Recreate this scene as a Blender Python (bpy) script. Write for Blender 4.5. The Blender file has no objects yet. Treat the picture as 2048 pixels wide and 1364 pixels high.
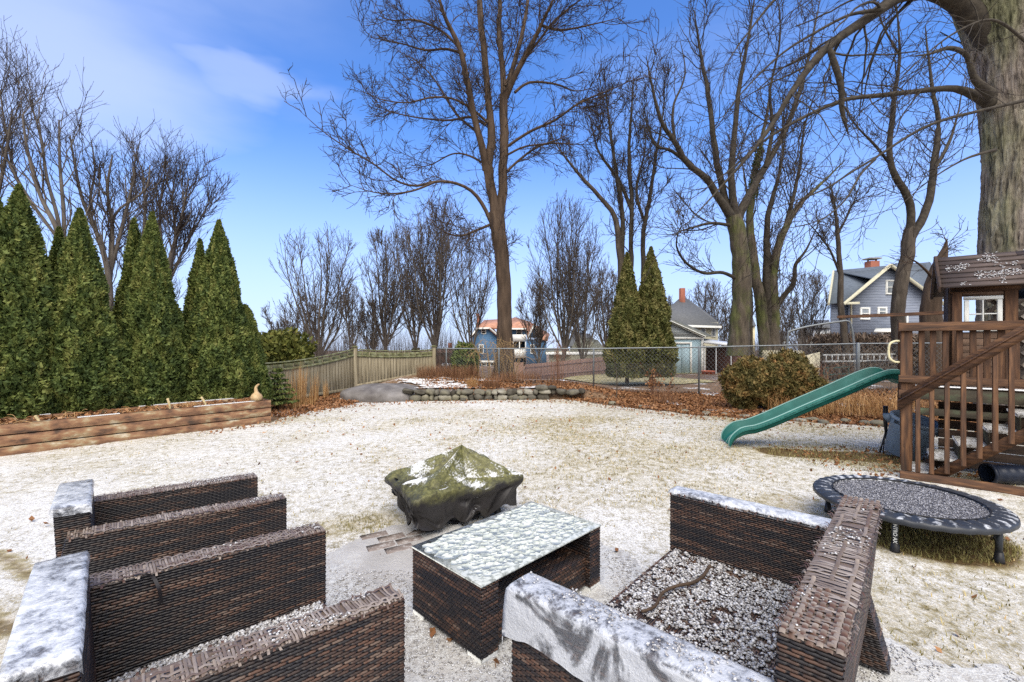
import bpy, math, random
import numpy as np
from mathutils import Vector, Matrix

# ---------------------------------------------------------------- camera, sky, sun, exposure
S = bpy.context.scene
CAMZ = 1.47
cam = bpy.data.cameras.new('camera'); camo = bpy.data.objects.new('camera', cam)
S.collection.objects.link(camo); S.camera = camo
camo.location = (0, 0, CAMZ); camo.rotation_euler = (math.radians(90), 0, 0)
cam.sensor_width = 36; cam.lens = 36*900/2048; cam.clip_start = 0.05; cam.clip_end = 6000
SUN_EL, SUN_AZ = math.radians(56), math.radians(172)     # azimuth clockwise from +Y
W = bpy.data.worlds.new('World'); S.world = W; W.use_nodes = True
wn = W.node_tree; wn.nodes.clear()
def NN(nt, t, **k):
    n = nt.nodes.new(t)
    for a, b in k.items(): setattr(n, a, b)
    return n
sky = NN(wn, 'ShaderNodeTexSky', sky_type='NISHITA'); sky.sun_disc = False
sky.sun_elevation = SUN_EL; sky.sun_rotation = SUN_AZ
sky.air_density = 1.0; sky.dust_density = 0.2; sky.ozone_density = 3.2; sky.altitude = 300
geo = NN(wn, 'ShaderNodeTexCoord'); sep = NN(wn, 'ShaderNodeSeparateXYZ')
L = wn.links.new
L(geo.outputs['Generated'], sep.inputs[0])
# thin high cloud: noise on the sky direction, stretched sideways
mp = NN(wn, 'ShaderNodeMapping'); mp.inputs['Scale'].default_value = (1.3, 1.3, 4.2); mp.inputs['Location'].default_value = (3.1, 0.4, 0.2)
L(geo.outputs['Generated'], mp.inputs[0])
cn = NN(wn, 'ShaderNodeTexNoise'); cn.inputs['Scale'].default_value = 1.5; cn.inputs['Detail'].default_value = 5; cn.inputs['Roughness'].default_value = .5; cn.inputs['Distortion'].default_value = .4
L(mp.outputs[0], cn.inputs[0])
cr = NN(wn, 'ShaderNodeValToRGB'); cr.color_ramp.elements[0].position = .56; cr.color_ramp.elements[1].position = .85
cr.color_ramp.elements[1].color = (.5, .5, .5, 1)
L(cn.outputs['Fac'], cr.inputs[0])
hz = NN(wn, 'ShaderNodeMapRange'); hz.inputs['From Min'].default_value = -0.02; hz.inputs['From Max'].default_value = .46
hz.inputs['To Min'].default_value = .86; hz.inputs['To Max'].default_value = 0
hz.interpolation_type = 'SMOOTHSTEP'
L(sep.outputs['Z'], hz.inputs['Value'])
# two soft cloud banks: one high at the left, a small lens-shaped one left of the middle
def bank(d, w, h, amt):
    d = Vector(d).normalized(); nm = NN(wn, 'ShaderNodeVectorMath', operation='NORMALIZE'); L(mpw.outputs[0], nm.inputs[0])
    su = NN(wn, 'ShaderNodeVectorMath', operation='SUBTRACT'); L(nm.outputs[0], su.inputs[0]); su.inputs[1].default_value = d
    sc = NN(wn, 'ShaderNodeVectorMath', operation='MULTIPLY'); L(su.outputs[0], sc.inputs[0]); sc.inputs[1].default_value = (1/w, 1/w, 1/h)
    le = NN(wn, 'ShaderNodeVectorMath', operation='LENGTH'); L(sc.outputs[0], le.inputs[0])
    mr = NN(wn, 'ShaderNodeMapRange', interpolation_type='SMOOTHERSTEP'); mr.inputs['From Min'].default_value = 1; mr.inputs['From Max'].default_value = .1; mr.inputs['To Max'].default_value = amt; L(le.outputs['Value'], mr.inputs['Value']); return mr.outputs[0]
wnz = NN(wn, 'ShaderNodeTexNoise'); wnz.inputs['Scale'].default_value = 3.; wnz.inputs['Detail'].default_value = 4; L(mp.outputs[0], wnz.inputs[0])
wsc = NN(wn, 'ShaderNodeVectorMath', operation='MULTIPLY_ADD'); L(wnz.outputs['Color'], wsc.inputs[0]); wsc.inputs[1].default_value = (.22, .22, .16); L(geo.outputs['Generated'], wsc.inputs[2])
mpw = NN(wn, 'ShaderNodeVectorMath', operation='SUBTRACT'); L(wsc.outputs[0], mpw.inputs[0]); mpw.inputs[1].default_value = (.11, .11, .08)
bk1 = bank((-1.0, .9, .60), .40, .27, .64); bk2 = bank((-.53, .9, .52), .19, .05, .42); bk3 = bank((-.9, .9, .95), .5, .2, .35)
ma = NN(wn, 'ShaderNodeMath', operation='MAXIMUM'); L(bk1, ma.inputs[0]); L(bk2, ma.inputs[1]); mb = NN(wn, 'ShaderNodeMath', operation='MAXIMUM'); L(ma.outputs[0], mb.inputs[0]); L(bk3, mb.inputs[1])
mc = NN(wn, 'ShaderNodeMath', operation='MULTIPLY'); L(cr.outputs['Color'], mc.inputs[0]); mc.inputs[1].default_value = .45
md = NN(wn, 'ShaderNodeMath', operation='MAXIMUM'); L(mb.outputs[0], md.inputs[0]); L(mc.outputs[0], md.inputs[1])
mx = NN(wn, 'ShaderNodeMath', operation='MAXIMUM'); L(md.outputs[0], mx.inputs[0]); L(hz.outputs[0], mx.inputs[1])
mixs = NN(wn, 'ShaderNodeMix', data_type='RGBA'); mixs.inputs['B'].default_value = (5.7, 6.6, 9.3, 1)
tint = NN(wn, 'ShaderNodeMix', data_type='RGBA', blend_type='MULTIPLY'); tint.inputs['Factor'].default_value = 1
tint.inputs['B'].default_value = (.98, 1.48, 2.20, 1)
L(sky.outputs[0], tint.inputs['A'])
L(mx.outputs[0], mixs.inputs['Factor']); L(tint.outputs['Result'], mixs.inputs['A'])
# added unseen cloud, broken and bright, overhead and behind the camera: whiter, stronger fill
bh = NN(wn, 'ShaderNodeMath', operation='MULTIPLY_ADD'); L(sep.outputs['Y'], bh.inputs[0]); bh.inputs[1].default_value = -1.0
zz_ = NN(wn, 'ShaderNodeMath', operation='MULTIPLY'); L(sep.outputs['Z'], zz_.inputs[0]); zz_.inputs[1].default_value = .55; L(zz_.outputs[0], bh.inputs[2])
bn2 = NN(wn, 'ShaderNodeMath', operation='MULTIPLY_ADD'); L(cn.outputs['Fac'], bn2.inputs[0]); bn2.inputs[1].default_value = .5; L(bh.outputs[0], bn2.inputs[2])
br2 = NN(wn, 'ShaderNodeMapRange', interpolation_type='SMOOTHSTEP'); br2.inputs['From Min'].default_value = .33; br2.inputs['From Max'].default_value = .95; br2.inputs['To Max'].default_value = .92; L(bn2.outputs[0], br2.inputs['Value'])
mixo = NN(wn, 'ShaderNodeMix', data_type='RGBA'); mixo.inputs['B'].default_value = (11.2, 11.0, 10.8, 1); L(br2.outputs[0], mixo.inputs['Factor']); L(mixs.outputs['Result'], mixo.inputs['A'])
bg = NN(wn, 'ShaderNodeBackground'); bg.inputs['Strength'].default_value = .085
wo = NN(wn, 'ShaderNodeOutputWorld')
L(mixo.outputs['Result'], bg.inputs['Color']); L(bg.outputs[0], wo.inputs['Surface'])
sl = bpy.data.lights.new('sun', 'SUN'); sl.energy = 2.3; sl.angle = math.radians(48); sl.color = (1, .925, .83)
so = bpy.data.objects.new('sun', sl); S.collection.objects.link(so); so.location = (-5, -8, 12)
sd = Vector((math.sin(SUN_AZ)*math.cos(SUN_EL), math.cos(SUN_AZ)*math.cos(SUN_EL), math.sin(SUN_EL)))
so.rotation_euler = sd.to_track_quat('Z', 'Y').to_euler()
S.view_settings.view_transform = 'Standard'; S.view_settings.look = 'None'; S.view_settings.gamma = 1
S.view_settings.exposure = 0.62
S.cycles.use_denoising = False; S.cycles.max_bounces = 6; S.cycles.transparent_max_bounces = 12; S.cycles.diffuse_bounces = 3
S.cycles.sample_clamp_indirect = 6

# ---------------------------------------------------------------- geometry helpers
rng = np.random.default_rng(7); random.seed(7)
V3 = lambda *a: np.array(a, float)
def nrm(v):
    v = np.asarray(v, float); return v/(np.linalg.norm(v)+1e-12)
def at(x, y, D): return V3((x-1024)/900*D, D, CAMZ-(y-682)/900*D)
def gp(x, y, z=0.):
    D = (CAMZ-z)*900/(y-682); return V3((x-1024)/900*D, D, z)

_G = np.random.default_rng(3).random((32, 32, 32))
def vn(x, y, z=0.):
    x, y, z = np.broadcast_arrays(np.asarray(x, float), np.asarray(y, float), np.asarray(z, float))
    i, j, k = np.floor(x).astype(int), np.floor(y).astype(int), np.floor(z).astype(int)
    f, g, h = x-i, y-j, z-k
    f, g, h = f*f*(3-2*f), g*g*(3-2*g), h*h*(3-2*h)
    m = lambda a: a & 31
    def c(a, b, d): return _G[m(i+a), m(j+b), m(k+d)]
    l = lambda a, b, t: a+(b-a)*t
    return l(l(l(c(0,0,0), c(1,0,0), f), l(c(0,1,0), c(1,1,0), f), g), l(l(c(0,0,1), c(1,0,1), f), l(c(0,1,1), c(1,1,1), f), g), h)
def fb(x, y, z=0., o=3):
    s, a, t = 0, .5, 0
    for _ in range(o):
        s = s+a*vn(x, y, z); t += a; a *= .5; x, y, z = np.asarray(x)*2.03+5.1, np.asarray(y)*2.03+1.7, np.asarray(z)*2.03+9.2
    return s/t
def sst(a, b, x):
    t = np.clip((np.asarray(x, float)-a)/(b-a), 0, 1); return t*t*(3-2*t)

class G:
    def __init__(s): s.v, s.f, s.a, s.n = [], [], [], 0
    def add(s, V, F, a=0.5):
        V = np.asarray(V, float).reshape(-1, 3)
        if isinstance(F, np.ndarray): s.f.append(F+s.n)
        else:
            for f in F: s.f.append(np.array([f])+s.n)
        s.a.append(np.broadcast_to(np.asarray(a, float), (len(V),)))
        s.v.append(V); s.n += len(V)
    def build(s, name, m, parent=None, smooth=False):
        V = np.concatenate(s.v); off = V3(0, 0, 0); p = parent
        while p is not None: off = off+np.array(p.location); p = p.parent
        V = V-off
        me = bpy.data.meshes.new(name)
        me.vertices.add(len(V)); me.vertices.foreach_set('co', V.astype(np.float32).ravel())
        li = np.concatenate([f.ravel() for f in s.f]); tot = np.concatenate([np.full(len(f), f.shape[1]) for f in s.f])
        me.loops.add(len(li)); me.loops.foreach_set('vertex_index', li.astype(np.int32))
        st = np.concatenate([[0], np.cumsum(tot)[:-1]])
        me.polygons.add(len(tot)); me.polygons.foreach_set('loop_start', st.astype(np.int32))
        if smooth: me.polygons.foreach_set('use_smooth', np.ones(len(tot), bool))
        at_ = me.attributes.new('a', 'FLOAT', 'POINT'); at_.data.foreach_set('value', np.concatenate(s.a).astype(np.float32))
        me.update(calc_edges=True); me.validate()
        me.materials.append(m)
        o = bpy.data.objects.new(name, me); S.collection.objects.link(o); o.parent = parent
        return o
I3 = np.eye(3)
def rz(a): c, s = math.cos(a), math.sin(a); return np.array([[c, -s, 0], [s, c, 0], [0, 0, 1.]])
def rx(a): c, s = math.cos(a), math.sin(a); return np.array([[1., 0, 0], [0, c, -s], [0, s, c]])
def ry(a): c, s = math.cos(a), math.sin(a); return np.array([[c, 0, s], [0, 1., 0], [-s, 0, c]])
def _cb():
    V, idx = [], {}
    for sx in (-1, 1):
        for sy in (-1, 1):
            for sz in (-1, 1):
                for k in range(3): idx[(sx, sy, sz, k)] = len(V); V.append((sx, sy, sz, k))
    F = []
    cyc = [(-1, -1), (1, -1), (1, 1), (-1, 1)]
    for k in range(3):
        o = [q for q in range(3) if q != k]
        for s in (-1, 1):
            f = []
            for c in cyc:
                q = [0, 0, 0]; q[k] = s; q[o[0]], q[o[1]] = c; f.append(idx[(*q, k)])
            F.append(f)
    for k in range(3):
        o = [q for q in range(3) if q != k]
        for c in cyc:
            q0 = [0, 0, 0]; q0[o[0]], q0[o[1]] = c; q1 = list(q0); q0[k] = -1; q1[k] = 1
            F.append([idx[(*q0, o[0])], idx[(*q1, o[0])], idx[(*q1, o[1])], idx[(*q0, o[1])]])
    T = [[idx[(sx, sy, sz, k)] for k in range(3)] for sx in (-1, 1) for sy in (-1, 1) for sz in (-1, 1)]
    return V, np.array(F), np.array(T)
_CV, _CF, _CT = _cb()
_CS = np.array([v[:3] for v in _CV], float); _CK = np.array([v[3] for v in _CV])
def box(g, c, h, R=I3, ch=.003, a=.5):
    h = np.asarray(h, float); ch = min(ch, h.min()*.45)
    P = _CS*(h-ch); P[np.arange(24), _CK] = _CS[np.arange(24), _CK]*h[_CK]
    P = P@np.asarray(R).T+np.asarray(c, float)
    n0 = g.n; g.add(P, _CF, a); g.f.append(_CT+n0)
def bbox(g, lo, hi, ch=.003, a=.5):
    lo, hi = np.array(lo, float), np.array(hi, float); box(g, (lo+hi)/2, (hi-lo)/2, ch=ch, a=a)
def bar(g, p0, p1, w, t, up=(0, 0, 1), ch=.003, a=.5):
    p0, p1 = np.asarray(p0, float), np.asarray(p1, float); x = nrm(p1-p0); y = nrm(np.cross(up, x)); z = np.cross(x, y)
    box(g, (p0+p1)/2, (np.linalg.norm(p1-p0)/2, w/2, t/2), np.stack([x, y, z], 1), ch, a)
def tubes(g, P, R, s=6, a=.5, cap=False):
    """P (B,n,3) R (B,n)"""
    P = np.asarray(P, float); R = np.asarray(R, float)
    if P.ndim == 2: P, R = P[None], R[None]
    B, n, _ = P.shape
    T = np.gradient(P, axis=1); T /= np.linalg.norm(T, axis=2, keepdims=True)+1e-9
    ref = np.where(np.abs(T[..., 2:3]) > .9, V3(1, .13, 0), V3(0.07, .05, 1.)); 
    ref = np.broadcast_to(ref[:, :1], T.shape)
    U = np.cross(T, ref); U /= np.linalg.norm(U, axis=2, keepdims=True)+1e-9; Wv = np.cross(T, U)
    th = np.arange(s)*2*np.pi/s
    ring = P[:, :, None]+R[:, :, None, None]*(np.cos(th)[:, None]*U[:, :, None]+np.sin(th)[:, None]*Wv[:, :, None])
    i = np.arange(B)[:, None, None]*n*s+np.arange(n-1)[None, :, None]*s; j = np.arange(s); j2 = (j+1) % s
    F = np.stack([i+j, i+j2, i+s+j2, i+s+j], -1).reshape(-1, 4)
    aa = np.asarray(a, float)
    if aa.ndim: aa = np.repeat(aa.ravel(), s) if aa.size == B*n else np.repeat(aa.ravel(), n*s)
    n0 = g.n; g.add(ring, F, aa)
    if cap:
        for b in range(B):
            g.f.append(np.array([np.arange(s)[::-1]+n0+b*n*s])); g.f.append(np.array([np.arange(s)+n0+b*n*s+(n-1)*s]))
def tube(g, pts, r, s=8, a=.5, cap=True):
    pts = np.array(pts, float); r = np.broadcast_to(np.asarray(r, float), (len(pts),)); tubes(g, pts[None], r[None], s, a, cap)
def smoothp(pts, k=4):
    pts = np.array(pts, float); out = []
    n = len(pts)
    for i in range(n-1):
        p0, p1, p2, p3 = pts[max(i-1, 0)], pts[i], pts[i+1], pts[min(i+2, n-1)]
        for j in range(k):
            t = j/k; out.append(.5*((2*p1)+(-p0+p2)*t+(2*p0-5*p1+4*p2-p3)*t*t+(-p0+3*p1-3*p2+p3)*t**3))
    out.append(pts[-1]); return np.array(out)
def lathe(g, prof, c, R=I3, s=24, a=.5):
    prof = np.array(prof, float); th = np.arange(s)*2*np.pi/s
    V = np.stack([prof[:, None, 0]*np.cos(th), prof[:, None, 0]*np.sin(th), np.broadcast_to(prof[:, None, 1], (len(prof), s))], -1)
    V = V.reshape(-1, 3)@np.asarray(R).T+np.asarray(c, float)
    i = np.arange(len(prof)-1)[:, None]*s; j = np.arange(s); j2 = (j+1) % s
    g.add(V, np.stack([i+j, i+j2, i+s+j2, i+s+j], -1).reshape(-1, 4), a)
def grid(g, X, Y, Z, a=.5, mask=None):
    n, m = X.shape; i = np.arange(n-1)[:, None]*m+np.arange(m-1)
    F = np.stack([i, i+1, i+m+1, i+m], -1)
    F = F[mask] if mask is not None else F.reshape(-1, 4)
    V = np.stack([X, Y, Z], -1).reshape(-1, 3)
    a = np.broadcast_to(a, (len(V),)) if np.ndim(a) == 0 else np.asarray(a).ravel()
    if mask is not None:
        u, inv = np.unique(F, return_inverse=True); V = V[u]; a = a[u]; F = inv.reshape(F.shape)
    g.add(V, F, a)
def prism(g, poly, ax, h0, h1, a=.5):
    """poly 2-D points in the plane of the two other axes (in order), extruded along axis ax"""
    o = [q for q in range(3) if q != ax]; n = len(poly); V = np.zeros((2*n, 3))
    for i, p in enumerate(poly):
        V[i, o[0]], V[i, o[1]] = p; V[i+n] = V[i]; V[i, ax] = h0; V[i+n, ax] = h1
    g.add(V, [list(range(n))[::-1], list(range(n, 2*n))]+[[i, (i+1) % n, (i+1) % n+n, i+n] for i in range(n)], a)
def solid(g, F8, a=.5):
    """box from 8 corners: bottom 4 then top 4"""
    g.add(F8, [[3, 2, 1, 0], [4, 5, 6, 7], [0, 1, 5, 4], [1, 2, 6, 5], [2, 3, 7, 6], [3, 0, 4, 7]], a)
def cards(g, P, size, N=None, asp=1., a=None, r=rng, up=None, diamond=False):
    """small quads scattered at P with random orientation around N"""
    n = len(P); size = np.broadcast_to(size, (n,))
    A = r.normal(size=(n, 3)); 
    if up is not None: A = A*.6+np.asarray(up)
    A /= np.linalg.norm(A, axis=1, keepdims=True)
    Bv = r.normal(size=(n, 3)) if N is None else np.asarray(N)+r.normal(size=(n, 3))*.5
    Bv = np.cross(A, Bv); Bv /= np.linalg.norm(Bv, axis=1, keepdims=True)+1e-9
    A = A*size[:, None]*.5*asp; Bv = Bv*size[:, None]*.5
    if diamond: Vv = np.stack([P-A, P-Bv*.8+A*.1, P+A, P+Bv*.8+A*.1], 1)
    else: Vv = np.stack([P-A-Bv, P+A-Bv*.5, P+A+Bv*.5, P-A+Bv], 1)
    a = r.random(n) if a is None else a
    g.add(Vv.reshape(-1, 3), np.arange(4*n).reshape(n, 4), np.repeat(a, 4))
_OC = np.array([[1, 0, 0], [-1, 0, 0], [0, 1, 0], [0, -1, 0], [0, 0, 1], [0, 0, -1.]])
_OF = np.array([[0, 2, 4], [2, 1, 4], [1, 3, 4], [3, 0, 4], [2, 0, 5], [1, 2, 5], [3, 1, 5], [0, 3, 5]])
def grains(g, P, size, r=rng, flat=.6, a=None):
    n = len(P); size = np.broadcast_to(size, (n,))
    V = _OC[None]*(.6+.8*r.random((n, 6, 1)))*size[:, None, None]; V[..., 2] *= flat
    th = r.random(n)*6.28; c, s = np.cos(th)[:, None], np.sin(th)[:, None]
    V = np.stack([V[..., 0]*c-V[..., 1]*s, V[..., 0]*s+V[..., 1]*c, V[..., 2]+V[..., 0]*(r.random((n, 1))-.5)], -1)+P[:, None]
    g.add(V.reshape(-1, 3), (_OF[None]+6*np.arange(n)[:, None, None]).reshape(-1, 3), np.repeat(r.random(n) if a is None else a, 6))
def rock(g, c, h, seed, R=I3, n=10, a=.5, rough=.16):
    u = np.linspace(0, np.pi, n)[:, None]; v = np.linspace(0, 2*np.pi, 2*n+1)[None, :-1]
    X, Y, Z = np.sin(u)*np.cos(v), np.sin(u)*np.sin(v), np.cos(u)*np.ones_like(v)
    p = 2.7; q = (np.abs(X)**p+np.abs(Y)**p+np.abs(Z)**p)**(-1/p)
    q = q*(1+rough*2*(fb(X*1.3+seed*3.7, Y*1.3+seed*1.9, Z*1.3+seed, 3)-.5))
    V = np.stack([X*q*h[0], Y*q*h[1], Z*q*h[2]], -1).reshape(-1, 3)@np.asarray(R).T+np.asarray(c)
    m = 2*n; i = np.arange(n-1)[:, None]*m; j = np.arange(m); j2 = (j+1) % m
    g.add(V, np.stack([i+j, i+m+j, i+m+j2, i+j2], -1).reshape(-1, 4), a)

# ---------------------------------------------------------------- objects helpers
def tag(o, label=None, cat=None, group=None, kind=None):
    if label: o['label'] = label
    if cat: o['category'] = cat
    if group: o['group'] = group
    if kind: o['kind'] = kind
    return o
def thing(name, loc, label, cat, group=None):
    o = bpy.data.objects.new(name, None); o.empty_display_size = .2
    S.collection.objects.link(o); o.location = tuple(float(q) for q in loc); return tag(o, label, cat, group)
def copy_tree(o, parent=None):
    c = o.copy(); S.collection.objects.link(c); c.parent = parent
    for ch in [q for q in S.objects if q.parent == o]: copy_tree(ch, c)
    return c

# ---------------------------------------------------------------- materials
def newmat(name):
    m = bpy.data.materials.new(name); m.use_nodes = True; nt = m.node_tree
    b = nt.nodes['Principled BSDF']; b.inputs['Specular IOR Level'].default_value = .35
    return m, nt, b
def ramp(nt, fac, stops, interp='LINEAR'):
    r = NN(nt, 'ShaderNodeValToRGB'); r.color_ramp.interpolation = interp; e = r.color_ramp.elements
    while len(e) < len(stops): e.new(.5)
    for q, (p, c) in zip(e, stops): q.position = p; q.color = (*c, 1) if len(c) == 3 else c
    nt.links.new(fac, r.inputs[0]); return r.outputs['Color']
def tex(nt, scale, detail=4, rough=.55, stretch=(1, 1, 1), loc=(0, 0, 0), kind='noise', dist=0., rot=(0, 0, 0)):
    tc = NN(nt, 'ShaderNodeTexCoord'); mpn = NN(nt, 'ShaderNodeMapping')
    mpn.inputs['Scale'].default_value = stretch; mpn.inputs['Location'].default_value = loc; mpn.inputs['Rotation'].default_value = rot
    nt.links.new(tc.outputs['Object'], mpn.inputs[0])
    if kind == 'noise':
        t = NN(nt, 'ShaderNodeTexNoise'); t.inputs['Detail'].default_value = detail; t.inputs['Roughness'].default_value = rough; t.inputs['Distortion'].default_value = dist
    else:
        t = NN(nt, 'ShaderNodeTexVoronoi', feature=kind)
    t.inputs['Scale'].default_value = scale; nt.links.new(mpn.outputs[0], t.inputs['Vector']); return t
def attr(nt, name='a'):
    n = NN(nt, 'ShaderNodeAttribute', attribute_name=name); return n.outputs['Fac']
def mth(nt, op, a, b=None, c=None, clamp=False):
    n = NN(nt, 'ShaderNodeMath', operation=op); n.use_clamp = clamp
    for i, v in enumerate((a, b, c)):
        if v is None: continue
        if isinstance(v, (int, float)): n.inputs[i].default_value = v
        else: nt.links.new(v, n.inputs[i])
    return n.outputs[0]
def mixc(nt, f, a, b, bt='MIX'):
    n = NN(nt, 'ShaderNodeMix', data_type='RGBA', blend_type=bt)
    for k, v in (('Factor', f), ('A', a), ('B', b)):
        if isinstance(v, (int, float)): n.inputs[k].default_value = v
        elif isinstance(v, tuple): n.inputs[k].default_value = (*v, 1)
        else: nt.links.new(v, n.inputs[k])
    return n.outputs['Result']
def bump(nt, b, h, strength=.4, dist=.01):
    n = NN(nt, 'ShaderNodeBump'); n.inputs['Strength'].default_value = strength; n.inputs['Distance'].default_value = dist
    nt.links.new(h, n.inputs['Height']); nt.links.new(n.outputs[0], b.inputs['Normal']); return n
def mat(name, stops, scale=8, detail=4, rough=.75, bs=.3, bd=.004, stretch=(1, 1, 1), use_attr=0., metal=0., spec=.35, rot=(0, 0, 0), snow=None):
    """noise-driven colour; use_attr = how much the 'a' attribute shifts the ramp; snow=(threshold, scale) adds snow on upward faces"""
    m, nt, b = newmat(name); t = tex(nt, scale, detail, stretch=stretch, rot=rot)
    f = t.outputs['Fac']
    if use_attr: f = mth(nt, 'ADD', mth(nt, 'MULTIPLY', f, 1-use_attr), mth(nt, 'MULTIPLY', attr(nt), use_attr))
    col = ramp(nt, f, stops)
    b.inputs['Roughness'].default_value = rough; b.inputs['Metallic'].default_value = metal; b.inputs['Specular IOR Level'].default_value = spec
    if snow:
        ge = NN(nt, 'ShaderNodeNewGeometry'); sp = NN(nt, 'ShaderNodeSeparateXYZ'); nt.links.new(ge.outputs['Normal'], sp.inputs[0])
        tn = tex(nt, snow[1], 6, .7); k = mth(nt, 'MULTIPLY', mth(nt, 'SUBTRACT', mth(nt, 'ADD', mth(nt, 'MULTIPLY', sp.outputs['Z'], .5), tn.outputs['Fac']), snow[0]), 12, clamp=True)
        col = mixc(nt, k, col, (.8, .81, .82))
    nt.links.new(col, b.inputs['Base Color'])
    if bs: bump(nt, b, t.outputs['Fac'], bs, bd)
    return m
def flat(name, c, rough=.6, metal=0., var=.12, scale=6, spec=.35):
    c = np.array(c); return mat(name, [(.3, tuple(c*(1-var))), (.7, tuple(np.minimum(c*(1+var), .9)))], scale, 5, rough, .08, .002, metal=metal, spec=spec)
M = {}
M['bark'] = mat('bark', [(.3, (.035, .028, .022)), (.6, (.085, .068, .052)), (.8, (.15, .13, .10))], 9, 8, .9, .9, .03, (1, 1, .22))
M['bark_red'] = mat('bark_red', [(.3, (.04, .026, .017)), (.6, (.088, .058, .038)), (.8, (.15, .11, .075))], 7, 8, .9, .8, .02, (1.4, 1.4, .2))
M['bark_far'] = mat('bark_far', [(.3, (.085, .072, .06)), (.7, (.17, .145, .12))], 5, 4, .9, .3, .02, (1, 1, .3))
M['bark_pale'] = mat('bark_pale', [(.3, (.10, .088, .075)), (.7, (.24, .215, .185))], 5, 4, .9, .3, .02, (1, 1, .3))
M['limb'] = mat('dark_limb', [(.3, (.024, .019, .015)), (.7, (.072, .06, .044))], 9, 7, .9, .8, .02, (1, 1, 1))
M['twig'] = flat('twig', (.042, .031, .027), .9)
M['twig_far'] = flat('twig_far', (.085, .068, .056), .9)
m, nt, b = newmat('bark_moss')
t1 = tex(nt, 6, 8, .6, (1.2, 1.2, .25)); t2 = tex(nt, 1.3, 5, .6, (1, 1, .6), (4, 1, 2))
c1 = ramp(nt, t1.outputs['Fac'], [(.3, (.04, .032, .025)), (.55, (.105, .085, .062)), (.8, (.19, .16, .125))])
c2 = ramp(nt, t1.outputs['Fac'], [(.3, (.03, .035, .012)), (.7, (.13, .14, .045))])
nt.links.new(mixc(nt, ramp(nt, t2.outputs['Fac'], [(.44, (0, 0, 0)), (.6, (1, 1, 1))]), c1, c2), b.inputs['Base Color']); b.inputs['Roughness'].default_value = .95
bump(nt, b, t1.outputs['Fac'], 1, .04); M['bark_moss'] = m
# giant trunk bark: plates and deep furrows, moss on one flank
m, nt, b = newmat('bark_giant')
t1 = tex(nt, 7, 9, .62, (1.7, 1.7, .2), dist=.6); t2 = tex(nt, .9, 4, .6, (1, 1, .5)); t3 = tex(nt, 16, 6, .6, (1.6, 1.6, .16), dist=1.)
h = mth(nt, 'ADD', mth(nt, 'MULTIPLY', t1.outputs['Fac'], .7), mth(nt, 'MULTIPLY', t3.outputs['Fac'], .42))
c1 = ramp(nt, h, [(.44, (.035, .027, .022)), (.54, (.19, .155, .125)), (.70, (.38, .33, .28))])
c2 = ramp(nt, h, [(.44, (.03, .032, .014)), (.54, (.16, .165, .08)), (.70, (.29, .29, .16))])
tc = NN(nt, 'ShaderNodeTexCoord'); sx = NN(nt, 'ShaderNodeSeparateXYZ'); nt.links.new(tc.outputs['Object'], sx.inputs[0])
k = mth(nt, 'ADD', mth(nt, 'MULTIPLY', mth(nt, 'MAXIMUM', sx.outputs['X'], -.62), -1.1), mth(nt, 'MULTIPLY', mth(nt, 'SUBTRACT', t2.outputs['Fac'], .5), 2.2))
nt.links.new(mixc(nt, ramp(nt, k, [(.42, (0, 0, 0)), (.85, (.8, .8, .8))]), c1, c2), b.inputs['Base Color']); b.inputs['Roughness'].default_value = .95
bump(nt, b, h, 1, .05); M['bark_giant'] = m
def leafmat(name, stops):
    m, nt, b = newmat(name); t = tex(nt, 2.2, 4)
    f = mth(nt, 'ADD', mth(nt, 'MULTIPLY', attr(nt), .6), mth(nt, 'MULTIPLY', t.outputs['Fac'], .4))
    nt.links.new(ramp(nt, f, stops), b.inputs['Base Color']); b.inputs['Roughness'].default_value = .65; b.inputs['Specular IOR Level'].default_value = .2; return m
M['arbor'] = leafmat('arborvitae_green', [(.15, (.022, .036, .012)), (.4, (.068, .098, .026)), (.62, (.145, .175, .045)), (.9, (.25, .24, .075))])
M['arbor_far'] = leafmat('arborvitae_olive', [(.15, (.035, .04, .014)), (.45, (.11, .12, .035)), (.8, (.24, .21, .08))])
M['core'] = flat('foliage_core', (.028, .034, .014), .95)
M['yew'] = leafmat('yew_bronze', [(.15, (.04, .035, .014)), (.4, (.12, .105, .035)), (.65, (.25, .165, .06)), (.88, (.40, .20, .08))])
M['yewlite'] = leafmat('yew_gold', [(.2, (.04, .05, .012)), (.5, (.11, .12, .025)), (.85, (.24, .2, .05))])
M['ivy'] = leafmat('ivy_green', [(.2, (.03, .045, .014)), (.8, (.12, .14, .05))])
M['leaf'] = leafmat('dead_leaves', [(.15, (.09, .04, .02)), (.4, (.21, .095, .04)), (.65, (.34, .17, .075)), (.85, (.46, .30, .18)), (.97, (.6, .46, .33))])
M['straw'] = leafmat('dry_straw', [(.2, (.24, .11, .04)), (.5, (.42, .23, .09)), (.9, (.58, .40, .2))])
M['brush'] = leafmat('brown_brush', [(.2, (.12, .055, .03)), (.6, (.24, .12, .06)), (.9, (.36, .22, .12))])
def wood(name, stops, stretch=(1, 1, 1), scale=7, snow=None, rough=.75, bs=.5):
    return mat(name, stops, scale, 8, rough, bs, .003, stretch, snow=snow)
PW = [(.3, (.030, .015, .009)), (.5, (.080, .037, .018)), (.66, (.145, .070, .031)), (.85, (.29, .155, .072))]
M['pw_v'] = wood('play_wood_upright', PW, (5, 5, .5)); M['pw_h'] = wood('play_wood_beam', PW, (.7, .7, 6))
M['pw_dark'] = wood('play_wood_dark', [(.3, (.02, .012, .009)), (.7, (.07, .04, .025))], (1, 1, 6))
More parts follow.
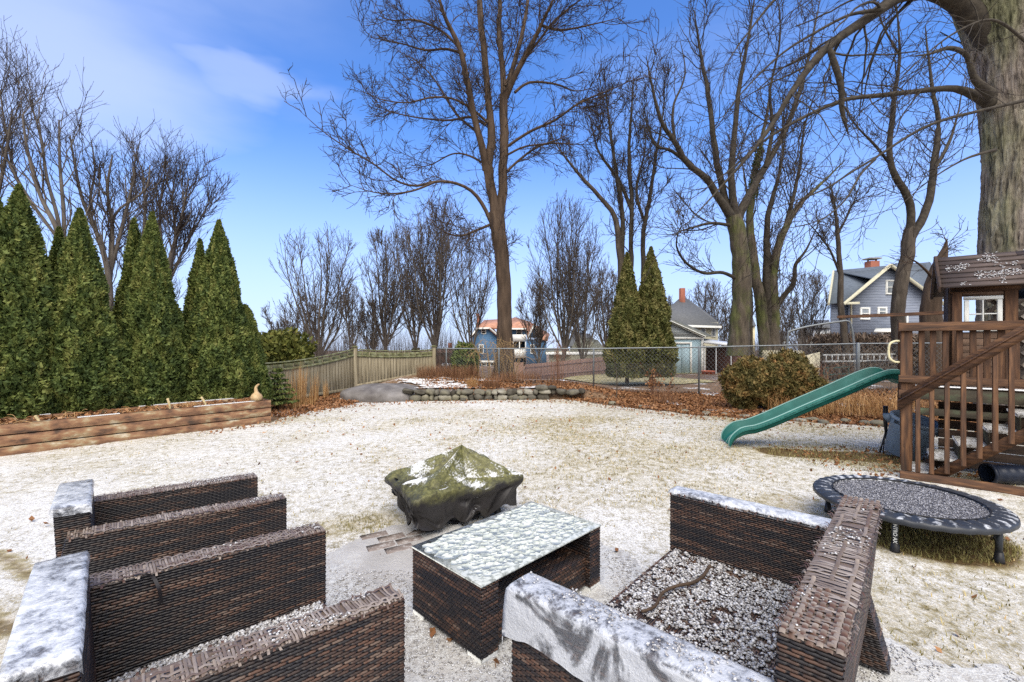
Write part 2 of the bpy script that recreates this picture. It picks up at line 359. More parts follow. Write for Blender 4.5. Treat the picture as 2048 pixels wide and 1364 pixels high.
M['pw_moss'] = wood('play_wood_mossy', [(.3, (.02, .015, .01)), (.5, (.05, .04, .025)), (.68, (.07, .09, .05)), (.85, (.22, .27, .2))], (1, 1, 2), 5)
M['siding'] = wood('play_siding', [(.3, (.10, .06, .04)), (.7, (.20, .125, .085))], (1, 1, 7))
M['roofwood'] = wood('play_roof', [(.3, (.055, .04, .035)), (.7, (.115, .085, .075))], (.5, .5, 3), 6, snow=(1.13, 26))
M['bedwood'] = wood('bed_timber', [(.32, (.055, .032, .02)), (.44, (.17, .085, .045)), (.53, (.23, .125, .065)), (.6, (.27, .195, .11)), (.7, (.42, .36, .27))], (1.3, 1.3, 3.4), 3.8)
M['fencewood'] = wood('fence_board', [(.3, (.13, .105, .065)), (.5, (.25, .21, .135)), (.75, (.38, .33, .23))], (5, 5, .35), 4)
M['fencemoss'] = wood('fence_mossy', [(.3, (.09, .09, .04)), (.5, (.17, .17, .08)), (.7, (.28, .29, .18))], (2, 2, 2), 5)
M['redfence'] = wood('red_fence', [(.3, (.22, .12, .085)), (.7, (.40, .26, .2))], (4, 4, .4), 3)
M['stone'] = mat('field_stone', [(.3, (.05, .043, .032)), (.45, (.13, .12, .095)), (.6, (.19, .175, .12)), (.8, (.36, .34, .30))], 5, 8, .9, .6, .02, use_attr=.45)
M['boulder'] = mat('ledge_rock', [(.3, (.09, .08, .078)), (.55, (.17, .158, .15)), (.75, (.27, .255, .25))], 3, 9, .9, .5, .02)
M['galv'] = flat('galvanised', (.22, .24, .25), .45, .5)
M['wire'] = flat('galvanised_wire', (.16, .17, .175), .55, .4)
M['slide'] = mat('slide_green', [(.3, (.005, .085, .072)), (.55, (.008, .115, .096)), (.72, (.03, .16, .14))], 5, 8, .55, .12, .002, (1, 1, 1))
M['slide_edge'] = flat('slide_worn', (.20, .36, .33), .5, 0, .15, 3)
M['white'] = flat('white_paint', (.72, .73, .70), .6)
M['cream'] = flat('cream_plastic', (.72, .66, .42), .5)
M['navy'] = flat('navy_plastic', (.012, .018, .036), .35)
M['black'] = flat('black_plastic', (.012, .012, .014), .45)
M['bin'] = flat('bin_grey', (.15, .21, .29), .5, 0, .14, 5)
M['binband'] = flat('bin_band', (.20, .26, .34), .5)
M['glassd'] = flat('window_glass', (.02, .025, .03), .08, 0, .2, 1, .8)
M['glassp'] = flat('pale_window', (.22, .25, .28), .15, 0, .25, .6, .6)
M['brick'] = mat('brick', [(.35, (.22, .07, .045)), (.65, (.36, .14, .09))], 20, 3, .9, .3)
M['soil'] = mat('soil', [(.3, (.07, .045, .03)), (.7, (.18, .12, .08))], 12, 6, .95, .8, .02, snow=(1.08, 7))
# ---------------------------------------------------------------- terrain
def zt(x, y):
    x = np.asarray(x, float); y = np.asarray(y, float)
    z = -.035*np.clip(y-15, 0, 30)-.055*np.clip(y-45, 0, 60)-.02*np.clip(y-105, 0, 1e5)
    z = z+.16*sst(5, 9, x)*sst(8.5, 12, y)*(1-sst(13, 22, y))
    yw = 11.25+.06*np.clip(x, -3, 3)          # face of the retaining wall
    bed = (.24+.22*sst(.5, -2.6, x)*sst(11.6, 13.6, y))*sst(yw+.05, yw+.22, y)*(1-sst(14.2, 19, y))*sst(3.6, 1.3, x)*sst(-5.2, -2.9, x)
    return z+bed+.03*(fb(x*.8, y*.8)-.5)*sst(4, 9, y)
def zl(x, y):    # lawn: gentle, finer lumps
    return zt(x, y)+.022*(fb(x*1.1+3, y*1.1)-.5)*sst(4.6, 6.5, np.hypot(x, y))+.004
# far ground to the horizon
m, nt, b = newmat('ground'); t = tex(nt, .9, 10, .62); t2 = tex(nt, 14, 6, .7)
c = ramp(nt, t2.outputs['Fac'], [(.35, (.10, .06, .035)), (.6, (.24, .15, .085)), (.75, (.36, .26, .17))])
k = mth(nt, 'MULTIPLY', mth(nt, 'SUBTRACT', mth(nt, 'ADD', t.outputs['Fac'], mth(nt, 'MULTIPLY', t2.outputs['Fac'], .5)), .84), 12, clamp=True)
nt.links.new(mixc(nt, k, c, (.78, .78, .79)), b.inputs['Base Color']); b.inputs['Roughness'].default_value = .95; bump(nt, b, t2.outputs['Fac'], .8, .03); M['ground'] = m
g = G()
ys = np.concatenate([np.arange(-30, 4, 2.), np.arange(4, 26, .12), np.geomspace(26, 3500, 60)])
xs = np.concatenate([-np.geomspace(4000, 12.2, 36), np.arange(-12, 14, .14), np.geomspace(14.2, 4000, 36)])
X, Y = np.meshgrid(xs, ys); grid(g, X, Y, zt(X, Y)-.02)
tag(g.build('ground', M['ground'], smooth=True), kind='structure')

# lawn
def inpoly(X, Y, poly):
    r = np.zeros(X.shape, bool); n = len(poly)
    for i in range(n):
        (x0, y0), (x1, y1) = poly[i], poly[i-1]
        r ^= ((y0 > Y) != (y1 > Y)) & (X < (x1-x0)*(Y-y0)/(y1-y0+1e-12)+x0)
    return r
lawnpoly = [(-14, -4), (-14, 1), (-6.6, 5.7), (-4.4, 8.2), (-4.35, 9.1), (-3.7, 10.5), (-2.5, 11.1), (-1, 11.15), (1.2, 11.3), (1.9, 10.7), (2.55, 9.95), (3.7, 8.85), (5.3, 8.05), (7.2, 7.5), (14, 6.5), (14, -4)]
xs, ys = np.arange(-14, 14, .06), np.arange(-1.0, 11.6, .05)
X, Y = np.meshgrid(xs, ys); wob = .35*(fb(X*1.6, Y*1.6, 4., 4)-.5)
mask = inpoly((X+wob)[:-1, :-1], (Y+wob.T[:1, :1].sum()*0+.35*(fb(X*1.6+9, Y*1.6, 7., 4)-.5))[:-1, :-1], lawnpoly)
def sdist(X, Y, a, b_):
    a, b_ = np.array(a), np.array(b_); d = b_-a; t = np.clip(((X-a[0])*d[0]+(Y-a[1])*d[1])/(d@d), 0, 1)
    return np.hypot(X-a[0]-t*d[0], Y-a[1]-t*d[1])
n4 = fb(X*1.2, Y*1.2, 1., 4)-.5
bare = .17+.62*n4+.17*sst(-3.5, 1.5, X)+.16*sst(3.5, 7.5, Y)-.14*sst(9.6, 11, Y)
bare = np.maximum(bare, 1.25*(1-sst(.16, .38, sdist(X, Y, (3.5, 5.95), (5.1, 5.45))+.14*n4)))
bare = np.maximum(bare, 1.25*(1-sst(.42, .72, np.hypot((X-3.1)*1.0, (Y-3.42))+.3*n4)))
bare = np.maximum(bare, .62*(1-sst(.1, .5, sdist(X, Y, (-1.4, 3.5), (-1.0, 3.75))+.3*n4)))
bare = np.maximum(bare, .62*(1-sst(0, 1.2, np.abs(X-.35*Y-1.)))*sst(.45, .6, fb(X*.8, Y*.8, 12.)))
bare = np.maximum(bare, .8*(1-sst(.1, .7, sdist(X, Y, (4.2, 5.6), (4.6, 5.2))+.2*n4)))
# thin streaks of bare earth on the left
bare = np.maximum(bare, .95*(1-sst(.03, .16, np.abs(Y-2.55+.35*(X+3.2)+.5*(fb(X*1.5, Y*.5, 5)-.5))))*(X < -1.6))
bare = np.maximum(bare, .9*(1-sst(.02, .12, np.abs(Y-3.0+.4*(X+3.2)+.4*(fb(X*1.5+4, Y*.5, 8)-.5))))*(X < -2))
m, nt, b = newmat('snowy_grass')
ta = attr(nt); tf = tex(nt, 70, 5, .75, (1, .7, 1)); tm = tex(nt, 13, 5, .65, (1, .8, 1)); tb = tex(nt, 1.7, 4, .6)
s_ = mth(nt, 'ADD', mth(nt, 'MULTIPLY', tf.outputs['Fac'], .62), mth(nt, 'MULTIPLY', tm.outputs['Fac'], .55))
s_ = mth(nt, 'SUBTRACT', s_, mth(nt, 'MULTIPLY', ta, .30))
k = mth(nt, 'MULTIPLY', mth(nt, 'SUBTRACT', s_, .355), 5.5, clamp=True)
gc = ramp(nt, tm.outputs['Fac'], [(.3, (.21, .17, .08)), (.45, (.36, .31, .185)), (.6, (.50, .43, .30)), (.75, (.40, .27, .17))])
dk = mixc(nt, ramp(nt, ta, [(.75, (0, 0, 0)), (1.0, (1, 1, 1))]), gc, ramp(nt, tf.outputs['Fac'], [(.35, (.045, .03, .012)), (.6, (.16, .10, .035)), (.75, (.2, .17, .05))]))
sc_ = ramp(nt, tf.outputs['Fac'], [(.35, (.46, .445, .40)), (.55, (.75, .745, .73))])
sc_ = mixc(nt, mth(nt, 'MULTIPLY', ramp(nt, tb.outputs['Fac'], [(.35, (0, 0, 0)), (.6, (1, 1, 1))]), mth(nt, 'MULTIPLY', ta, 1.3, clamp=True)), sc_, (.66, .62, .51))
nt.links.new(mixc(nt, k, dk, sc_), b.inputs['Base Color']); b.inputs['Roughness'].default_value = .85
bump(nt, b, mth(nt, 'ADD', s_, mth(nt, 'MULTIPLY', k, .12)), .75, .022); M['lawn'] = m
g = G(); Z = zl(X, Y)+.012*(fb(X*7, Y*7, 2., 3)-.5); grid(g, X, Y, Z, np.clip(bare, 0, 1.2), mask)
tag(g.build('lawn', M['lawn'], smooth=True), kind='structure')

# icy stone patio under the seats
m, nt, b = newmat('icy_patio')
tf = tex(nt, 95, 4, .7); tm = tex(nt, 26, 5, .7); tb = tex(nt, 2.0, 5, .6); tv = tex(nt, 60, kind='F1', stretch=(1, 1, 1))
base = ramp(nt, tb.outputs['Fac'], [(.35, (.36, .34, .31)), (.65, (.52, .50, .47))])
k = mth(nt, 'MULTIPLY', mth(nt, 'SUBTRACT', mth(nt, 'ADD', mth(nt, 'MULTIPLY', tm.outputs['Fac'], .7), mth(nt, 'ADD', mth(nt, 'MULTIPLY', tf.outputs['Fac'], .45), mth(nt, 'MULTIPLY', tb.outputs['Fac'], .25))), .60), 7, clamp=True)
k = mth(nt, 'SUBTRACT', k, attr(nt), clamp=True)
ice = ramp(nt, tf.outputs['Fac'], [(.35, (.46, .46, .44)), (.65, (.72, .72, .70))])
nt.links.new(mixc(nt, k, base, ice), b.inputs['Base Color']); b.inputs['Roughness'].default_value = .38
bump(nt, b, mth(nt, 'ADD', tm.outputs['Fac'], mth(nt, 'MULTIPLY', tf.outputs['Fac'], .5)), .8, .012); M['patio'] = m
xs, ys = np.arange(-2.6, 3.2, .025), np.arange(.3, 4.0, .025)
X, Y = np.meshgrid(xs, ys); w1 = .5*(fb(X*3, Y*3, 4., 5)-.5)
patpoly = [(-2.2, .3), (-2.15, 2.0), (-1.4, 2.9), (-.95, 3.55), (-.2, 3.4), (.55, 3.1), (1.0, 2.55), (1.5, 2.2), (2.3, 1.9), (2.9, 1.2), (3.0, .3)]
mask = inpoly((X+w1)[:-1, :-1], (Y+w1)[:-1, :-1], patpoly)
wet = 1.1*(1-sst(.1, .42, sdist(X, Y, (-1.02, 3.38), (-.72, 2.95))+.25*(fb(X*5, Y*5, 9.)-.5)))+.45*(1-sst(0., .3, sdist(X, Y, (-.35, 2.0), (-.1, 1.7))))
g = G(); grid(g, X, Y, zl(X, Y)+.014+.004*(fb(X*14, Y*14, 3.)-.5), np.clip(wet, 0, 1), mask)
tag(g.build('patio', M['patio'], smooth=True), kind='structure')
# old bricks showing through beside the fire pit
m, nt, b = newmat('brick_path'); tb = tex(nt, 30, 6, .7); nt.links.new(ramp(nt, tb.outputs['Fac'], [(.3, (.16, .125, .11)), (.52, (.27, .225, .20)), (.66, (.5, .48, .47))]), b.inputs['Base Color']); b.inputs['Roughness'].default_value = .6; bump(nt, b, tb.outputs['Fac'], .5, .005); M['paver'] = m
g = G(); e1, e2 = nrm(V3(.86, .5, 0)), nrm(V3(-.5, .86, 0)); o = V3(-1.28, 2.98, 0)
for i in range(2, 4):
    for j in range(0, 5):
        if (i < 2 and j > 4) or (i > 2 and j < 2) or (i, j) in ((2, 0), (3, 4)): continue
        p = o+e1*(i*.205+(.1 if j % 2 else 0))+e2*(j*.102-.2); box(g, (p[0], p[1], .0065+.003*random.random()), (.099, .047, .012), np.stack([e1, e2, V3(0, 0, 1)], 1)@rx((random.random()-.5)*.02), .004)
tag(g.build('brick_paving', M['paver']), kind='structure')

# crumbs of ice and grass blades
M['ice'] = None
m, nt, b = newmat('ice_crumbs'); b.inputs['Base Color'].default_value = (.78, .80, .82, 1); b.inputs['Roughness'].default_value = .22
nt.links.new(ramp(nt, attr(nt), [(0, (.24, .22, .21)), (.35, (.46, .45, .45)), (.75, (.64, .64, .65)), (1, (.80, .80, .81))]), b.inputs['Base Color']); b.inputs['Transmission Weight'].default_value = .12; b.inputs['IOR'].default_value = 1.31; M['ice'] = m
def scatter(n, x0, x1, y0, y1):
    return rng.uniform(x0, x1, n), rng.uniform(y0, y1, n)
x, y = scatter(90000, -2.4, 3.0, .4, 3.9); ok = (fb(x*2.2, y*2.2, 3.)+.35*fb(x*9, y*9, 5.) > .52) & (rng.random(len(x)) < 1.5/(.6+y*.55))
ok &= inpoly(x+.4*(fb(x*3, y*3, 4., 5)-.5), y+.4*(fb(x*3, y*3, 4., 5)-.5), patpoly) & ~((x < -.35) & (y > 2.85) & (x > -1.25))
x, y = x[ok], y[ok]; g = G(); grains(g, np.stack([x, y, zl(x, y)+.017], -1), rng.uniform(.003, .008, len(x)), flat=.45)
tag(g.build('ice_crumbs', M['ice']), 'grainy crust of half melted ice crumbs on the patio', 'ice', kind='stuff')
def blades(g, x, y, h, w, lean=.6, z=None, a=None):
    n = len(x); z = zl(x, y)-.004 if z is None else z; th = rng.uniform(0, 6.28, n); ln = rng.uniform(.1, 1, n)*lean*h
    dx, dy = np.cos(th), np.sin(th); px, py = -dy*w/2, dx*w/2; P = np.stack([x, y, z], -1); Q = np.stack([px, py, 0*px], -1)
    T = P+np.stack([dx*ln, dy*ln, h], -1); Mid = P+np.stack([dx*ln*.3, dy*ln*.3, h*.55], -1)
    V = np.stack([P-Q, P+Q, Mid+Q*.8, T, Mid-Q*.8], 1)
    n0 = g.n; a = rng.random(n) if a is None else a
    g.add(V.reshape(-1, 3), (np.array([[0, 1, 2, 4]])[None]+5*np.arange(n)[:, None, None]).reshape(-1, 4), np.repeat(a, 5)); g.f.append((np.array([4, 2, 3])+5*np.arange(n)[:, None])+n0)
M['blade'] = leafmat('grass_blades', [(.05, (.06, .05, .018)), (.25, (.15, .13, .045)), (.4, (.27, .24, .09)), (.7, (.46, .38, .19)), (.95, (.52, .30, .13))])
r_ = rng.uniform(1.8, 11, 150000)**.9; th = rng.uniform(-.86, .86, 150000)*1.0
x, y = r_*np.tan(th), r_
ok = inpoly(x, y, lawnpoly) & ~inpoly(x, y, patpoly)
bb = .24+.34*(fb(x*1.2, y*1.2, 1., 4)-.5)+.17*sst(-3.5, 1.5, x)+.14*sst(3.5, 7.5, y)
ok &= rng.random(len(x)) < sst(.3, .75, bb+.6*(fb(x*6, y*6, 3.)-.5))*.5
x, y = x[ok], y[ok]; g = G(); n = len(x); blades(g, x, y, rng.uniform(.012, .035, n), rng.uniform(.003, .006, n)*(1+y*.12), 1.2)
for (cx, cy, rr, nn) in ((3.1, 3.42, .58, 4500), (4.2, 5.7, .9, 2500), (-1.2, 3.62, .22, 220)):
    q, t_ = rr*np.sqrt(rng.random(nn)), rng.uniform(0, 6.28, nn); blades(g, cx+q*np.cos(t_), cy+q*np.sin(t_)*.8, rng.uniform(.015, .04, nn), .005, 1.2, a=rng.random(nn)*.35)  # bare grass, darkened; under the trampoline the shade is put into its colour
tag(g.build('grass_blades', M['blade']), 'short tan and olive grass blades poking through thin snow on the lawn', 'grass', kind='stuff')

# ---------------------------------------------------------------- wicker
m, nt, b = newmat('wicker')
col = ramp(nt, attr(nt), [(0, (.010, .010, .014)), (.3, (.022, .018, .019)), (.5, (.052, .030, .022)), (.74, (.125, .062, .038)), (.84, (.19, .145, .115)), (.93, (.34, .28, .235)), (1, (.46, .40, .35))])
t = tex(nt, 160, 3); nt.links.new(mixc(nt, mth(nt, 'MULTIPLY', t.outputs['Fac'], .35), col, (.02, .014, .012)), b.inputs['Base Color'])
b.inputs['Roughness'].default_value = .42; b.inputs['Specular IOR Level'].default_value = .45; bump(nt, b, t.outputs['Fac'], .25, .001); M['wicker'] = m
M['wback'] = flat('wicker_backing', (.014, .010, .008), .9)
def weave(g, P00, P10, P11, P01, row=.0097, stake=.0225, amp=.0022, seed=0, shift=0.):
    P00, P10, P11, P01 = [np.array(p, float) for p in (P00, P10, P11, P01)]
    N = nrm(np.cross(P10-P00, P01-P00)); Lw = np.linalg.norm(P10-P00); H = (np.linalg.norm(P01-P00)+np.linalg.norm(P11-P10))/2
    nr = max(int(H/row), 2); ns = max(int(Lw/stake)*4, 8)
    u = np.linspace(0, 1, ns+1); ph = np.arange(ns+1)/4*np.pi
    g.add(np.array([P00, P10, P11, P01])-N*.004, [[0, 1, 2, 3]], .12)
    j = np.arange(nr)[:, None]; uu = u[None, :]
    dip = np.cos(ph[None]+np.pi*(j % 2)) < -.9; off = amp*np.where(dip, -1.3, .45)
    sag = .0012*(fb(uu*Lw*7+seed, j*.35, seed*.7, 2)-.5)*2/H
    A = []
    for k, (dv, dn) in enumerate(((-.43, -.0026), (-.2, .0016), (.2, .0016), (.43, -.0026))):
        v = (j+.5+dv)/nr+sag
        base = (P00*((1-uu)*(1-v))[..., None]+P10*(uu*(1-v))[..., None]+P11*(uu*v)[..., None]+P01*((1-uu)*v)[..., None])
        A.append(base+N*(off+dn)[..., None])
    V = np.stack(A, 2)                       # nr, ns+1, 4, 3
    c_ = .50+1.15*(fb(uu*Lw*5.0+seed*3.1, j*.55, seed*1.3, 2)-.5)+.34*(rng.random((nr, 1))-.5)+.30*(vn(uu*Lw*20, j*1.0+seed, 2.)-.5)
    dash = np.floor((np.arange(ns+1)[None]+4+4*(j % 2))/8); c_ = c_+.50*(vn(dash*7.3+.5, j*3.7+.5, seed+.5)-.5); c_ = np.where(dip, .1, np.clip(c_-.10, 0, .80)); c_ = np.repeat(c_[:, :, None], 4, 2)
    i = (np.arange(nr)[:, None, None]*(ns+1)+np.arange(ns)[None, :, None])*4+np.arange(3)
    g.add(V.reshape(-1, 3), np.stack([i, i+4, i+5, i+1], -1).reshape(-1, 4), c_.ravel())
def weave_top(g, P0, P1, Wd, wear=.5, seed=0, n=None, strand=.0095, basket=0.):
    """strands laid across a top from edge P0..P1 over width vector Wd, worn and broken"""
    P0, P1, Wd = [np.array(p, float) for p in (P0, P1, Wd)]; Lw = np.linalg.norm(P1-P0); X = nrm(P1-P0); w = np.linalg.norm(Wd); Yv = Wd/w
    Zv = np.cross(X, Yv); Zv *= np.sign(Zv[2]); N = int(Lw/strand); r = np.random.default_rng(seed+11)
    g.add(np.array([P0, P1, P1+Wd, P0+Wd])-Zv*.0005, [[0, 1, 2, 3]], .83)
    for i in range(N):
        u = (i+.5)/N; wr = wear*(.35+1.3*float(fb(u*5+seed, seed*.7, 1., 2)))
        if r.random() < wr*.10: continue
        c = P0+X*u*Lw; hw = strand*.5*(.86-.25*r.random()*wr); sk = (r.random()-.5)*strand*1.6*wr
        t = np.linspace(-.015, 1.015, 7); z = .0035+.0028*np.cos(t*np.pi*5+(i % 2)*np.pi)*(1-.5*wr)*(.3 if basket else 1)+.006*wr*r.random()*(.4 if basket else 1)
        z[0] -= .006; z[-1] -= .006; z = z+wr*.004*(r.random(7)-.5)
        e = 7
        if r.random() < wr*.25: e = r.integers(3, 7); z[e-1] += .012*r.random()
        Ctr = c+Yv*(t*w)[:, None]+X*(sk*(t-.5))[:, None]+Zv*z[:, None]
        V = np.stack([Ctr-X*hw, Ctr+Zv*.0012, Ctr+X*hw], 1)[:e]; k = np.arange(e-1)[:, None]*3+np.arange(2)
        a = np.clip(.80+.14*wr+.12*(r.random()-.5)+.16*(fb(u*Lw*6, t*2, seed, 2)-.5), .70, 1)
        g.add(V.reshape(-1, 3), np.stack([k, k+3, k+4, k+1], -1).reshape(-1, 4), np.repeat(a[:e], 3))
    if basket:
        for q in range(7):
            for s0, s1 in ((-.004, Lw*basket*(.85+.3*r.random())), (Lw*(.86+.05*r.random()), Lw+.004)):
                s = np.linspace(s0, s1, max(int((s1-s0)/(strand*.5)), 4)); v = (q+.5)/7; z = .0062+.0042*np.cos(s/strand*np.pi+q*np.pi); z[0] -= .008 if s0 < 0 else 0; z[-1] += .006*r.random()
                Ctr = P0+X*s[:, None]+Yv*(v*w)+Zv*z[:, None]; V = np.stack([Ctr-Yv*.0066, Ctr+Zv*.0018, Ctr+Yv*.0066], 1); m_ = len(s); k = np.arange(m_-1)[:, None]*3+np.arange(2)
                a_ = np.clip(.78+.14*np.cos(s/strand*np.pi+q*np.pi)+.15*(r.random(m_)-.5), .3, 1); g.add(V.reshape(-1, 3), np.stack([k, k+1, k+4, k+3], -1).reshape(-1, 4), np.repeat(a_, 3))
    nl = max(int(w/.020), 2) if not basket else 3
    for q in range(nl):     # lengthwise canes, broken where worn
        v = (q+.5)/nl+.08*(r.random()-.5); s0 = 0.
        while s0 < Lw:
            l = (.09+.3*r.random()); 
            if r.random() < .80-.25*wear:
                s = np.linspace(s0, min(s0+l, Lw), max(int(l/.012), 3)); ii = s/strand
                z = .0065+.0035*np.cos(ii*np.pi+q*np.pi); z[-1] += .008*r.random()*wear
                Ctr = P0+X*s[:, None]+Yv*(v*w+.006*wear*(vn(s*20, q*3.+seed)-.5))[:, None]+Zv*z[:, None]
                V = np.stack([Ctr-Yv*.0055, Ctr+Zv*.0018, Ctr+Yv*.0055], 1); m_ = len(s); k = np.arange(m_-1)[:, None]*3+np.arange(2)
                g.add(V.reshape(-1, 3), np.stack([k, k+1, k+4, k+3], -1).reshape(-1, 4), np.clip(.84+.16*(r.random()-.5)+.04*wear, .76, .97))
            s0 += l*(1+.3*wear*r.random())
def fray(g, P0, P1, out, n, seed, ln=(.01, .035)):
    """loose ends sticking out of an edge"""
    r = np.random.default_rng(seed); P0, P1 = np.array(P0, float), np.array(P1, float)
    for i in range(n):
        p = P0+(P1-P0)*r.random(); l = r.uniform(*ln); d = nrm(np.array(out)*(.5+r.random())+r.normal(size=3)*.35); d2 = nrm(d+V3(0, 0, -1.2*r.random())+r.normal(size=3)*.4)
        Q = np.array([p-V3(0, 0, .004), p+d*l*.4+V3(0, 0, .3*l), p+d*l*.7+d2*l*.3]); X = nrm(P1-P0)*.0035
        V = np.stack([Q-X, Q+X], 1).reshape(-1, 3); g.add(V, [[0, 1, 3, 2], [2, 3, 5, 4]], r.uniform(.5, .95))
class Fr:
    """local frame: a forward/back, b sideways, z up"""
    def __init__(s, o, a, roll=0.):
        s.o = np.array([o[0], o[1], 0.]); s.a = nrm(V3(a[0], a[1], 0)); s.b = V3(-s.a[1], s.a[0], 0); s.roll = roll
    def __call__(s, a, b, z): return s.o+s.a*a+s.b*b+V3(0, 0, z+s.roll*b)
def panel_block(g, F, a0, a1, b0, b1, z0, z1a, z1b=None, rear=0., top=True, flat_top=False, wear=.4, seed=0, **kw):
    """woven block; z1a / z1b top height at a0 / a1; rear: extra reach of the a1 side at the foot"""
    z1b = z1a if z1b is None else z1b
    p = lambda a, b, z: F(a, b, z)
    A0, A1 = a0, a1+rear
    def face(q0, q1, q2, q3, sd): weave(g, q0, q1, q2, q3, seed=seed+sd, **kw)
    c = (p(A0, b0, z0), p(A1, b0, z0), p(a1, b0, z1b), p(a0, b0, z1a), p(A0, b1, z0), p(A1, b1, z0), p(a1, b1, z1b), p(a0, b1, z1a))
    cen = sum(c)/8
    for k, f in enumerate(((0, 1, 2, 3), (4, 5, 6, 7), (0, 4, 7, 3), (1, 5, 6, 2))):
        q = [c[i] for i in f]; N = np.cross(q[1]-q[0], q[3]-q[0])
        if N@(sum(q)/4-cen) < 0: q = [q[1], q[0], q[3], q[2]]
        face(*q, k+1)
    if flat_top: g.add(np.array([c[3], c[2], c[6], c[7]]), [[0, 1, 2, 3]], .6)
    elif top:
        weave_top(g, c[3], c[2], c[7]-c[3], wear, seed)

def film_mat(name, clear, seed):
    m, nt, b = newmat(name); tc = tex(nt, 5.0, 5, .6, loc=(seed, 0, 0), dist=.8); td = tex(nt, 55, 4, .7); tv = tex(nt, 85, kind='F1'); te = tex(nt, 16, 5, .65, loc=(seed, 3, 0), dist=.5)
    ge = NN(nt, 'ShaderNodeNewGeometry'); sp = NN(nt, 'ShaderNodeSeparateXYZ'); nt.links.new(ge.outputs['Normal'], sp.inputs[0])
    up = mth(nt, 'ABSOLUTE', sp.outputs['Z'])
    f = mth(nt, 'ADD', mth(nt, 'MULTIPLY', te.outputs['Fac'], .6), mth(nt, 'MULTIPLY', tc.outputs['Fac'], .5))
    f = mth(nt, 'ADD', f, mth(nt, 'MULTIPLY', td.outputs['Fac'], .28)); fs = mth(nt, 'ADD', mth(nt, 'MULTIPLY', mth(nt, 'SUBTRACT', tc.outputs['Fac'], .46), 9), .7, clamp=True)
    fs = mth(nt, 'ADD', mth(nt, 'MULTIPLY', fs, .14), mth(nt, 'ADD', .60, mth(nt, 'MULTIPLY', td.outputs['Fac'], .05))); upk = mth(nt, 'MULTIPLY', mth(nt, 'SUBTRACT', up, .35), 3, clamp=True); f = mth(nt, 'ADD', mth(nt, 'MULTIPLY', f, upk), mth(nt, 'MULTIPLY', fs, mth(nt, 'SUBTRACT', 1., upk)))
    col = ramp(nt, f, [(.54, (.20, .215, .255)), (.66, (.38, .40, .44)), (.78, (.55, .57, .61)), (.92, (.80, .81, .83))])
    nt.links.new(col, b.inputs['Base Color']); b.inputs['Roughness'].default_value = .16; b.inputs['Specular IOR Level'].default_value = .7
    al = mth(nt, 'ADD', mth(nt, 'MULTIPLY', mth(nt, 'SUBTRACT', f, .62), 7.0), mth(nt, 'ADD', mth(nt, 'MULTIPLY', up, .5), -.02-clear), clamp=True)
    nt.links.new(mth(nt, 'MAXIMUM', al, .30), b.inputs['Alpha'])
    drops = mth(nt, 'MULTIPLY', mth(nt, 'SUBTRACT', .35, mth(nt, 'MINIMUM', tv.outputs['Distance'], .35)), 1.2)
    bump(nt, b, mth(nt, 'ADD', mth(nt, 'ADD', mth(nt, 'MULTIPLY', te.outputs['Fac'], 1.6), drops), td.outputs['Fac']), .45, .010); return m
M['film'] = film_mat('wet_plastic_film', .0, 0.)
m, nt, b = newmat('frosted_plastic_film'); t1 = tex(nt, 38, 6, .72, dist=.4); t2 = tex(nt, 7, 4, .6, dist=.6); tv = tex(nt, 95, kind='F1'); ge = NN(nt, 'ShaderNodeNewGeometry'); sp = NN(nt, 'ShaderNodeSeparateXYZ'); nt.links.new(ge.outputs['Normal'], sp.inputs[0])
f = mth(nt, 'ADD', mth(nt, 'MULTIPLY', t1.outputs['Fac'], .65), mth(nt, 'MULTIPLY', t2.outputs['Fac'], .5))
nt.links.new(ramp(nt, f, [(.44, (.25, .265, .30)), (.54, (.40, .42, .46)), (.63, (.60, .62, .65)), (.72, (.82, .83, .84))]), b.inputs['Base Color']); b.inputs['Roughness'].default_value = .2; b.inputs['Specular IOR Level'].default_value = .7
nt.links.new(mth(nt, 'ADD', mth(nt, 'MULTIPLY', mth(nt, 'SUBTRACT', f, .46), 4.0), mth(nt, 'MULTIPLY', mth(nt, 'ABSOLUTE', sp.outputs['Z']), .62), clamp=True), b.inputs['Alpha'])
bump(nt, b, mth(nt, 'ADD', t1.outputs['Fac'], mth(nt, 'MULTIPLY', mth(nt, 'SUBTRACT', .35, mth(nt, 'MINIMUM', tv.outputs['Distance'], .35)), 1.0)), .45, .006); M['film2'] = m
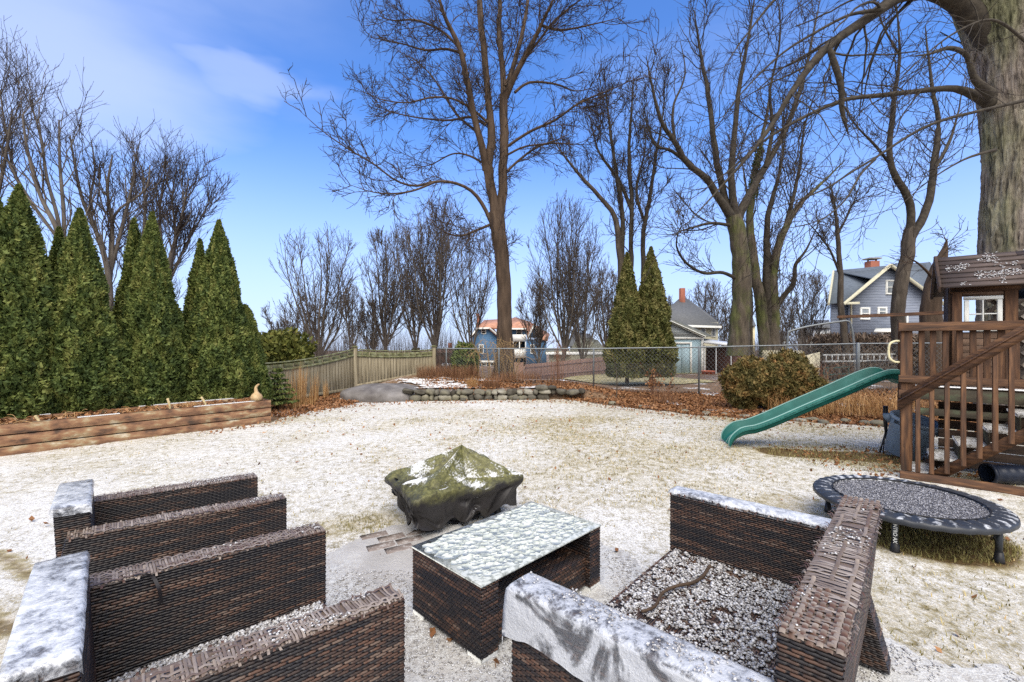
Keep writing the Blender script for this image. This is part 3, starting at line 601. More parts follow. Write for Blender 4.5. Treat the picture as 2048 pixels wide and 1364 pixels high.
def cover(g, F, a0, a1, b0, b1, z0, z1, drop_b0, drop_b1, drop_a0=.0, drop_a1=.0, seed=0, wr=.010, lift=.012):
    """plastic sheet lying over the top of a block and hanging down its sides"""
    nu, nv = int((a1-a0)/.012)+2, 46
    A = np.linspace(-drop_a0, (a1-a0)+drop_a1, nu); wtop = b1-b0; B = np.linspace(-drop_b0, wtop+drop_b1, nv)
    AA, BB = np.meshgrid(A, B, indexing='ij'); La = a1-a0
    rag = .25*(fb(AA*5+seed, 0*BB+seed, 1., 3)-.5)
    ob = np.where(BB < 0, BB*(1+rag*1.8), np.where(BB > wtop, wtop+(BB-wtop)*(1+rag*1.8), BB))
    dz = np.maximum(-ob, 0)+np.maximum(ob-wtop, 0); bx = np.clip(ob, 0, wtop)
    dza = np.maximum(-AA, 0)+np.maximum(AA-La, 0); ax = np.clip(AA, 0, La)
    w = wr*(fb(AA*9+seed, BB*11, seed, 4)-.5)*2+.5*wr*np.abs(fb(AA*4+BB*7+seed, AA*-3+BB*3, seed, 2)-.5)*4
    top = (dz+dza) < 1e-6
    flare = lift*.7+.06*dz+w*1.2
    b_ = b0+bx+np.where(ob < 0, -flare, np.where(ob > wtop, flare, 0)); a_ = a0+ax+np.where(AA < 0, -flare*.7, np.where(AA > La, flare*.7, 0))
    zz = z0+(z1-z0)*ax/La+lift-dz-dza*.9+np.where(top, w*.9+.004, w*.3)-.008*((2*bx/wtop-1)**4)
    P = F.o+F.a*a_[..., None]+F.b*b_[..., None]; P[..., 2] = zz+F.roll*b_
    m_ = P.shape[1]; i = np.arange(nu-1)[:, None]*m_+np.arange(m_-1)
    g.add(P.reshape(-1, 3), np.stack([i, i+1, i+m_+1, i+m_], -1).reshape(-1, 4), .5)
def ice_on(g, F, a0, a1, b0, b1, z, n, s=(.004, .010), thr=.0, seed=0., flat=.6):
    a, b_ = rng.uniform(a0, a1, n), rng.uniform(b0, b1, n); ok = fb(a*9+seed, b_*9, seed, 2) > thr; a, b_ = a[ok], b_[ok]
    P = F.o+F.a*a[:, None]+F.b*b_[:, None]; P[:, 2] = z+F.roll*b_+rng.uniform(0, .006, len(a)); grains(g, P, rng.uniform(*s, len(a)), flat=flat)

# sofa (right) ------------------------------------------------------------
F = Fr((0., 1.58), (.742, -.671))
WS = 1.48; TH = .125
sofa = thing('wicker_loveseat', F(.45, .74, 0), 'two seat dark wicker sofa with icy seat and plastic over both arms', 'sofa')
for k, b0 in enumerate((0, WS-TH)):
    g = G(); panel_block(g, F, 0, .815, b0, b0+TH, .03, .60, .60, rear=.15, wear=.5, seed=20+k*9, flat_top=True)
    if k: fray(g, F(0, b0, .598), F(.8, b0, .598), -F.b, 26, 5)
    arm = g.build('arm', M['wicker'], sofa)
    if k == 0:
        g = G(); cover(g, F, -.02, .84, b0, b0+TH, .60, .60, .155, .05, .10, .01, seed=3.3, wr=.006, lift=.009)
        c = g.build('plastic_cover', M['film'], sofa, True); c['label'] = 'crumpled clear plastic sheet with frost hanging down the near arm'
        g = G(); ice_on(g, F, 0, .8, b0+.01, b0+TH-.01, .617, 500, (.002, .006), .45, 2.); tag(g.build('ice_crust', M['ice'], c), kind='stuff')
    else:
        g = G(); cover(g, F, -.01, .82, b0+.004, b0+TH, .605, .605, .014, .16, .015, .0, seed=8.1, wr=.0025, lift=.006)
        c = g.build('plastic_cover', M['film2'], sofa, True); c['label'] = 'frosted plastic sheet lying flat on the far arm'
g = G()
# leaning back: woven block with its upper end pushed outward
ft, bt = (.80, .935), (.79, .90)
def backblock(g, F, b0, b1, z0, z1, lo, hi, seed, wear, flat_top=False):
    c = [F(lo[0], b0, z0), F(lo[1], b0, z0), F(hi[1], b0, z1), F(hi[0], b0, z1), F(lo[0], b1, z0), F(lo[1], b1, z0), F(hi[1], b1, z1), F(hi[0], b1, z1)]; cen = sum(c)/8
    for k, f in enumerate(((0, 1, 2, 3), (4, 5, 6, 7), (0, 4, 7, 3), (1, 5, 6, 2))):
        q = [c[i] for i in f]; N = np.cross(q[1]-q[0], q[3]-q[0])
        if N@(sum(q)/4-cen) < 0: q = [q[1], q[0], q[3], q[2]]
        weave(g, *q, seed=seed+k)
    if flat_top: g.add(np.array([c[3], c[7], c[6], c[2]]), [[0, 1, 2, 3]], .6)
    else: weave_top(g, c[3], c[7], c[2]-c[3], wear, seed, strand=.0155, basket=.2)
    return c
c = backblock(g, F, .10, WS-.085, .26, .75, (.775, .89), (.80, .935), 40, .8)
fray(g, c[3], c[7], -F.a, 90, 3, (.008, .028)); fray(g, c[2], c[6], F.a, 90, 4, (.008, .022))
bk = g.build('backrest', M['wicker'], sofa)
g = G(); ice_on(g, F, .81, .93, .75, .95, .758, 60, (.003, .007), .0, 1.); ice_on(g, F, .81, .93, .12, 1.3, .757, 220, (.002, .006), .60, 7.)
tag(g.build('ice_crust', M['ice'], bk), kind='stuff')
g = G(); panel_block(g, F, .01, .80, TH, WS-TH, .05, .275, wear=.1, seed=60)
# woven seat top
q = [F(.01, WS-TH, .280), F(.01, TH, .280), F(.8, TH, .280), F(.8, WS-TH, .280)]; weave(g, *q, seed=70)
seat = g.build('seat', M['wicker'], sofa)
g = G(); n = 13500; a, b_ = rng.uniform(.035, .80, n), rng.uniform(TH+.01, WS-TH-.01, n); ok = (fb(a*30, b_*30, 2., 2)+.12*sst(.0, .12, a-.03) > .46); a, b_ = a[ok], b_[ok]
P = F.o+F.a*a[:, None]+F.b*b_[:, None]; P[:, 2] = .286+rng.uniform(0, .008, len(a)); grains(g, P, .003+.0085*rng.random(len(a))**1.6, flat=.5)
tag(g.build('ice_crust', M['ice'], seat), kind='stuff')
for a in (.05, .88):
    for b0 in (.05, WS-.05): g = G(); box(g, F(a, b0, .015), (.03, .03, .018), np.stack([F.a, F.b, V3(0, 0, 1)], 1)); g.build('foot', M['black'], sofa)
# twig lying on the seat
pts = [(1283, 1225), (1310, 1215), (1325, 1190), (1352, 1178), (1385, 1172), (1405, 1162), (1414, 1152), (1420, 1145)]
zz = .302; P = smoothp([gp(x, y, zz)+V3(0, 0, (.004, .006, .010, .014, .016, .022, .028, .034)[i]) for i, (x, y) in enumerate(pts)], 4)
g = G(); tube(g, P, np.linspace(.0065, .009, len(P)), 7); P2 = [P[-6], P[-6]+V3(.02, .012, .012), P[-6]+V3(.028, .03, .01)]; tube(g, P2, [.004, .003, .002], 5)
tag(g.build('fallen_twig', M['bark_red'], None, True), 'crooked brown twig lying on the icy sofa seat', 'twig')

# chairs (left) -----------------------------------------------------------
def chair(F, width, label, seed, la=.87, snow=False):
    t = thing('wicker_armchair', F(-.4, width/2, 0), label, 'armchair', 'wicker armchairs at the end of the table')
    T = .11
    for k, b0 in enumerate((0, width-T)):
        g = G(); panel_block(g, F, 0, -la, b0, b0+T, .03, .598, .625, rear=-.12, wear=(.95 if k == 0 and snow else .75), seed=seed+k*7, top=False)
        wr = (1.0 if (k == 0 and snow) else .55 if k else .8); q0, q1 = F(0, b0, .598), F(-la, b0, .625)
        weave_top(g, q0, q1, F.b*T, wr*.8, seed+k*5, strand=.0095)
        fray(g, q0, q1, -F.b, int(30*wr), seed+k, (.006, .02)); fray(g, q0+F.b*T, q1+F.b*T, F.b, int(26*wr), seed+k+3, (.006, .022))
        am = g.build('arm', M['wicker'], t)
        g = G(); ice_on(g, F, -la, -.02, b0+.01, b0+T-.01, .612, int(800*wr), (.002, .006), .5, seed*1.); tag(g.build('ice_crust', M['ice'], am), kind='stuff')
    g = G(); c = backblock(g, F, T-.02, width-T+.02, .26, .74, (-.775, -.89), (-.80, -.915), seed+30, .3, True); bk = g.build('backrest', M['wicker'], t)
    g = G(); Fb = Fr(F.o[:2], F.a, F.roll); cover(g, Fb, -.925, -.795, T-.03, width-T+.03, .742, .742, .035, .03, .03, .012, seed=seed*1.7, wr=.0028, lift=.006)
    cv = g.build('plastic_cover', M['film2'], t, True); cv['label'] = 'wet frosted plastic sheet taped over the top of the backrest'
    g = G(); panel_block(g, F, -.02, -.79, T, width-T, .05, .275, wear=.1, seed=seed+50); q = [F(-.02, width-T, .28), F(-.02, T, .28), F(-.8, T, .28), F(-.8, width-T, .28)]; weave(g, q[1], q[0], q[3], q[2], seed=seed+3)
    st = g.build('seat', M['wicker'], t)
    g = G(); ice_on(g, F, -.78, -.03, T+.01, width-T-.01, .286, 9000, (.004, .010), .3, seed*.3); tag(g.build('ice_crust', M['ice'], st), kind='stuff')
    for a in (-.05, -.92):
        for b0 in (.05, width-.05): g = G(); box(g, F(a, b0, .015-F.roll*b0), (.03, .03, .016+abs(F.roll*b0)), np.stack([F.a, F.b, V3(0, 0, 1)], 1)); g.build('foot', M['black'], t)
    return t
FB = Fr((-.365, 1.526), (.742, .670)); cb = chair(FB, .845, 'nearest dark wicker armchair with badly frayed arms and plastic on its back', 3, .87, True)
FA = Fr((-1.253, 2.50), (.742, .670), -.04); ca = chair(FA, .75, 'farther dark wicker armchair on the patio edge, smaller in view, with a plastic topped back', 9, .87)
# a loose strap hanging from the near chair's far arm
P = [gp(255, 1150, .62), gp(285, 1146, .627), gp(305, 1152, .605), gp(318, 1178, .56), gp(322, 1205, .50)]; P = [p-FB.b*.012 for p in P]; P = smoothp(P, 3); g = G()
V = np.stack([P-V3(.004, .004, -.002), P+V3(.004, .004, .002)], 1).reshape(-1, 3); g.add(V, [[2*i, 2*i+1, 2*i+3, 2*i+2] for i in range(len(P)-1)], .15); g.build('loose_strand', M['wicker'], cb)

# table --------------------------------------------------------------------
A, B_, C_, D_ = [gp(*p, .372) for p in ((825, 1093), (963, 1172), (1200, 1050), (1060, 1008))]
FT = Fr((B_[0], B_[1]), (C_-B_)[:2]); LT = np.linalg.norm(C_-B_); WT = np.linalg.norm(A-B_)
tb = thing('wicker_coffee_table', FT(LT/2, WT/2, 0), 'low dark wicker coffee table with ice crusted glass top and a shelf', 'coffee table')
TW = .105
for a0, nm in ((0, 0), (LT-TW, 1)):
    g = G(); panel_block(g, FT, a0, a0+TW, .0, WT, .035, .362, wear=.0, seed=80+nm*9, row=.0150, stake=.0135); g.build('side_panel', M['wicker'], tb)
g = G(); panel_block(g, FT, TW, LT-TW, .03, WT-.03, .04, .205, seed=90, top=False, row=.0150, stake=.0135)
q = [FT(TW, .03, .208), FT(LT-TW, .03, .208), FT(LT-TW, WT-.03, .208), FT(TW, WT-.03, .208)]; weave(g, *q, seed=91, row=.013, stake=.024)
g.build('shelf', M['wicker'], tb)
m, nt, b = newmat('iced_glass'); tv = tex(nt, 21, kind='F1', stretch=(1.2, 1, 1)); te = tex(nt, 26, 5, .6, dist=1.0); tb2 = tex(nt, 5, 3)
f = mth(nt, 'SUBTRACT', mth(nt, 'ADD', te.outputs['Fac'], mth(nt, 'MULTIPLY', tb2.outputs['Fac'], .2)), mth(nt, 'MULTIPLY', tv.outputs['Distance'], .12))
nt.links.new(ramp(nt, f, [(.42, (.28, .30, .275)), (.5, (.42, .45, .42)), (.58, (.60, .63, .60)), (.8, (.68, .71, .69))]), b.inputs['Base Color']); b.inputs['Roughness'].default_value = .12; b.inputs['Specular IOR Level'].default_value = .6
M['iceglass'] = m; M['glassedge'] = flat('glass_edge', (.30, .36, .33), .15, 0, .1, 3, .6)
g = G(); box(g, FT(LT/2, WT/2, .3695), (LT/2+.006, WT/2+.006, .0045), np.stack([FT.a, FT.b, V3(0, 0, 1)], 1), .0015); tp = g.build('glass_top', M['iceglass'], tb)
# overlapping thin ice plates
n = 1250; a, b_ = rng.uniform(.03, LT-.03, n), rng.uniform(.03, WT-.03, n); n = len(a); ed = np.minimum(np.minimum(a, LT-a), np.minimum(b_, WT-b_))
ok = (ed > .05) | (rng.random(n) < .35); a, b_ = a[ok], b_[ok]; n = len(a)
k = 9; th = np.arange(k)*2*np.pi/k; Rr = rng.uniform(.009, .031, (n, 1))*(.5+.8*rng.random((n, k)))
ax = a[:, None]+Rr*np.cos(th)*1.2; bx = b_[:, None]+Rr*np.sin(th); tz = .3743+rng.uniform(0, .0013, (n, 1))+.0006*rng.random((n, k))
ax, bx = np.clip(ax, .004, LT-.004), np.clip(bx, .004, WT-.004)
Pt = FT.o+FT.a*ax[..., None]+FT.b*bx[..., None]; Pt[..., 2] = tz; Pb = Pt.copy(); Pb[..., 2] = .3741
V = np.concatenate([Pt, Pb], 1).reshape(-1, 3); j = np.arange(k); j2 = (j+1) % k; bs_ = np.arange(n)[:, None]*2*k
m, nt, b = newmat('ice_plates'); te = tex(nt, 40, 4); nt.links.new(mixc(nt, mth(nt, 'MULTIPLY', te.outputs['Fac'], .5), ramp(nt, attr(nt), [(0, (.40, .43, .38)), (.5, (.53, .56, .51)), (1, (.66, .68, .63))]), (.6, .65, .62)), b.inputs['Base Color']); b.inputs['Roughness'].default_value = .42; b.inputs['Specular IOR Level'].default_value = .25; b.inputs['IOR'].default_value = 1.31; bump(nt, b, te.outputs['Fac'], .2, .002); M['plates'] = m
g = G(); g.add(V, bs_+j[None, ::1], np.repeat(rng.random(n), 2*k)); g.f.append((bs_[:, :, None]+np.stack([j, j2, j2+k, j+k], -1)[None]).reshape(-1, 4))
tag(g.build('ice_plates', M['plates'], tp), kind='stuff')
for a, b0 in ((.05, .05), (.05, WT-.05), (LT-.05, .05), (LT-.05, WT-.05)):
    g = G(); box(g, FT(a, b0, .025), (.051, .051, .017), np.stack([FT.a, FT.b, V3(0, 0, 1)], 1), .004); g.build('foot', M['white'], tb)

# fire pit with cover -------------------------------------------------------
E1, E2 = nrm(V3(.84, .54, 0)), nrm(V3(-.54, .84, 0)); N0 = V3(-.70, 3.22, 0); SA, SB = .96, .74
pit = thing('covered_fire_pit', N0+E1*SA/2+E2*SB/2, 'square fire pit under a mossy black cover with snow in its folds', 'fire pit')
cc = N0+E1*SA/2+E2*SB/2
# cover: square pyramid top then a creased skirt
nu, nv = 361, 110
th = np.linspace(0, 2*np.pi, nu); rr = np.linspace(0, 1.35, nv); TT, RR = np.meshgrid(th, rr)
cs, sn = np.cos(TT), np.sin(TT); sq = 1/np.maximum(np.abs(cs), np.abs(sn)); sq = sq*(1-.02*(np.maximum(np.abs(cs), np.abs(sn)) < .74))
q = np.clip(RR, 0, 1); sk = np.clip(RR-1, 0, .35)/.35
a_ = q*sq*cs*SA/2; b_ = q*sq*sn*SB/2
diag = np.minimum(np.abs(cs), np.abs(sn))*1.414         # 1 on the ridges
zz = .592-.225*q**.85-.085*np.sin(np.clip(q, 0, 1)**.7*np.pi)*(1-diag)**.8-.03*q*(1-diag)
zz = zz-.045*(np.abs(cs) < .6)*(np.abs(sn) > .8)*q*(1-q)*2
zz = zz+.035*(sst(.45, .0, np.hypot(TT-3*np.pi/4, 0))*0+np.exp(-((TT-.78)/.25)**2)*q)-.055*np.exp(-((TT-2.356)/.4)**2)*q**2-.02*np.exp(-((TT-3.927)/.35)**2)*q
cr1 = fb(np.cos(TT)*3.5, np.sin(TT)*3.5+RR*3, 3., 2)-.5; cr2 = np.abs(fb(np.cos(TT)*5+RR*3, RR*5+np.sin(TT)*5, 6., 2)-.5)
wv = sst(.4, 1.05, RR)
zz = zz+.018*np.sin(TT*6+5*cr1)*sst(.5, 1., q)*(1-sk)-.245*sk**.9*(1-.50*np.exp(-((TT-2.5)/.6)**2))+.05*cr1*wv-.10*cr2*wv+.03*np.cos(TT*13+4*cr1)*sk
out = (.020*np.sin(TT*11+7*cr1)*sk+.012*np.sin(np.clip(sk*3, 0, 1)*np.pi)+.11*cr1*sst(.9, 1.3, RR)-.15*cr2*sst(1.0, 1.15, RR)+.010*np.sin(TT*19+6*cr1)*sst(1.02, 1.3, RR)-.03*sk)-.02*sst(.9, 1., RR)*(1-diag)
a_ = a_+out*cs; b_ = b_+out*sn
bulge = .6*np.exp(-((TT-3.927)/.2)**2)*sst(.85, 1.1, RR)*(1-sst(1.15, 1.35, RR)); a_ -= .05*bulge; b_ -= .05*bulge
shift = V3(.07, .03, 0)*(1-q[..., None])
P = cc+E1*a_[..., None]+E2*b_[..., None]+shift; P[..., 2] = zz
m, nt, b = newmat('mossy_cover'); tn = tex(nt, 34, 7, .75); tb_ = tex(nt, 3.2, 5, .6, loc=(2, 1, 0)); ts = tex(nt, 60, 5, .75); tw = tex(nt, 2.6, 3, .5, loc=(7.3, 2.1, 0))
ge = NN(nt, 'ShaderNodeNewGeometry'); sp = NN(nt, 'ShaderNodeSeparateXYZ'); nt.links.new(ge.outputs['Normal'], sp.inputs[0]); up = mth(nt, 'ABSOLUTE', sp.outputs['Z'])
moss = ramp(nt, tn.outputs['Fac'], [(.35, (.045, .042, .02)), (.5, (.11, .108, .036)), (.68, (.22, .21, .08))])
tcc = NN(nt, 'ShaderNodeTexCoord'); so_ = NN(nt, 'ShaderNodeSeparateXYZ'); nt.links.new(tcc.outputs['Object'], so_.inputs[0])
mk = mth(nt, 'ADD', mth(nt, 'MULTIPLY', so_.outputs['Z'], 4.2), mth(nt, 'MULTIPLY', tb_.outputs['Fac'], 1.5)); 
col = mixc(nt, ramp(nt, mth(nt, 'MULTIPLY', mk, .4), [(.78, (0, 0, 0)), (.93, (1, 1, 1))]), ramp(nt, tb_.outputs['Fac'], [(.3, (.012, .011, .012)), (.7, (.032, .028, .027))]), moss)
sk_ = mth(nt, 'ADD', mth(nt, 'MULTIPLY', tw.outputs['Fac'], 1.15), mth(nt, 'ADD', mth(nt, 'MULTIPLY', ts.outputs['Fac'], .62), mth(nt, 'MULTIPLY', up, .30)))
sk_ = mth(nt, 'ADD', sk_, mth(nt, 'MULTIPLY', mth(nt, 'LESS_THAN', so_.outputs['Z'], .36), -.13))
kk = mth(nt, 'MULTIPLY', mth(nt, 'SUBTRACT', sk_, 1.155), 9, clamp=True)
nt.links.new(mixc(nt, kk, col, (.80, .81, .82)), b.inputs['Base Color']); b.inputs['Roughness'].default_value = .5; bump(nt, b, mth(nt, 'ADD', mth(nt, 'MULTIPLY', tn.outputs['Fac'], .35), mth(nt, 'MULTIPLY', kk, .5)), .5, .008); M['pitcover'] = m
g = G(); i = np.arange(nv-1)[:, None]*nu+np.arange(nu-1); g.add(P.reshape(-1, 3), np.stack([i, i+1, i+nu+1, i+nu], -1).reshape(-1, 4)); g.build('cover', M['pitcover'], pit, True)
R = np.stack([E1, E2, V3(0, 0, 1)], 1); g = G(); box(g, cc+V3(0, 0, .19), (SA/2-.16, SB/2-.14, .07), R); box(g, cc+V3(0, 0, .305), (SA/2-.05, SB/2-.05, .02), R); g.build('bowl', M['black'], pit)
for s1 in (-1, 1):
    for s2 in (-1, 1):
        g = G(); o = cc+E1*s1*(SA/2-.17)+E2*s2*(SB/2-.15)
        poly = [(-.03, 0), (.02, 0), (.045, .07), (.17, .07), (.2, .03), (.30, .03), (.30, .14), (-.0, .14)]
        V = []
        for off in (-.012, .012):
            for (u, z) in poly: V.append(o+E1*(-s1*u)+E2*off*1.+V3(0, 0, z))
        n = len(poly); g.add(V, [list(range(n)), list(range(n, 2*n))]+[[q_, (q_+1) % n, (q_+1) % n+n, q_+n] for q_ in range(n)]); g.build('leg', M['black'], pit)

# mini trampoline ------------------------------------------------------------
tc_, tr, tz_ = V3(3.03, 3.47, 0), .585, .262
tp_ = thing('mini_trampoline', tc_, 'small round black exercise trampoline with icy mat on short legs', 'trampoline')
nu = 241; th = np.linspace(0, 2*np.pi, nu); pl = np.cos(th*38)
prof = [(.45, 0.), (.455, .008), (.475, .011), (.51, .011), (.55, .010), (.578, .004), (.590, -.006), (.592, -.030), (.586, -.036)]
Rr = np.array([p[0] for p in prof])[:, None]; Zz = np.array([p[1] for p in prof])[:, None]; wgt = np.array([.2, .6, 1, 1, .8, .4, .2, .3, .5])[:, None]
R_ = Rr+.003*pl*wgt; Z_ = tz_+Zz+.0055*pl*wgt+.004*(fb(th*6, Rr*9, 2.)-.5); g = G()
P = np.stack([tc_[0]+R_*np.cos(th+.25*(R_-.5)), tc_[1]+R_*np.sin(th+.25*(R_-.5)), Z_], -1); i = np.arange(len(prof)-1)[:, None]*nu+np.arange(nu-1)
g.add(P.reshape(-1, 3), np.stack([i, i+1, i+nu+1, i+nu], -1).reshape(-1, 4))
m, nt, b = newmat('pad_snowy'); tcx = NN(nt, 'ShaderNodeTexCoord'); sx = NN(nt, 'ShaderNodeSeparateXYZ'); nt.links.new(tcx.outputs['Object'], sx.inputs[0])
an = mth(nt, 'ARCTAN2', sx.outputs['Y'], sx.outputs['X']); rad = mth(nt, 'SQRT', mth(nt, 'ADD', mth(nt, 'MULTIPLY', sx.outputs['X'], sx.outputs['X']), mth(nt, 'MULTIPLY', sx.outputs['Y'], sx.outputs['Y'])))
sw = mth(nt, 'SINE', mth(nt, 'ADD', mth(nt, 'MULTIPLY', an, 38), mth(nt, 'MULTIPLY', rad, 26))); ts = tex(nt, 24, 5, .7); tl = tex(nt, 3, 3)
f = mth(nt, 'ADD', mth(nt, 'MULTIPLY', sw, .11), mth(nt, 'ADD', mth(nt, 'MULTIPLY', ts.outputs['Fac'], .8), mth(nt, 'MULTIPLY', tl.outputs['Fac'], .5)))
f = mth(nt, 'SUBTRACT', f, mth(nt, 'MULTIPLY', mth(nt, 'GREATER_THAN', rad, .582), 1.0))
k = mth(nt, 'MULTIPLY', mth(nt, 'SUBTRACT', f, .72), 5, clamp=True)
nt.links.new(mixc(nt, k, (.03, .034, .042), (.62, .64, .67)), b.inputs['Base Color']); b.inputs['Roughness'].default_value = .42; M['pad'] = m
g.build('frame_pad', m, tp_, True)
m, nt, b = newmat('icy_mat'); t = tex(nt, 75, 5, .7); nt.links.new(ramp(nt, t.outputs['Fac'], [(.36, (.03, .03, .036)), (.55, (.12, .118, .13)), (.68, (.4, .4, .43))]), b.inputs['Base Color']); b.inputs['Roughness'].default_value = .35; bump(nt, b, t.outputs['Fac'], .9, .012); M['icymat'] = m
g = G(); th_ = np.arange(64)*2*np.pi/64; g.add([(tc_[0]+.462*np.cos(q), tc_[1]+.462*np.sin(q), tz_-.004) for q in th_], [list(range(64))]); mt = g.build('mat', m, tp_)
g = G(); n = 5200; r_, t_ = .45*np.sqrt(rng.random(n)), rng.uniform(0, 6.28, n); grains(g, np.stack([tc_[0]+r_*np.cos(t_), tc_[1]+r_*np.sin(t_), np.full(n, tz_)], -1), rng.uniform(.003, .007, n), a=rng.random(n)**1.6*.35); 
m, nt, b = newmat('grey_ice'); nt.links.new(ramp(nt, attr(nt), [(0, (.16, .16, .18)), (.35, (.46, .46, .49))]), b.inputs['Base Color']); b.inputs['Roughness'].default_value = .25
tag(g.build('ice_crust', m, mt), kind='stuff')
g = G(); th_ = np.linspace(0, 2*np.pi, 73); tubes(g, np.stack([tc_[0]+.456*np.cos(th_), tc_[1]+.456*np.sin(th_), tz_+.012+0*th_], -1)[None], np.full((1, 73), .005), 6); g.build('edge_piping', M['black'], tp_)
M['legtube'] = flat('dark_tube', (.03, .035, .042), .35, .3)
legs = [gp(1790, 1104), gp(1998, 1126), gp(1656, 1024), gp(2013, 1085), gp(1700, 1010), (3.35, 3.95, 0)]
for k, p in enumerate(legs):
    p = np.array(p, float); d = p-tc_; d[2] = 0; p = tc_+nrm(d)*min(np.linalg.norm(d), .56)
    g = G(); tube(g, [p+V3(0, 0, .03), p+V3(0, 0, .235)], [.019, .019], 14); lg = g.build('leg', M['legtube'], tp_, True)
    g = G(); tube(g, [p+V3(0, 0, .0), p+V3(0, 0, .012), p+V3(0, 0, .075)], [.029, .029, .0205], 14); g.build('rubber_foot', M['black'], lg, True)
    if k == 0: legtxt = (lg, p)
def text(body, size, loc, rot, m, parent, name='lettering', ex=.0006, width=None):
    cu = bpy.data.curves.new('t', 'FONT'); cu.body = body; cu.size = size; cu.extrude = ex; cu.align_x = 'CENTER'; cu.align_y = 'CENTER'; cu.offset = size*.018
    ob = bpy.data.objects.new('t', cu); S.collection.objects.link(ob); dg = bpy.context.evaluated_depsgraph_get(); me = bpy.data.meshes.new_from_object(ob.evaluated_get(dg))
    bpy.data.objects.remove(ob); off = Vector(); p = parent
    while p is not None: off += p.location; p = p.parent
    R4 = Matrix([list(r) for r in rot]).to_4x4(); me.transform(Matrix.Translation(Vector(loc)-off)@R4); me.materials.clear(); me.materials.append(m)
    o = bpy.data.objects.new(name, me); S.collection.objects.link(o); o.parent = parent; return o
lg, p = legtxt; d = nrm(V3(-p[0], -p[1], 0)); side = nrm(np.cross(d, V3(0, 0, 1)))*-1
# text runs down the tube: x axis = down, y axis = to the right
xa = V3(0, 0, -1); za = d; ya = np.cross(za, xa); text('BENTRO AX', .030, p+d*.0195+V3(0, 0, .15), np.stack([xa, ya, za], 1), M['white'], lg)
# ---------------------------------------------------------------- play set
p0, dv, nv_ = V3(4.20, 4.83, 0), nrm(V3(.77, -.64, 0)), nrm(V3(.64, .77, 0))
RP = np.stack([dv, nv_, V3(0, 0, 1)], 1)
def Q(t, n, z): return p0+dv*t+nv_*n+V3(0, 0, z)
def pb(g, t0, t1, n0, n1, z0, z1, ch=.004): box(g, Q((t0+t1)/2, (n0+n1)/2, (z0+z1)/2), ((t1-t0)/2, (n1-n0)/2, (z1-z0)/2), RP, ch)
ps = thing('wooden_play_set', Q(.8, 1.0, 0), 'brown stained wooden playhouse tower with stairs, railings and pitched roof, at the right edge', 'play set')
def part(name, mk, *boxes, parent=None):
    g = G()
    for b_ in boxes: pb(g, *b_)
    return g.build(name, M[mk], parent or ps)
part('base_beam', 'pw_h', (-.03, 1.7, -.06, -.015, 0, .085))
part('newel_post', 'pw_v', (-.02, .07, -.012, .06, .085, .83))
# hand rail
def slope_board(name, mk, t0, z0, t1, z1, n0, n1, dz):
    g = G(); c = [Q(t0, n0, z0-dz), Q(t1, n0, z1-dz), Q(t1, n1, z1-dz), Q(t0, n1, z0-dz), Q(t0, n0, z0), Q(t1, n0, z1), Q(t1, n1, z1), Q(t0, n1, z0)]
    solid(g, c); return g.build(name, M[mk], ps)
sl_ = .83; hz_ = lambda t: .855+sl_*t
slope_board('handrail', 'pw_h', -.05, hz_(-.05), 1.6, hz_(1.6), -.045, -.012, .085)
slope_board('handrail_cap', 'pw_h', -.05, hz_(-.05)+.012, 1.6, hz_(1.6)+.012, -.055, .03, .012)
slope_board('handrail', 'pw_h', .0, hz_(.0), 1.6, hz_(1.6), .56, .59, .085)
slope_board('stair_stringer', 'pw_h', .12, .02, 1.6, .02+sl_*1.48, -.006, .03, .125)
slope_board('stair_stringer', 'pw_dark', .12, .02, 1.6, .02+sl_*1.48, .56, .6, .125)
g = G()
for k in range(11):
    t = .115+.112*k+.006*math.sin(k*5); w = .020
    zb = max(.09, .02+sl_*(t-.12)-.115+.03) if k > 1 else .088
    g = G(); pb(g, t-w, t+w, -.045 if False else -.043, -.008, zb, hz_(t)-.06); g.build('baluster', M['pw_v'], ps)
m, nt, b = newmat('snowy_tread'); t = tex(nt, 28, 6, .7); nt.links.new(ramp(nt, t.outputs['Fac'], [(.36, (.12, .10, .07)), (.46, (.5, .49, .47)), (.6, (.82, .82, .82))]), b.inputs['Base Color']); b.inputs['Roughness'].default_value = .8; bump(nt, b, t.outputs['Fac'], .8, .01); M['snowtread'] = m
for k in range(6):
    t0 = -.02+.205*k if k else -.0; z = .085+.17*k
    g = G(); pb(g, t0+.03, t0+.27, .035, .555, z-.03, z); g.build('tread', M['snowtread'], ps)
    if k: g = G(); pb(g, t0+.04, t0+.055, .035, .555, z-.17, z-.032); g.build('riser', M['pw_moss'], ps)
# tower: posts
for (t, n) in ((.03, .62), (.03, 1.9), (2.2, .62), (2.2, 1.9)): part('tower_post', 'pw_v', (t-.045, t+.065, n-.01, n+.09, 0, 1.60))
M['snow'] = mat('snow', [(.3, (.68, .69, .70)), (.6, (.84, .84, .85))], 20, 5, .8, .5, .006)
part('deck_beam', 'pw_moss', (.14, 2.2, .58, .63, .80, .93), (.14, 2.2, .60, .65, .62, .70)); part('deck', 'pw_h', (-.02, 2.3, .64, 2.0, .90, .945)); part('deck_snow', 'snow', (.12, 2.2, .575, .70, .947, .962))
part('deck_beam', 'pw_h', (-.03, .13, .575, .60, .80, .90))
g = G()
for k in range(7): pb(g, .32, 2.3, .72, .74, .05+.105*k, .145+.105*k)
g.build('skirt_boards', M['pw_dark'], ps)
part('skirt_boards', 'pw_dark', (.7, 2.3, .60, .62, .0, .12))
part('railing_top', 'pw_h', (-.03, .96, .585, .62, 1.585, 1.685)); part('railing_top', 'pw_h', (-.0, .03, .70, 1.95, 1.585, 1.685))
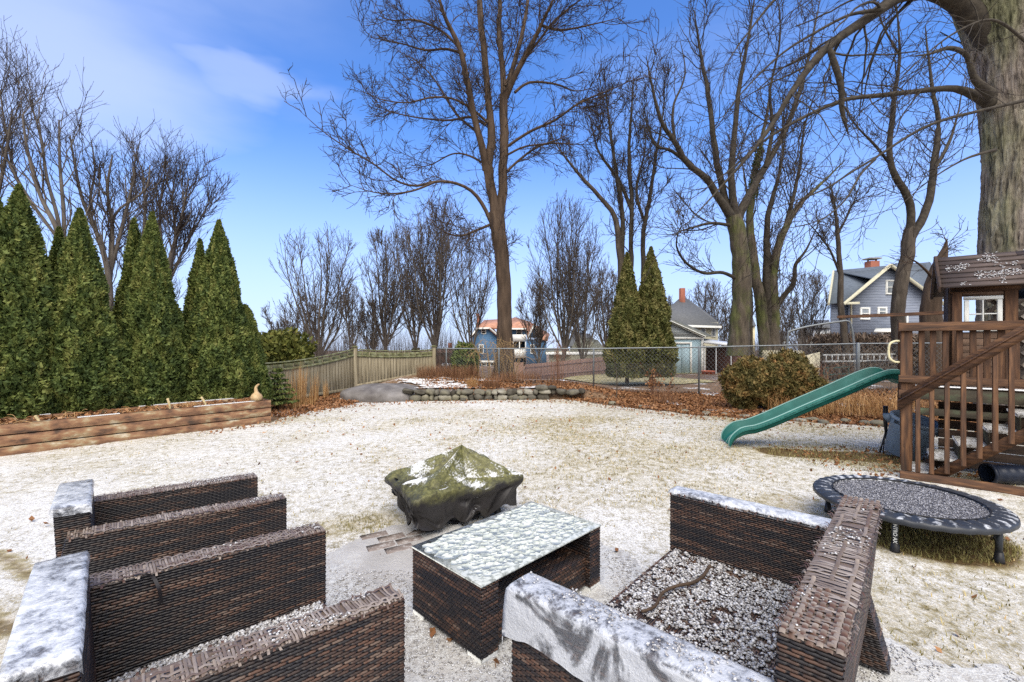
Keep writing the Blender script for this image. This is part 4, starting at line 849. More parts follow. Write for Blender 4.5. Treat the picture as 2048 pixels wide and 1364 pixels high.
part('railing_bottom', 'pw_h', (-.03, 1.9, .59, .615, .985, 1.07)); part('railing_bottom', 'pw_h', (-.0, .03, .70, 1.95, .985, 1.07))
g0 = 0.
for x in (1843, 1866, 1891, 1919, 1946, 1974, 2002, 2032):
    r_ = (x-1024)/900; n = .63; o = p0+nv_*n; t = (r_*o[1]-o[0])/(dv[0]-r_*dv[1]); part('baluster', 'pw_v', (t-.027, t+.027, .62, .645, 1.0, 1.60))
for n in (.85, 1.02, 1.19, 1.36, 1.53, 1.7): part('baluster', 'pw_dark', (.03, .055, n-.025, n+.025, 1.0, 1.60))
# handle
g = G(); h0 = Q(-.02, .63, 0); out = -dv*.055-nv_*.02
tube(g, smoothp([h0+V3(0, 0, 1.47), h0+out*.9+V3(0, 0, 1.465), h0+out*1.7+V3(0, 0, 1.42), h0+out*1.7+V3(0, 0, 1.28), h0+out*.9+V3(0, 0, 1.225), h0+V3(0, 0, 1.22)], 4), .013, 10); g.build('grab_handle', M['cream'], ps, True)
# play house
n0 = .85; tW = .44
part('corner_post', 'pw_v', (tW, tW+.085, n0-.03, n0+.06, .95, 2.10)); part('corner_post', 'pw_v', (tW+.415, tW+.515, n0-.03, n0+.06, .95, 2.10)); part('corner_post', 'pw_dark', (tW-.03, tW-.002, n0, n0+.09, .95, 2.08))
g = G()
for k in range(9):
    z = .95+.078*k
    if z+.07 < 1.64: pb(g, tW+.087, tW+.413, n0-.008, n0+.012, z, z+.075, .004)
g.build('siding', M['siding'], ps); part('header_board', 'siding', (tW+.087, tW+.413, n0-.008, n0+.012, 1.975, 2.02))
part('eave_board', 'pw_h', (tW-.02, tW+.53, n0-.04, n0+.02, 2.022, 2.09))
wf = part('window_frame', 'white', (tW+.10, tW+.142, n0-.028, n0-.009, 1.62, 1.93), (tW+.358, tW+.40, n0-.028, n0-.009, 1.62, 1.93), (tW+.095, tW+.405, n0-.03, n0-.01, 1.932, 1.972), (tW+.095, tW+.405, n0-.03, n0-.01, 1.58, 1.618), (tW+.243, tW+.257, n0-.026, n0-.012, 1.62, 1.93), (tW+.143, tW+.242, n0-.026, n0-.012, 1.765, 1.78), (tW+.258, tW+.357, n0-.026, n0-.012, 1.765, 1.78))
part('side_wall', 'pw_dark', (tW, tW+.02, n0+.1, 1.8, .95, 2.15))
def lattice(g, c, ux, uz, w, h, pitch=.12, s=.034, th=.006):
    """diagonal lattice centred at c"""
    c = np.array(c); N = np.cross(ux, uz)
    for sgn, off in ((1, 0), (-1, th)):
        k = -(w+h)/2
        while k < (w+h)/2:
            # line: x*sgn + z = k, clip to rect
            pts = []
            for x in (-w/2, w/2):
                z = k-sgn*x
                if -h/2 <= z <= h/2: pts.append((x, z))
            for z in (-h/2, h/2):
                x = (k-z)*sgn
                if -w/2 < x < w/2: pts.append((x, z))
            if len(pts) >= 2 and math.dist(pts[0], pts[1]) > .03:
                a, b_ = c+ux*pts[0][0]+uz*pts[0][1]+N*off, c+ux*pts[1][0]+uz*pts[1][1]+N*off
                bar(g, a, b_, s, th*.9, up=N, ch=.001)
            k += pitch
M['lattice'] = flat('taupe_lattice', (.15, .125, .11), .8)
g = G(); lattice(g, Q(1.7, 1.9, 1.55), dv, V3(0, 0, 1), 1.7, 1.15, .15, .05); g.build('lattice_panel', M['lattice'], ps)
part('canopy_roll', 'navy', (tW+.517, 2.3, n0-.01, n0+.10, 1.93, 2.035))
# roof
def roofpt(t, n, z, s=1): return Q(t, n, z)
eL, eH, nf, nr = 2.075, 2.50, .70, 1.28
g = G()
for k in range(7):
    f0, f1 = k/7, (k+1)/7+.02
    for tt0, tt1 in ((.345, 1.0+.1*(k % 3)), (1.003+.1*(k % 3), 2.5)):
        a0, a1 = nf+(nr-nf)*f0, nf+(nr-nf)*f1; z0, z1 = eL+(eH-eL)*f0, eL+(eH-eL)*f1
        c = [Q(tt0, a0, z0-.004), Q(tt1, a0, z0-.004), Q(tt1, a1, z1-.022), Q(tt0, a1, z1-.022), Q(tt0, a0, z0+.016), Q(tt1, a0, z0+.016), Q(tt1, a1, z1-.004), Q(tt0, a1, z1-.004)]; solid(g, c)
        c2 = [Q(tt0, 2*nr-a0, q_[2]) if i in (0, 4) else q_ for i, q_ in enumerate(c)]
roof = g.build('roof', M['roofwood'], ps)
g = G(); c = [Q(.345, nr, eH-.02), Q(2.5, nr, eH-.02), Q(2.5, 2*nr-nf, eL-.02), Q(.345, 2*nr-nf, eL-.02), Q(.345, nr, eH), Q(2.5, nr, eH), Q(2.5, 2*nr-nf, eL), Q(.345, 2*nr-nf, eL)]; solid(g, c); g.build('roof', M['roofwood'], ps)
g = G(); 
for (na, nb) in ((nf-.02, nr), (2*nr-nf+.02, nr)): bar(g, Q(.33, na, eL-.02), Q(.33, nb, eH-.005), .03, .075, up=(0, 0, 1))
g.build('barge_board', M['pw_dark'], ps)
g = G(); x_ = rng.random(5000); y_ = rng.random(5000); ok = fb(x_*14, y_*3.5, 4., 3)-.25*np.abs(y_-.38) +.12*(fb(x_*60, y_*30, 7., 2)-.5) > .56; x_, y_ = x_[ok], y_[ok]; t = .4+x_*1.9; n = nf+(nr-nf)*y_; P = p0+dv*t[:, None]+nv_*n[:, None]; P[:, 2] = eL+(eH-eL)*y_+.018; grains(g, P, rng.uniform(.004, .011, len(P)), flat=.35); tag(g.build('roof_snow', M['snow'], roof), kind='stuff')
# swing beam reaching back to the left
g = G(); bar(g, at(1676, 634, 8.6), at(1905, 625, 7.0), .055, .055); g.build('swing_beam', M['pw_h'], ps)
g = G(); tube(g, [at(1799, 640, 6.5), V3(*at(1799, 800, 6.5)[:2], 0)], .022, 8); g.build('support_pole', M['pw_dark'], ps)
# slide
sd_ = thing('green_slide', (3.9, 6.0, 0), 'faded green plastic slide running down from the play tower to the lawn', 'slide')
sn = nrm(V3(.22, .98, 0)); W_ = .43
path = smoothp([(4.98, 5.62, .925), (4.85, 5.65, .99), (4.70, 5.69, .965), (4.3, 5.80, .745), (3.9, 5.91, .53), (3.55, 6.01, .335), (3.33, 6.07, .23), (3.18, 6.11, .19), (3.06, 6.14, .12), (3.0, 6.16, .02)], 6)
def chute(path, name, parent, m, cut=slice(None)):
    g = G(); prof = [(-.035, .075), (-.035, .10), (-.005, .112), (.012, .10), (.022, .03), (.05, .0), (.14, -.006), (.145, .004), (.15, -.006), (.28, -.006), (.285, .004), (.29, -.006), (W_-.05, 0), (W_-.022, .03), (W_-.012, .10), (W_+.005, .112), (W_+.035, .10), (W_+.035, .075)]
    prof2 = [(b_, h) for b_, h in prof]; n = len(path); T = np.gradient(path, axis=0); T /= np.linalg.norm(T, axis=1, keepdims=True); U = np.cross(T, sn); U /= np.linalg.norm(U, axis=1, keepdims=True); U *= np.sign(U[:, 2:3])
    hs = np.interp(np.arange(n)/(n-1), [0, .06, .12, .8, .93, 1], [.2, .7, 1, 1, .6, .25])
    V = np.stack([path+sn*b_+U*(h*hs[:, None] if h > .02 else h) for b_, h in prof2], 1); k = len(prof2); i = np.arange(n-1)[:, None]*k+np.arange(k-1)
    Vb = V-U[:, None]*.008; V, Vb = V[cut], Vb[cut]; n = len(V); i = np.arange(n-1)[:, None]*k+np.arange(k-1)
    g.add(V.reshape(-1, 3), np.stack([i, i+1, i+k+1, i+k], -1).reshape(-1, 4)); g.add(Vb.reshape(-1, 3), np.stack([i, i+1, i+k+1, i+k], -1).reshape(-1, 4))
    for s_ in (0, -1):
        q_ = np.concatenate([V[s_], Vb[s_][::-1]]); g.add(np.concatenate([V[s_], Vb[s_]]), np.stack([np.arange(k-1), np.arange(k-1)+1, np.arange(k-1)+1+k, np.arange(k-1)+k], -1))
    return (g.build(name, m, parent, False) if name else None), V
h = len(path)*55//100
chute(path, 'upper_chute', sd_, M['slide'], slice(0, h+1)); chute(path, 'lower_chute', sd_, M['slide'], slice(h, None)); _, Vf = chute(path, None, sd_, M['slide'])
g = G()
for k in (2, 15): tubes(g, Vf[:, k][None]+V3(0, 0, .002), np.full((1, len(path)), .010), 6)
for k in (7, 10): tubes(g, Vf[2:, k][None]+V3(0, 0, .001), np.full((1, len(path)-2), .0042), 5)
g.build('worn_edges', M['slide_edge'], sd_, True)
# grey bin, tipped
bc = V3(4.93, 5.68, 0); vd = nrm(V3(-bc[0], -bc[1], 0)); rt = nrm(V3(vd[1], -vd[0], 0))*-1; rt = np.cross(V3(0, 0, 1), vd)*1.
Rb = np.stack([rt, -vd, V3(0, 0, 1)], 1)@ry(math.radians(15))@rx(math.radians(9))
bn = thing('grey_bin', bc, 'tipped grey plastic rubbish bin behind the stair post of the play set', 'bin')
o = bc+V3(0, 0, .055)
g = G(); lathe(g, [(0.001, 0), (.185, 0), (.19, .01), (.222, .36), (.228, .37), (.228, .46), (.215, .46), (.208, .36), (.178, .03), (.001, .03)], o, Rb, 36); 
for k in range(8):
    a_ = k*math.pi/4+.2; q0, q1 = V3(.187*math.cos(a_), .187*math.sin(a_), .02), V3(.221*math.cos(a_), .221*math.sin(a_), .355); tube(g, [o+Rb@q0, o+Rb@q1], .004, 5)
body = g.build('body', M['bin'], bn, True)
g = G(); lathe(g, [(.228, .44), (.247, .445), (.25, .475), (.238, .485), (.222, .48), (.216, .46)], o, Rb, 40); g.build('rim', M['binband'], bn, True)
for s_ in (-1, 1):
    g = G(); V = [o+Rb@V3(s_*x, y, z) for x, y, z in ((.225, -.05, .46), (.225, .05, .46), (.31, .035, .42), (.31, -.035, .42), (.225, -.05, .34), (.225, .05, .34), (.29, .03, .385), (.29, -.03, .385))]; solid(g, V); g.build('handle', M['bin'], bn)
aa = math.radians(-121); nrmv = V3(math.cos(aa), math.sin(aa), 0); xt = V3(-math.sin(aa), math.cos(aa), 0)
text('BRUTE', .056, o+Rb@(nrmv*.2295+V3(0, 0, .415)), Rb@np.stack([xt, V3(0, 0, 1), nrmv], 1), M['black'], body)
gt = thing('folded_rod_chair', (4.75, 5.9, 0), 'black folded tool standing beside the tipped grey bin', 'garden tool')
g = G(); tube(g, [at(1771, 812, 5.9), at(1771, 845, 5.9), at(1773, 878, 5.9)], [.028, .024, .012], 8); g.build('grip', M['black'], gt); g = G(); tube(g, [at(1772, 862, 5.9), at(1757, 914, 5.9)], [.011, .009], 6); tube(g, [at(1770, 868, 5.85), at(1766, 905, 5.85)], [.008, .006], 6); g.build('strut', M['black'], gt); gt.name = 'garden_tool'
# navy tunnel tube under the stairs
tt = thing('plastic_tube', Q(1.1, .25, 0), 'dark navy ribbed plastic tube lying under the play stairs', 'tube'); g = G()
prof = []
for k in range(60): prof.append((.092+.004*(k % 4 in (1, 2)), k*.02))
xa_ = nrm(V3(1, -.12, 0)); Rx = np.stack([np.cross(V3(0, 0, 1), xa_), V3(0, 0, 1), xa_], 1); lathe(g, prof, Q(.66, .30, .104), Rx, 28); lathe(g, [(.085, 0), (.085, 1.18)], Q(.66, .30, .104), Rx, 28); lathe(g, [(.085, 0), (.104, -.004), (.104, .03), (.092, .03)], Q(.66, .30, .104), Rx, 28); tt2 = g.build('tube_wall', M['navy'], tt, True)

# ---------------------------------------------------------------- raised bed, gourd, stalks
b0_, b1_ = V3(-4.40, 8.20, 0), V3(-6.54, 5.75, 0); bd = nrm(b1_-b0_); bnm = V3(bd[1], -bd[0], 0); bnm = bnm if bnm[1] > 0 else -bnm
rb = thing('raised_bed', (b0_+b1_)/2, 'weathered reddish timber raised planting bed in front of the evergreens', 'planter')
LB = 7.5
for k, (z0, z1) in enumerate(((-.02, .112), (.121, .258), (.267, .40))):
    g = G(); bar(g, b0_+V3(0, 0, (z0+z1)/2), b0_+bd*LB+V3(0, 0, (z0+z1)/2), .075-.004*k, z1-z0, ch=.006); g.build('board', M['bedwood'], rb)
    g = G(); bar(g, b0_+bnm*.72+V3(0, 0, (z0+z1)/2), b0_+bnm*.72+bd*LB+V3(0, 0, (z0+z1)/2), .07, z1-z0, ch=.006); g.build('board', M['bedwood'], rb)
    g = G(); bar(g, b0_+bnm*.05+bd*.04+V3(0, 0, (z0+z1)/2), b0_+bnm*.68+bd*.04+V3(0, 0, (z0+z1)/2), .07, z1-z0, ch=.006); g.build('board', M['bedwood'], rb)
uu, vv = np.meshgrid(np.linspace(.07, LB, 300), np.linspace(.04, .68, 26), indexing='ij'); P = b0_+bd*uu[..., None]+bnm*vv[..., None]; g = G(); grid(g, P[..., 0], P[..., 1], .33+.05*fb(uu*6, vv*6, 2.)); g.build('soil', M['soil'], rb, True)
g = G(); n = 1500; u, v = rng.uniform(.1, LB, n), rng.uniform(.06, .66, n); P = b0_+bd*u[:, None]+bnm*v[:, None]; P[:, 2] = .385; cards(g, P, rng.uniform(.02, .055, n), N=V3(0, 0, 1), asp=1.3); tag(g.build('dead_leaves', M['leaf'], rb), kind='stuff')
M['stalk'] = flat('pale_stalk', (.50, .40, .22), .8, 0, .25, 20)
def onbed(px, n=.1, z=.40):
    r_ = (px-1024)/900; o = b0_+bnm*n; u = (r_*o[1]-o[0])/(bd[0]-r_*bd[1]); q_ = o+bd*u; q_[2] = z; return q_
g = G(); u = np.linspace(.03, LB, 400)
for off in (0., .72):
    kk_ = fb(u*2.2, off*9., 1., 3) > .5
    for q_ in range(399):
        if kk_[q_]: bar(g, b0_+bnm*(off+.005)+bd*u[q_]+V3(0, 0, .403), b0_+bnm*(off+.005)+bd*u[q_+1]+V3(0, 0, .403), .045, .012, ch=.002)
tag(g.build('snow_dusting', M['snow'], rb), kind='stuff')
gd = thing('gourd', onbed(513, .03, .402), 'tan long necked gourd standing on the end of the timber bed', 'gourd'); c = onbed(513, .03, .402)
g = G(); lathe(g, [(.001, 0), (.06, .003), (.095, .035), (.10, .07), (.08, .11), (.045, .14), (.032, .16)], c, I3, 20); g.build('gourd_body', M['gourd'] if 'gourd' in M else M.setdefault('gourd', mat('gourd_skin', [(.3, (.38, .24, .11)), (.7, (.58, .43, .25))], 14, 6, .6)), gd, True)
g = G(); X_ = V3(1, 0, 0); tube(g, smoothp([c+V3(0, 0, .14), c+V3(-.01, 0, .19), c+V3(-.012, 0, .23), c+V3(.015, 0, .275), c+V3(.05, 0, .295)], 4), np.linspace(.036, .013, 17), 10); g.build('neck', M['gourd'], gd, True)
for px, tx, h, lab in ((341, 335, .155, 'thick pale standing stalk in the timber bed, nearest the middle cypress'), (413, 402, .13, 'pale leaning stalk in the timber bed, left of the gourd'), (80, 72, .06, 'short pale stub of a stalk at the left of the timber bed')):
    c = onbed(px, .1, .37); g = G(); tube(g, smoothp([c, c+V3((tx-px)*.003, 0, h*.6), c+V3((tx-px)*.008, 0, h+.03)], 5), np.linspace(.014, .02, 11)*(1+.15*np.sin(np.arange(11)*3.)), 7); tag(g.build('dry_stalk', M['stalk'], None, True), lab, 'stalk', 'cut stalks in the timber bed')
g = G()
for k in range(60):
    px = random.choice([230, 265, 300, 150, 380, 395, 120, 350, 20]); c = onbed(px+random.uniform(-22, 22), random.uniform(.05, .5), .375); l = random.uniform(.08, .28); a_ = random.uniform(0, 6.3); d = V3(math.cos(a_)*l, math.sin(a_)*l*.6, random.uniform(-.01, .09)); tube(g, smoothp([c, c+d*.5+V3(0, 0, .04), c+d], 3), [.003]*7, 4, random.random(), False)
tag(g.build('straw_stems', M['straw']), 'tangled dry stems lying over the timber bed', 'dry stems', kind='stuff')

# ---------------------------------------------------------------- boulder, stone wall
g = G(); rock(g, (-3.35, 11.75, .0), (1.02, .85, .34), 3.3, rz(-.1), 26, rough=.14); rk = tag(g.build('boulder', M['boulder'], None, True), 'long low bare grey rock at the left end of the stone wall', 'rock')
sw = thing('stone_retaining_wall', (-.4, 11.4, 0), 'low dry stone retaining wall of mossy round stones at the back of the lawn', 'stone wall')
k = 0
r7 = np.random.default_rng(17)
for row, (zc, hh) in enumerate(((.055, .085), (.19, .072))):
    x = -2.55 if row == 0 else -2.7
    while x < (.85 if row == 0 else 1.75):
        w = r7.uniform(.10, .36); xc = x+w/2; yw = 11.25+.06*xc; rise = (.0 if row == 0 else 0)
        z_ = zc+(.02 if row and xc < -1.9 else 0)+r7.uniform(-.012, .012)
        g = G(); rock(g, (xc, yw+.02+.02*row, z_), (w/2*.98, .13, hh*r7.uniform(.85, 1.12)), k*1.7+3, rz(r7.uniform(-.15, .15))@ry(r7.uniform(-.2, .2)), 12, a=r7.random(), rough=.42); g.build('stone', M['stone'], sw, True); x += w*.97; k += 1
for (x, y, z, w, h) in ((.75, 11.30, .30, .17, .065), (1.0, 11.32, .30, .12, .05), (.1, 11.2, .05, .09, .05), (-1.2, 11.1, .03, .08, .04)):
    g = G(); rock(g, (x, y, z), (w, .12, h), k*2.1, n=12, a=r7.random(), rough=.2); g.build('stone', M['stone'], sw, True); k += 1
r9 = np.random.default_rng(5)
for i in range(22):
    t = r9.random(); x = 1.9+t*5.2; y = np.interp(x, [1.9, 2.55, 3.7, 5.3, 7.2], [10.8, 10.1, 9.0, 8.2, 7.65])+r9.uniform(-.05, .3)
    g = G(); s_ = r9.uniform(.06, .14); rock(g, (x, y, float(zt(x, y))+s_*.15), (s_, s_*.8, s_*.5), i*1.3, rz(r9.random()*3), 10, a=.5+.4*r9.random()); tag(g.build('edging_stone', M['stone'], None, True), 'rounded pale stone half buried in leaves along the lawn edge', 'stone', 'edging stones along the lawn edge')

# ---------------------------------------------------------------- leaf litter
def leaves(g, x, y, s=(.03, .075), z=None):
    n = len(x); z = zt(x, y)+rng.uniform(.0, .035, n) if z is None else z; cards(g, np.stack([x, y, z], -1), rng.uniform(*s, n), N=V3(0, 0, 1.2), asp=1.2, diamond=True, a=np.clip(rng.random(n)*.75+.35*(fb(x*3, y*3, 1.)-.2), 0, 1))
bedp = [(1.3, 11.25), (2.2, 10.6), (2.75, 9.9), (3.7, 8.9), (5.3, 8.1), (7.4, 7.5), (14, 6.6), (14, 12.0), (7, 12.2), (3, 13.2), (1.2, 13.8), (-2.4, 14.2), (-2.5, 11.6), (1.3, 11.6)]
lef = [(-4.35, 8.6), (-3.6, 10.3), (-3.9, 12.2), (-4.5, 12.9), (-7, 9.6), (-5.2, 9.0)]
x, y = scatter(90000, -3, 12, 7.3, 14.4); clump = fb(x*1.3, y*1.3, 3., 3)
ok = inpoly(x+.3*(fb(x*2, y*2, 8.)-.5), y, bedp) & (clump+.25*rng.random(len(x))+.12*(x > 2)-.16*((x < 1) & (y < 12.6)) > .52); x, y = x[ok], y[ok]
x2, y2 = scatter(9000, -7, -3.4, 8.4, 13); ok = inpoly(x2, y2, lef); g = G(); leaves(g, x, y); leaves(g, x2[ok], y2[ok])
x, y = scatter(9000, -5, 9, 7.0, 11.4); dd = np.where(inpoly(x, y, lawnpoly), 1, 0); e_ = inpoly(x*1.06, y*1.06, lawnpoly); ok = (dd == 1) & ((~e_) | (rng.random(len(x)) < .05)); leaves(g, x[ok], y[ok], (.025, .055))
x, y = scatter(260, -3.5, 4.5, 1.5, 7); z = zl(x, y)+.012; leaves(g, x, y, (.015, .045), z)
x, y = scatter(600, 3.6, 5.6, 4.8, 6.2); leaves(g, x, y, (.02, .05), zl(x, y)+.012)
for px, py in ((1110, 1330), (910, 1265), (905, 1290), (870, 1278), (990, 1338), (958, 1300), (62, 1045), (95, 1052), (1410, 1090), (1228, 1110)): 
    q_ = gp(px, py); leaves(g, q_[0]+rng.normal(0, .012, 2), q_[1]+rng.normal(0, .012, 2), (.03, .05), np.full(2, .03))
tag(g.build('leaf_litter', M['leaf']), 'drift of brown fallen leaves on the beds below the fence', 'leaves', kind='stuff')
xs, ys = np.arange(-4.2, 9, .05), np.arange(7.6, 13.8, .05); X, Y = np.meshgrid(xs, ys); nn = fb(X*1.1+3, Y*1.6, 5., 5)+.30*(fb(X*5, Y*7, 3., 3)-.5)
ok = ((inpoly(X, Y, bedp) | inpoly(X, Y, [(-4.0, 12.4), (-2.9, 11.6), (-2.2, 11.6), (-2.0, 13.4), (-2.6, 13.8)])) & (nn > .66-.19*((X < .6) & (Y > 11.3) & (Y < 12.7))+.0*X)) & ~((Y > 11.0) & (Y < 11.47) & (X < 2)) & ~((X > 1.1) & (X < 3.6)); g = G(); grid(g, X, Y, zt(X, Y)+.012+.015*fb(X*6, Y*6, 1.), mask=ok[:-1, :-1]); tag(g.build('snow_patches', mat('leafy_snow', [(.40, (.16, .09, .05)), (.46, (.42, .36, .30)), (.52, (.74, .74, .74))], 16, 6, .85, .6, .01), None, True), kind='structure')
# ---------------------------------------------------------------- board fence
def pc(a, b_, t): return a+(b_-a)*t
F0, F1, F2 = at(470, 712, 9.7), V3(-4.46, 12.8, 1.30), V3(-2.43, 14.0, 1.31)
wf = thing('board_fence', F1*V3(1, 1, 0), 'mossy weathered board fence with scooped top running behind the evergreens to the wire fence', 'fence')
def section(A, B, za, zm, zb, g0a, g0b, nb, mk='fencewood', lab=None):
    A, B = A*V3(1, 1, 0), B*V3(1, 1, 0); X = nrm(B-A); Ln = np.linalg.norm(B-A); N = V3(-X[1], X[0], 0); N = N if N[1] < 0 else -N; R = np.stack([X, N, V3(0, 0, 1)], 1); g = G(); gr = G()
    for i in range(nb):
        u = (i+.5)/nb; zt_ = za*(1-u)+zb*u+(zm-(za+zb)/2)*4*u*(1-u); zb_ = g0a*(1-u)+g0b*u+random.uniform(-.02, .02)
        box(g, A+X*u*Ln+V3(0, 0, (zt_+zb_-.06)/2)+N*random.uniform(-.003, .003), (Ln/nb/2-.002, .01, (zt_-.06-zb_)/2), R, .002)
    us = np.linspace(0, 1, 13)
    for k in range(12):
        u0, u1 = us[k], us[k+1]; f = lambda u: za*(1-u)+zb*u+(zm-(za+zb)/2)*4*u*(1-u)
        bar(gr, A+X*u0*Ln+V3(0, 0, f(u0)-.015), A+X*u1*Ln+V3(0, 0, f(u1)-.015), .07, .03); bar(gr, A+X*u0*Ln+V3(0, 0, f(u0)-.19)+N*.02, A+X*u1*Ln+V3(0, 0, f(u1)-.19)+N*.02, .03, .05)
        box(gr, A+X*(u0+u1)/2*Ln+V3(0, 0, f((u0+u1)/2)-.11)+N*.012, (Ln/26, .006, .05), R)
    g.build('board_panel', M[mk], wf); gr.build('rail', M['fencemoss'], wf)
    g = G(); bar(g, A+N*.03+V3(0, 0, g0a+.18), B+N*.03+V3(0, 0, g0b+.18), .04, .07); g.build('rail', M['fencewood'], wf)
section(F0, F1, .98, 1.02, 1.27, -.12, -.05, 34); section(F0*2-F1, F0, 1.2, 1.05, 1.05, -.1, -.1, 30); section(F1, F2, 1.25, 1.19, 1.22, .02, .36, 26)
for P_, zb in ((F1, -.1), (F2, .2), (F0, -.1)):
    g = G(); box(g, V3(P_[0], P_[1]-.02, (1.29+zb)/2), (.052, .052, (1.29-zb)/2), rz(.5), .006); f_ = g.build('fence_post', M['fencewood'], wf); g = G(); box(g, V3(P_[0], P_[1]-.02, 1.305), (.078, .078, .014), rz(.5), .004); box(g, V3(P_[0], P_[1]-.02, 1.33), (.05, .05, .01), rz(.5), .004); g.build('post_cap', M['fencemoss'], f_)
g = G(); q_ = gp(722, 782); tube(g, [V3(q_[0], q_[1], 0), at(721, 703, q_[1])], .02, 8); tag(g.build('steel_pipe', M['galv'], None, True), 'thin upright steel pipe in front of the board fence post', 'pipe')
# ---------------------------------------------------------------- chain link fence
cf = thing('chain_link_fence', (4, 12.5, 0), 'grey chain link fence with steel posts across the back of the yard', 'fence')
def fl(px):
    r_ = (px-1024)/900; x = r_*13.43/(1+.233*r_); return V3(x, 13.43-.233*x, 0)
fx = [868, 893, 998, 1187, 1397, 1714, 2100]; fz = [1.235, 1.235, 1.24, 1.25, 1.30, 1.40, 1.44]; fw = [.02, .022, .024, .024, .026, .045, .03]
pts = [fl(x)+V3(0, 0, z) for x, z in zip(fx, fz)]
g = G(); tube(g, [p+V3(0, 0, 0) for p in pts], .019, 8); g.build('top_rail', M['galv'], cf, True)
for p, w in zip(pts[1:], fw[1:]):
    g = G(); tube(g, [V3(p[0], p[1]-.03, -.1), V3(p[0], p[1]-.03, p[2]+.0), V3(p[0], p[1]-.03, p[2]+.03)], [w, w, w*.6], 10); g.build('fence_post', M['galv'], cf, True)
g = G(); segs = []
Lx = [0]; 
for a_, b_ in zip(pts[:-1], pts[1:]): Lx.append(Lx[-1]+np.linalg.norm((b_-a_)[:2]))
def onf(s, h):  # s along, h 0..1 of height
    P = np.stack([np.interp(s, Lx, [p[k] for p in pts]) for k in range(3)], -1); zb = zt(P[..., 0], P[..., 1]); P[..., 2] = zb+(P[..., 2]-.01-zb)*h; return P
ph = 0.105; H_ = 1.18; s_ = np.arange(-H_, Lx[-1], ph)
for sg in (1, -1):
    a0 = s_ if sg > 0 else s_+H_; n = 14; hh = np.linspace(0, 1, n); ss = a0[:, None]+sg*hh[None]*H_
    ok = (ss.min(1) > 0) & (ss.max(1) < Lx[-1]); P = onf(ss[ok], np.broadcast_to(hh, ss[ok].shape)); P[..., 1] += .0035*sg; tubes(g, P, np.full(P.shape[:2], .0030), 3)
g.build('wire_mesh', M['wire'], cf)
g = G(); s0, s1 = Lx[3]+.2, Lx[4]-.3; ss = np.linspace(s0, s1, 60)
for hh in np.linspace(.05, .66, 22): P = onf(ss, np.full(60, hh)); P[:, 1] -= .05; tubes(g, P[None], np.full((1, 60), .0014), 3)
for s in np.arange(s0, s1, .035): P = onf(np.full(5, s), np.linspace(.05, .66, 5)); P[:, 1] -= .052; tubes(g, P[None], np.full((1, 5), .0013), 3)
tag(g.build('wire_netting', M['wire'], None), 'strip of fine wire netting along the fence below the twin evergreens', 'netting')

# ---------------------------------------------------------------- dense plants
def cone_tree(name, loc, h, r, label, mk, group, n=17000, seed=1, sharp=1.0, fl=.045, proto=None, clear=.02):
    t = thing(name, loc, label, 'evergreen tree', group)
    if proto is not None:
        for ch in [q for q in S.objects if q.parent == proto]:
            c = ch.copy(); S.collection.objects.link(c); c.parent = t
        return t
    r_ = np.random.default_rng(seed); u = 1-np.sqrt(r_.random(n)*.985); u = np.where(r_.random(n) < .2, r_.random(n), u); th = r_.uniform(0, 2*np.pi, n); L0 = np.array(loc, float)
    prof = (np.clip(1-u, 0, 1)**(.88*sharp))*(.80+.25*sst(0, .22, u))*r*1.1
    lob = .60+.74*fb(np.cos(th)*2.3+seed, np.sin(th)*2.3, u*h*2.6, 3)+.22*(fb(np.cos(th)*7+seed, np.sin(th)*7, u*h*7, 2)-.5)
    rad = prof*lob*(1-.25*r_.random(n)**2.2); z = clear*h+u*h*(1-clear)
    P = np.stack([rad*np.cos(th), rad*np.sin(th), z], -1)+L0
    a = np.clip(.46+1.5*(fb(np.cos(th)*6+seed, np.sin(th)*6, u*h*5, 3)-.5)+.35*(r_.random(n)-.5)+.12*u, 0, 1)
    g = G(); up = np.stack([np.cos(th)*.9, np.sin(th)*.9, np.full(n, .75)], -1)
    cards(g, P, r_.uniform(.6, 1.4, n)*fl, N=np.stack([np.cos(th), np.sin(th), .4+0*th], -1), asp=1.9, a=a, r=r_, up=up)
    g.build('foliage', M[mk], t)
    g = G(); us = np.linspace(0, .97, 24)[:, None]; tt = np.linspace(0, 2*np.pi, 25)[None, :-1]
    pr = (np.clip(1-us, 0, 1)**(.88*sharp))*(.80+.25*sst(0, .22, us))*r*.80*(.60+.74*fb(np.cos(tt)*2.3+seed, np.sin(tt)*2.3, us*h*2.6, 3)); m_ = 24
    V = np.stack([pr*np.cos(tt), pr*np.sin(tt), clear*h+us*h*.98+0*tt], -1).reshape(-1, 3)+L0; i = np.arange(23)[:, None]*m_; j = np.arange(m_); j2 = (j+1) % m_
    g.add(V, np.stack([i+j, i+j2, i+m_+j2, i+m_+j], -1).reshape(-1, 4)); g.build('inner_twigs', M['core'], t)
    g = G(); tube(g, [L0+V3(0, 0, -.1), L0+V3(0, 0, h*.3)], [.07, .05], 8); g.build('trunk', M['bark_red'], t)
    return t
def rowpt(px, off):
    r_ = (px-1024)/900; o = b0_+bnm*off; u = (r_*o[1]-o[0])/(bd[0]-r_*bd[1]); return (o+bd*u)*V3(1, 1, 0)
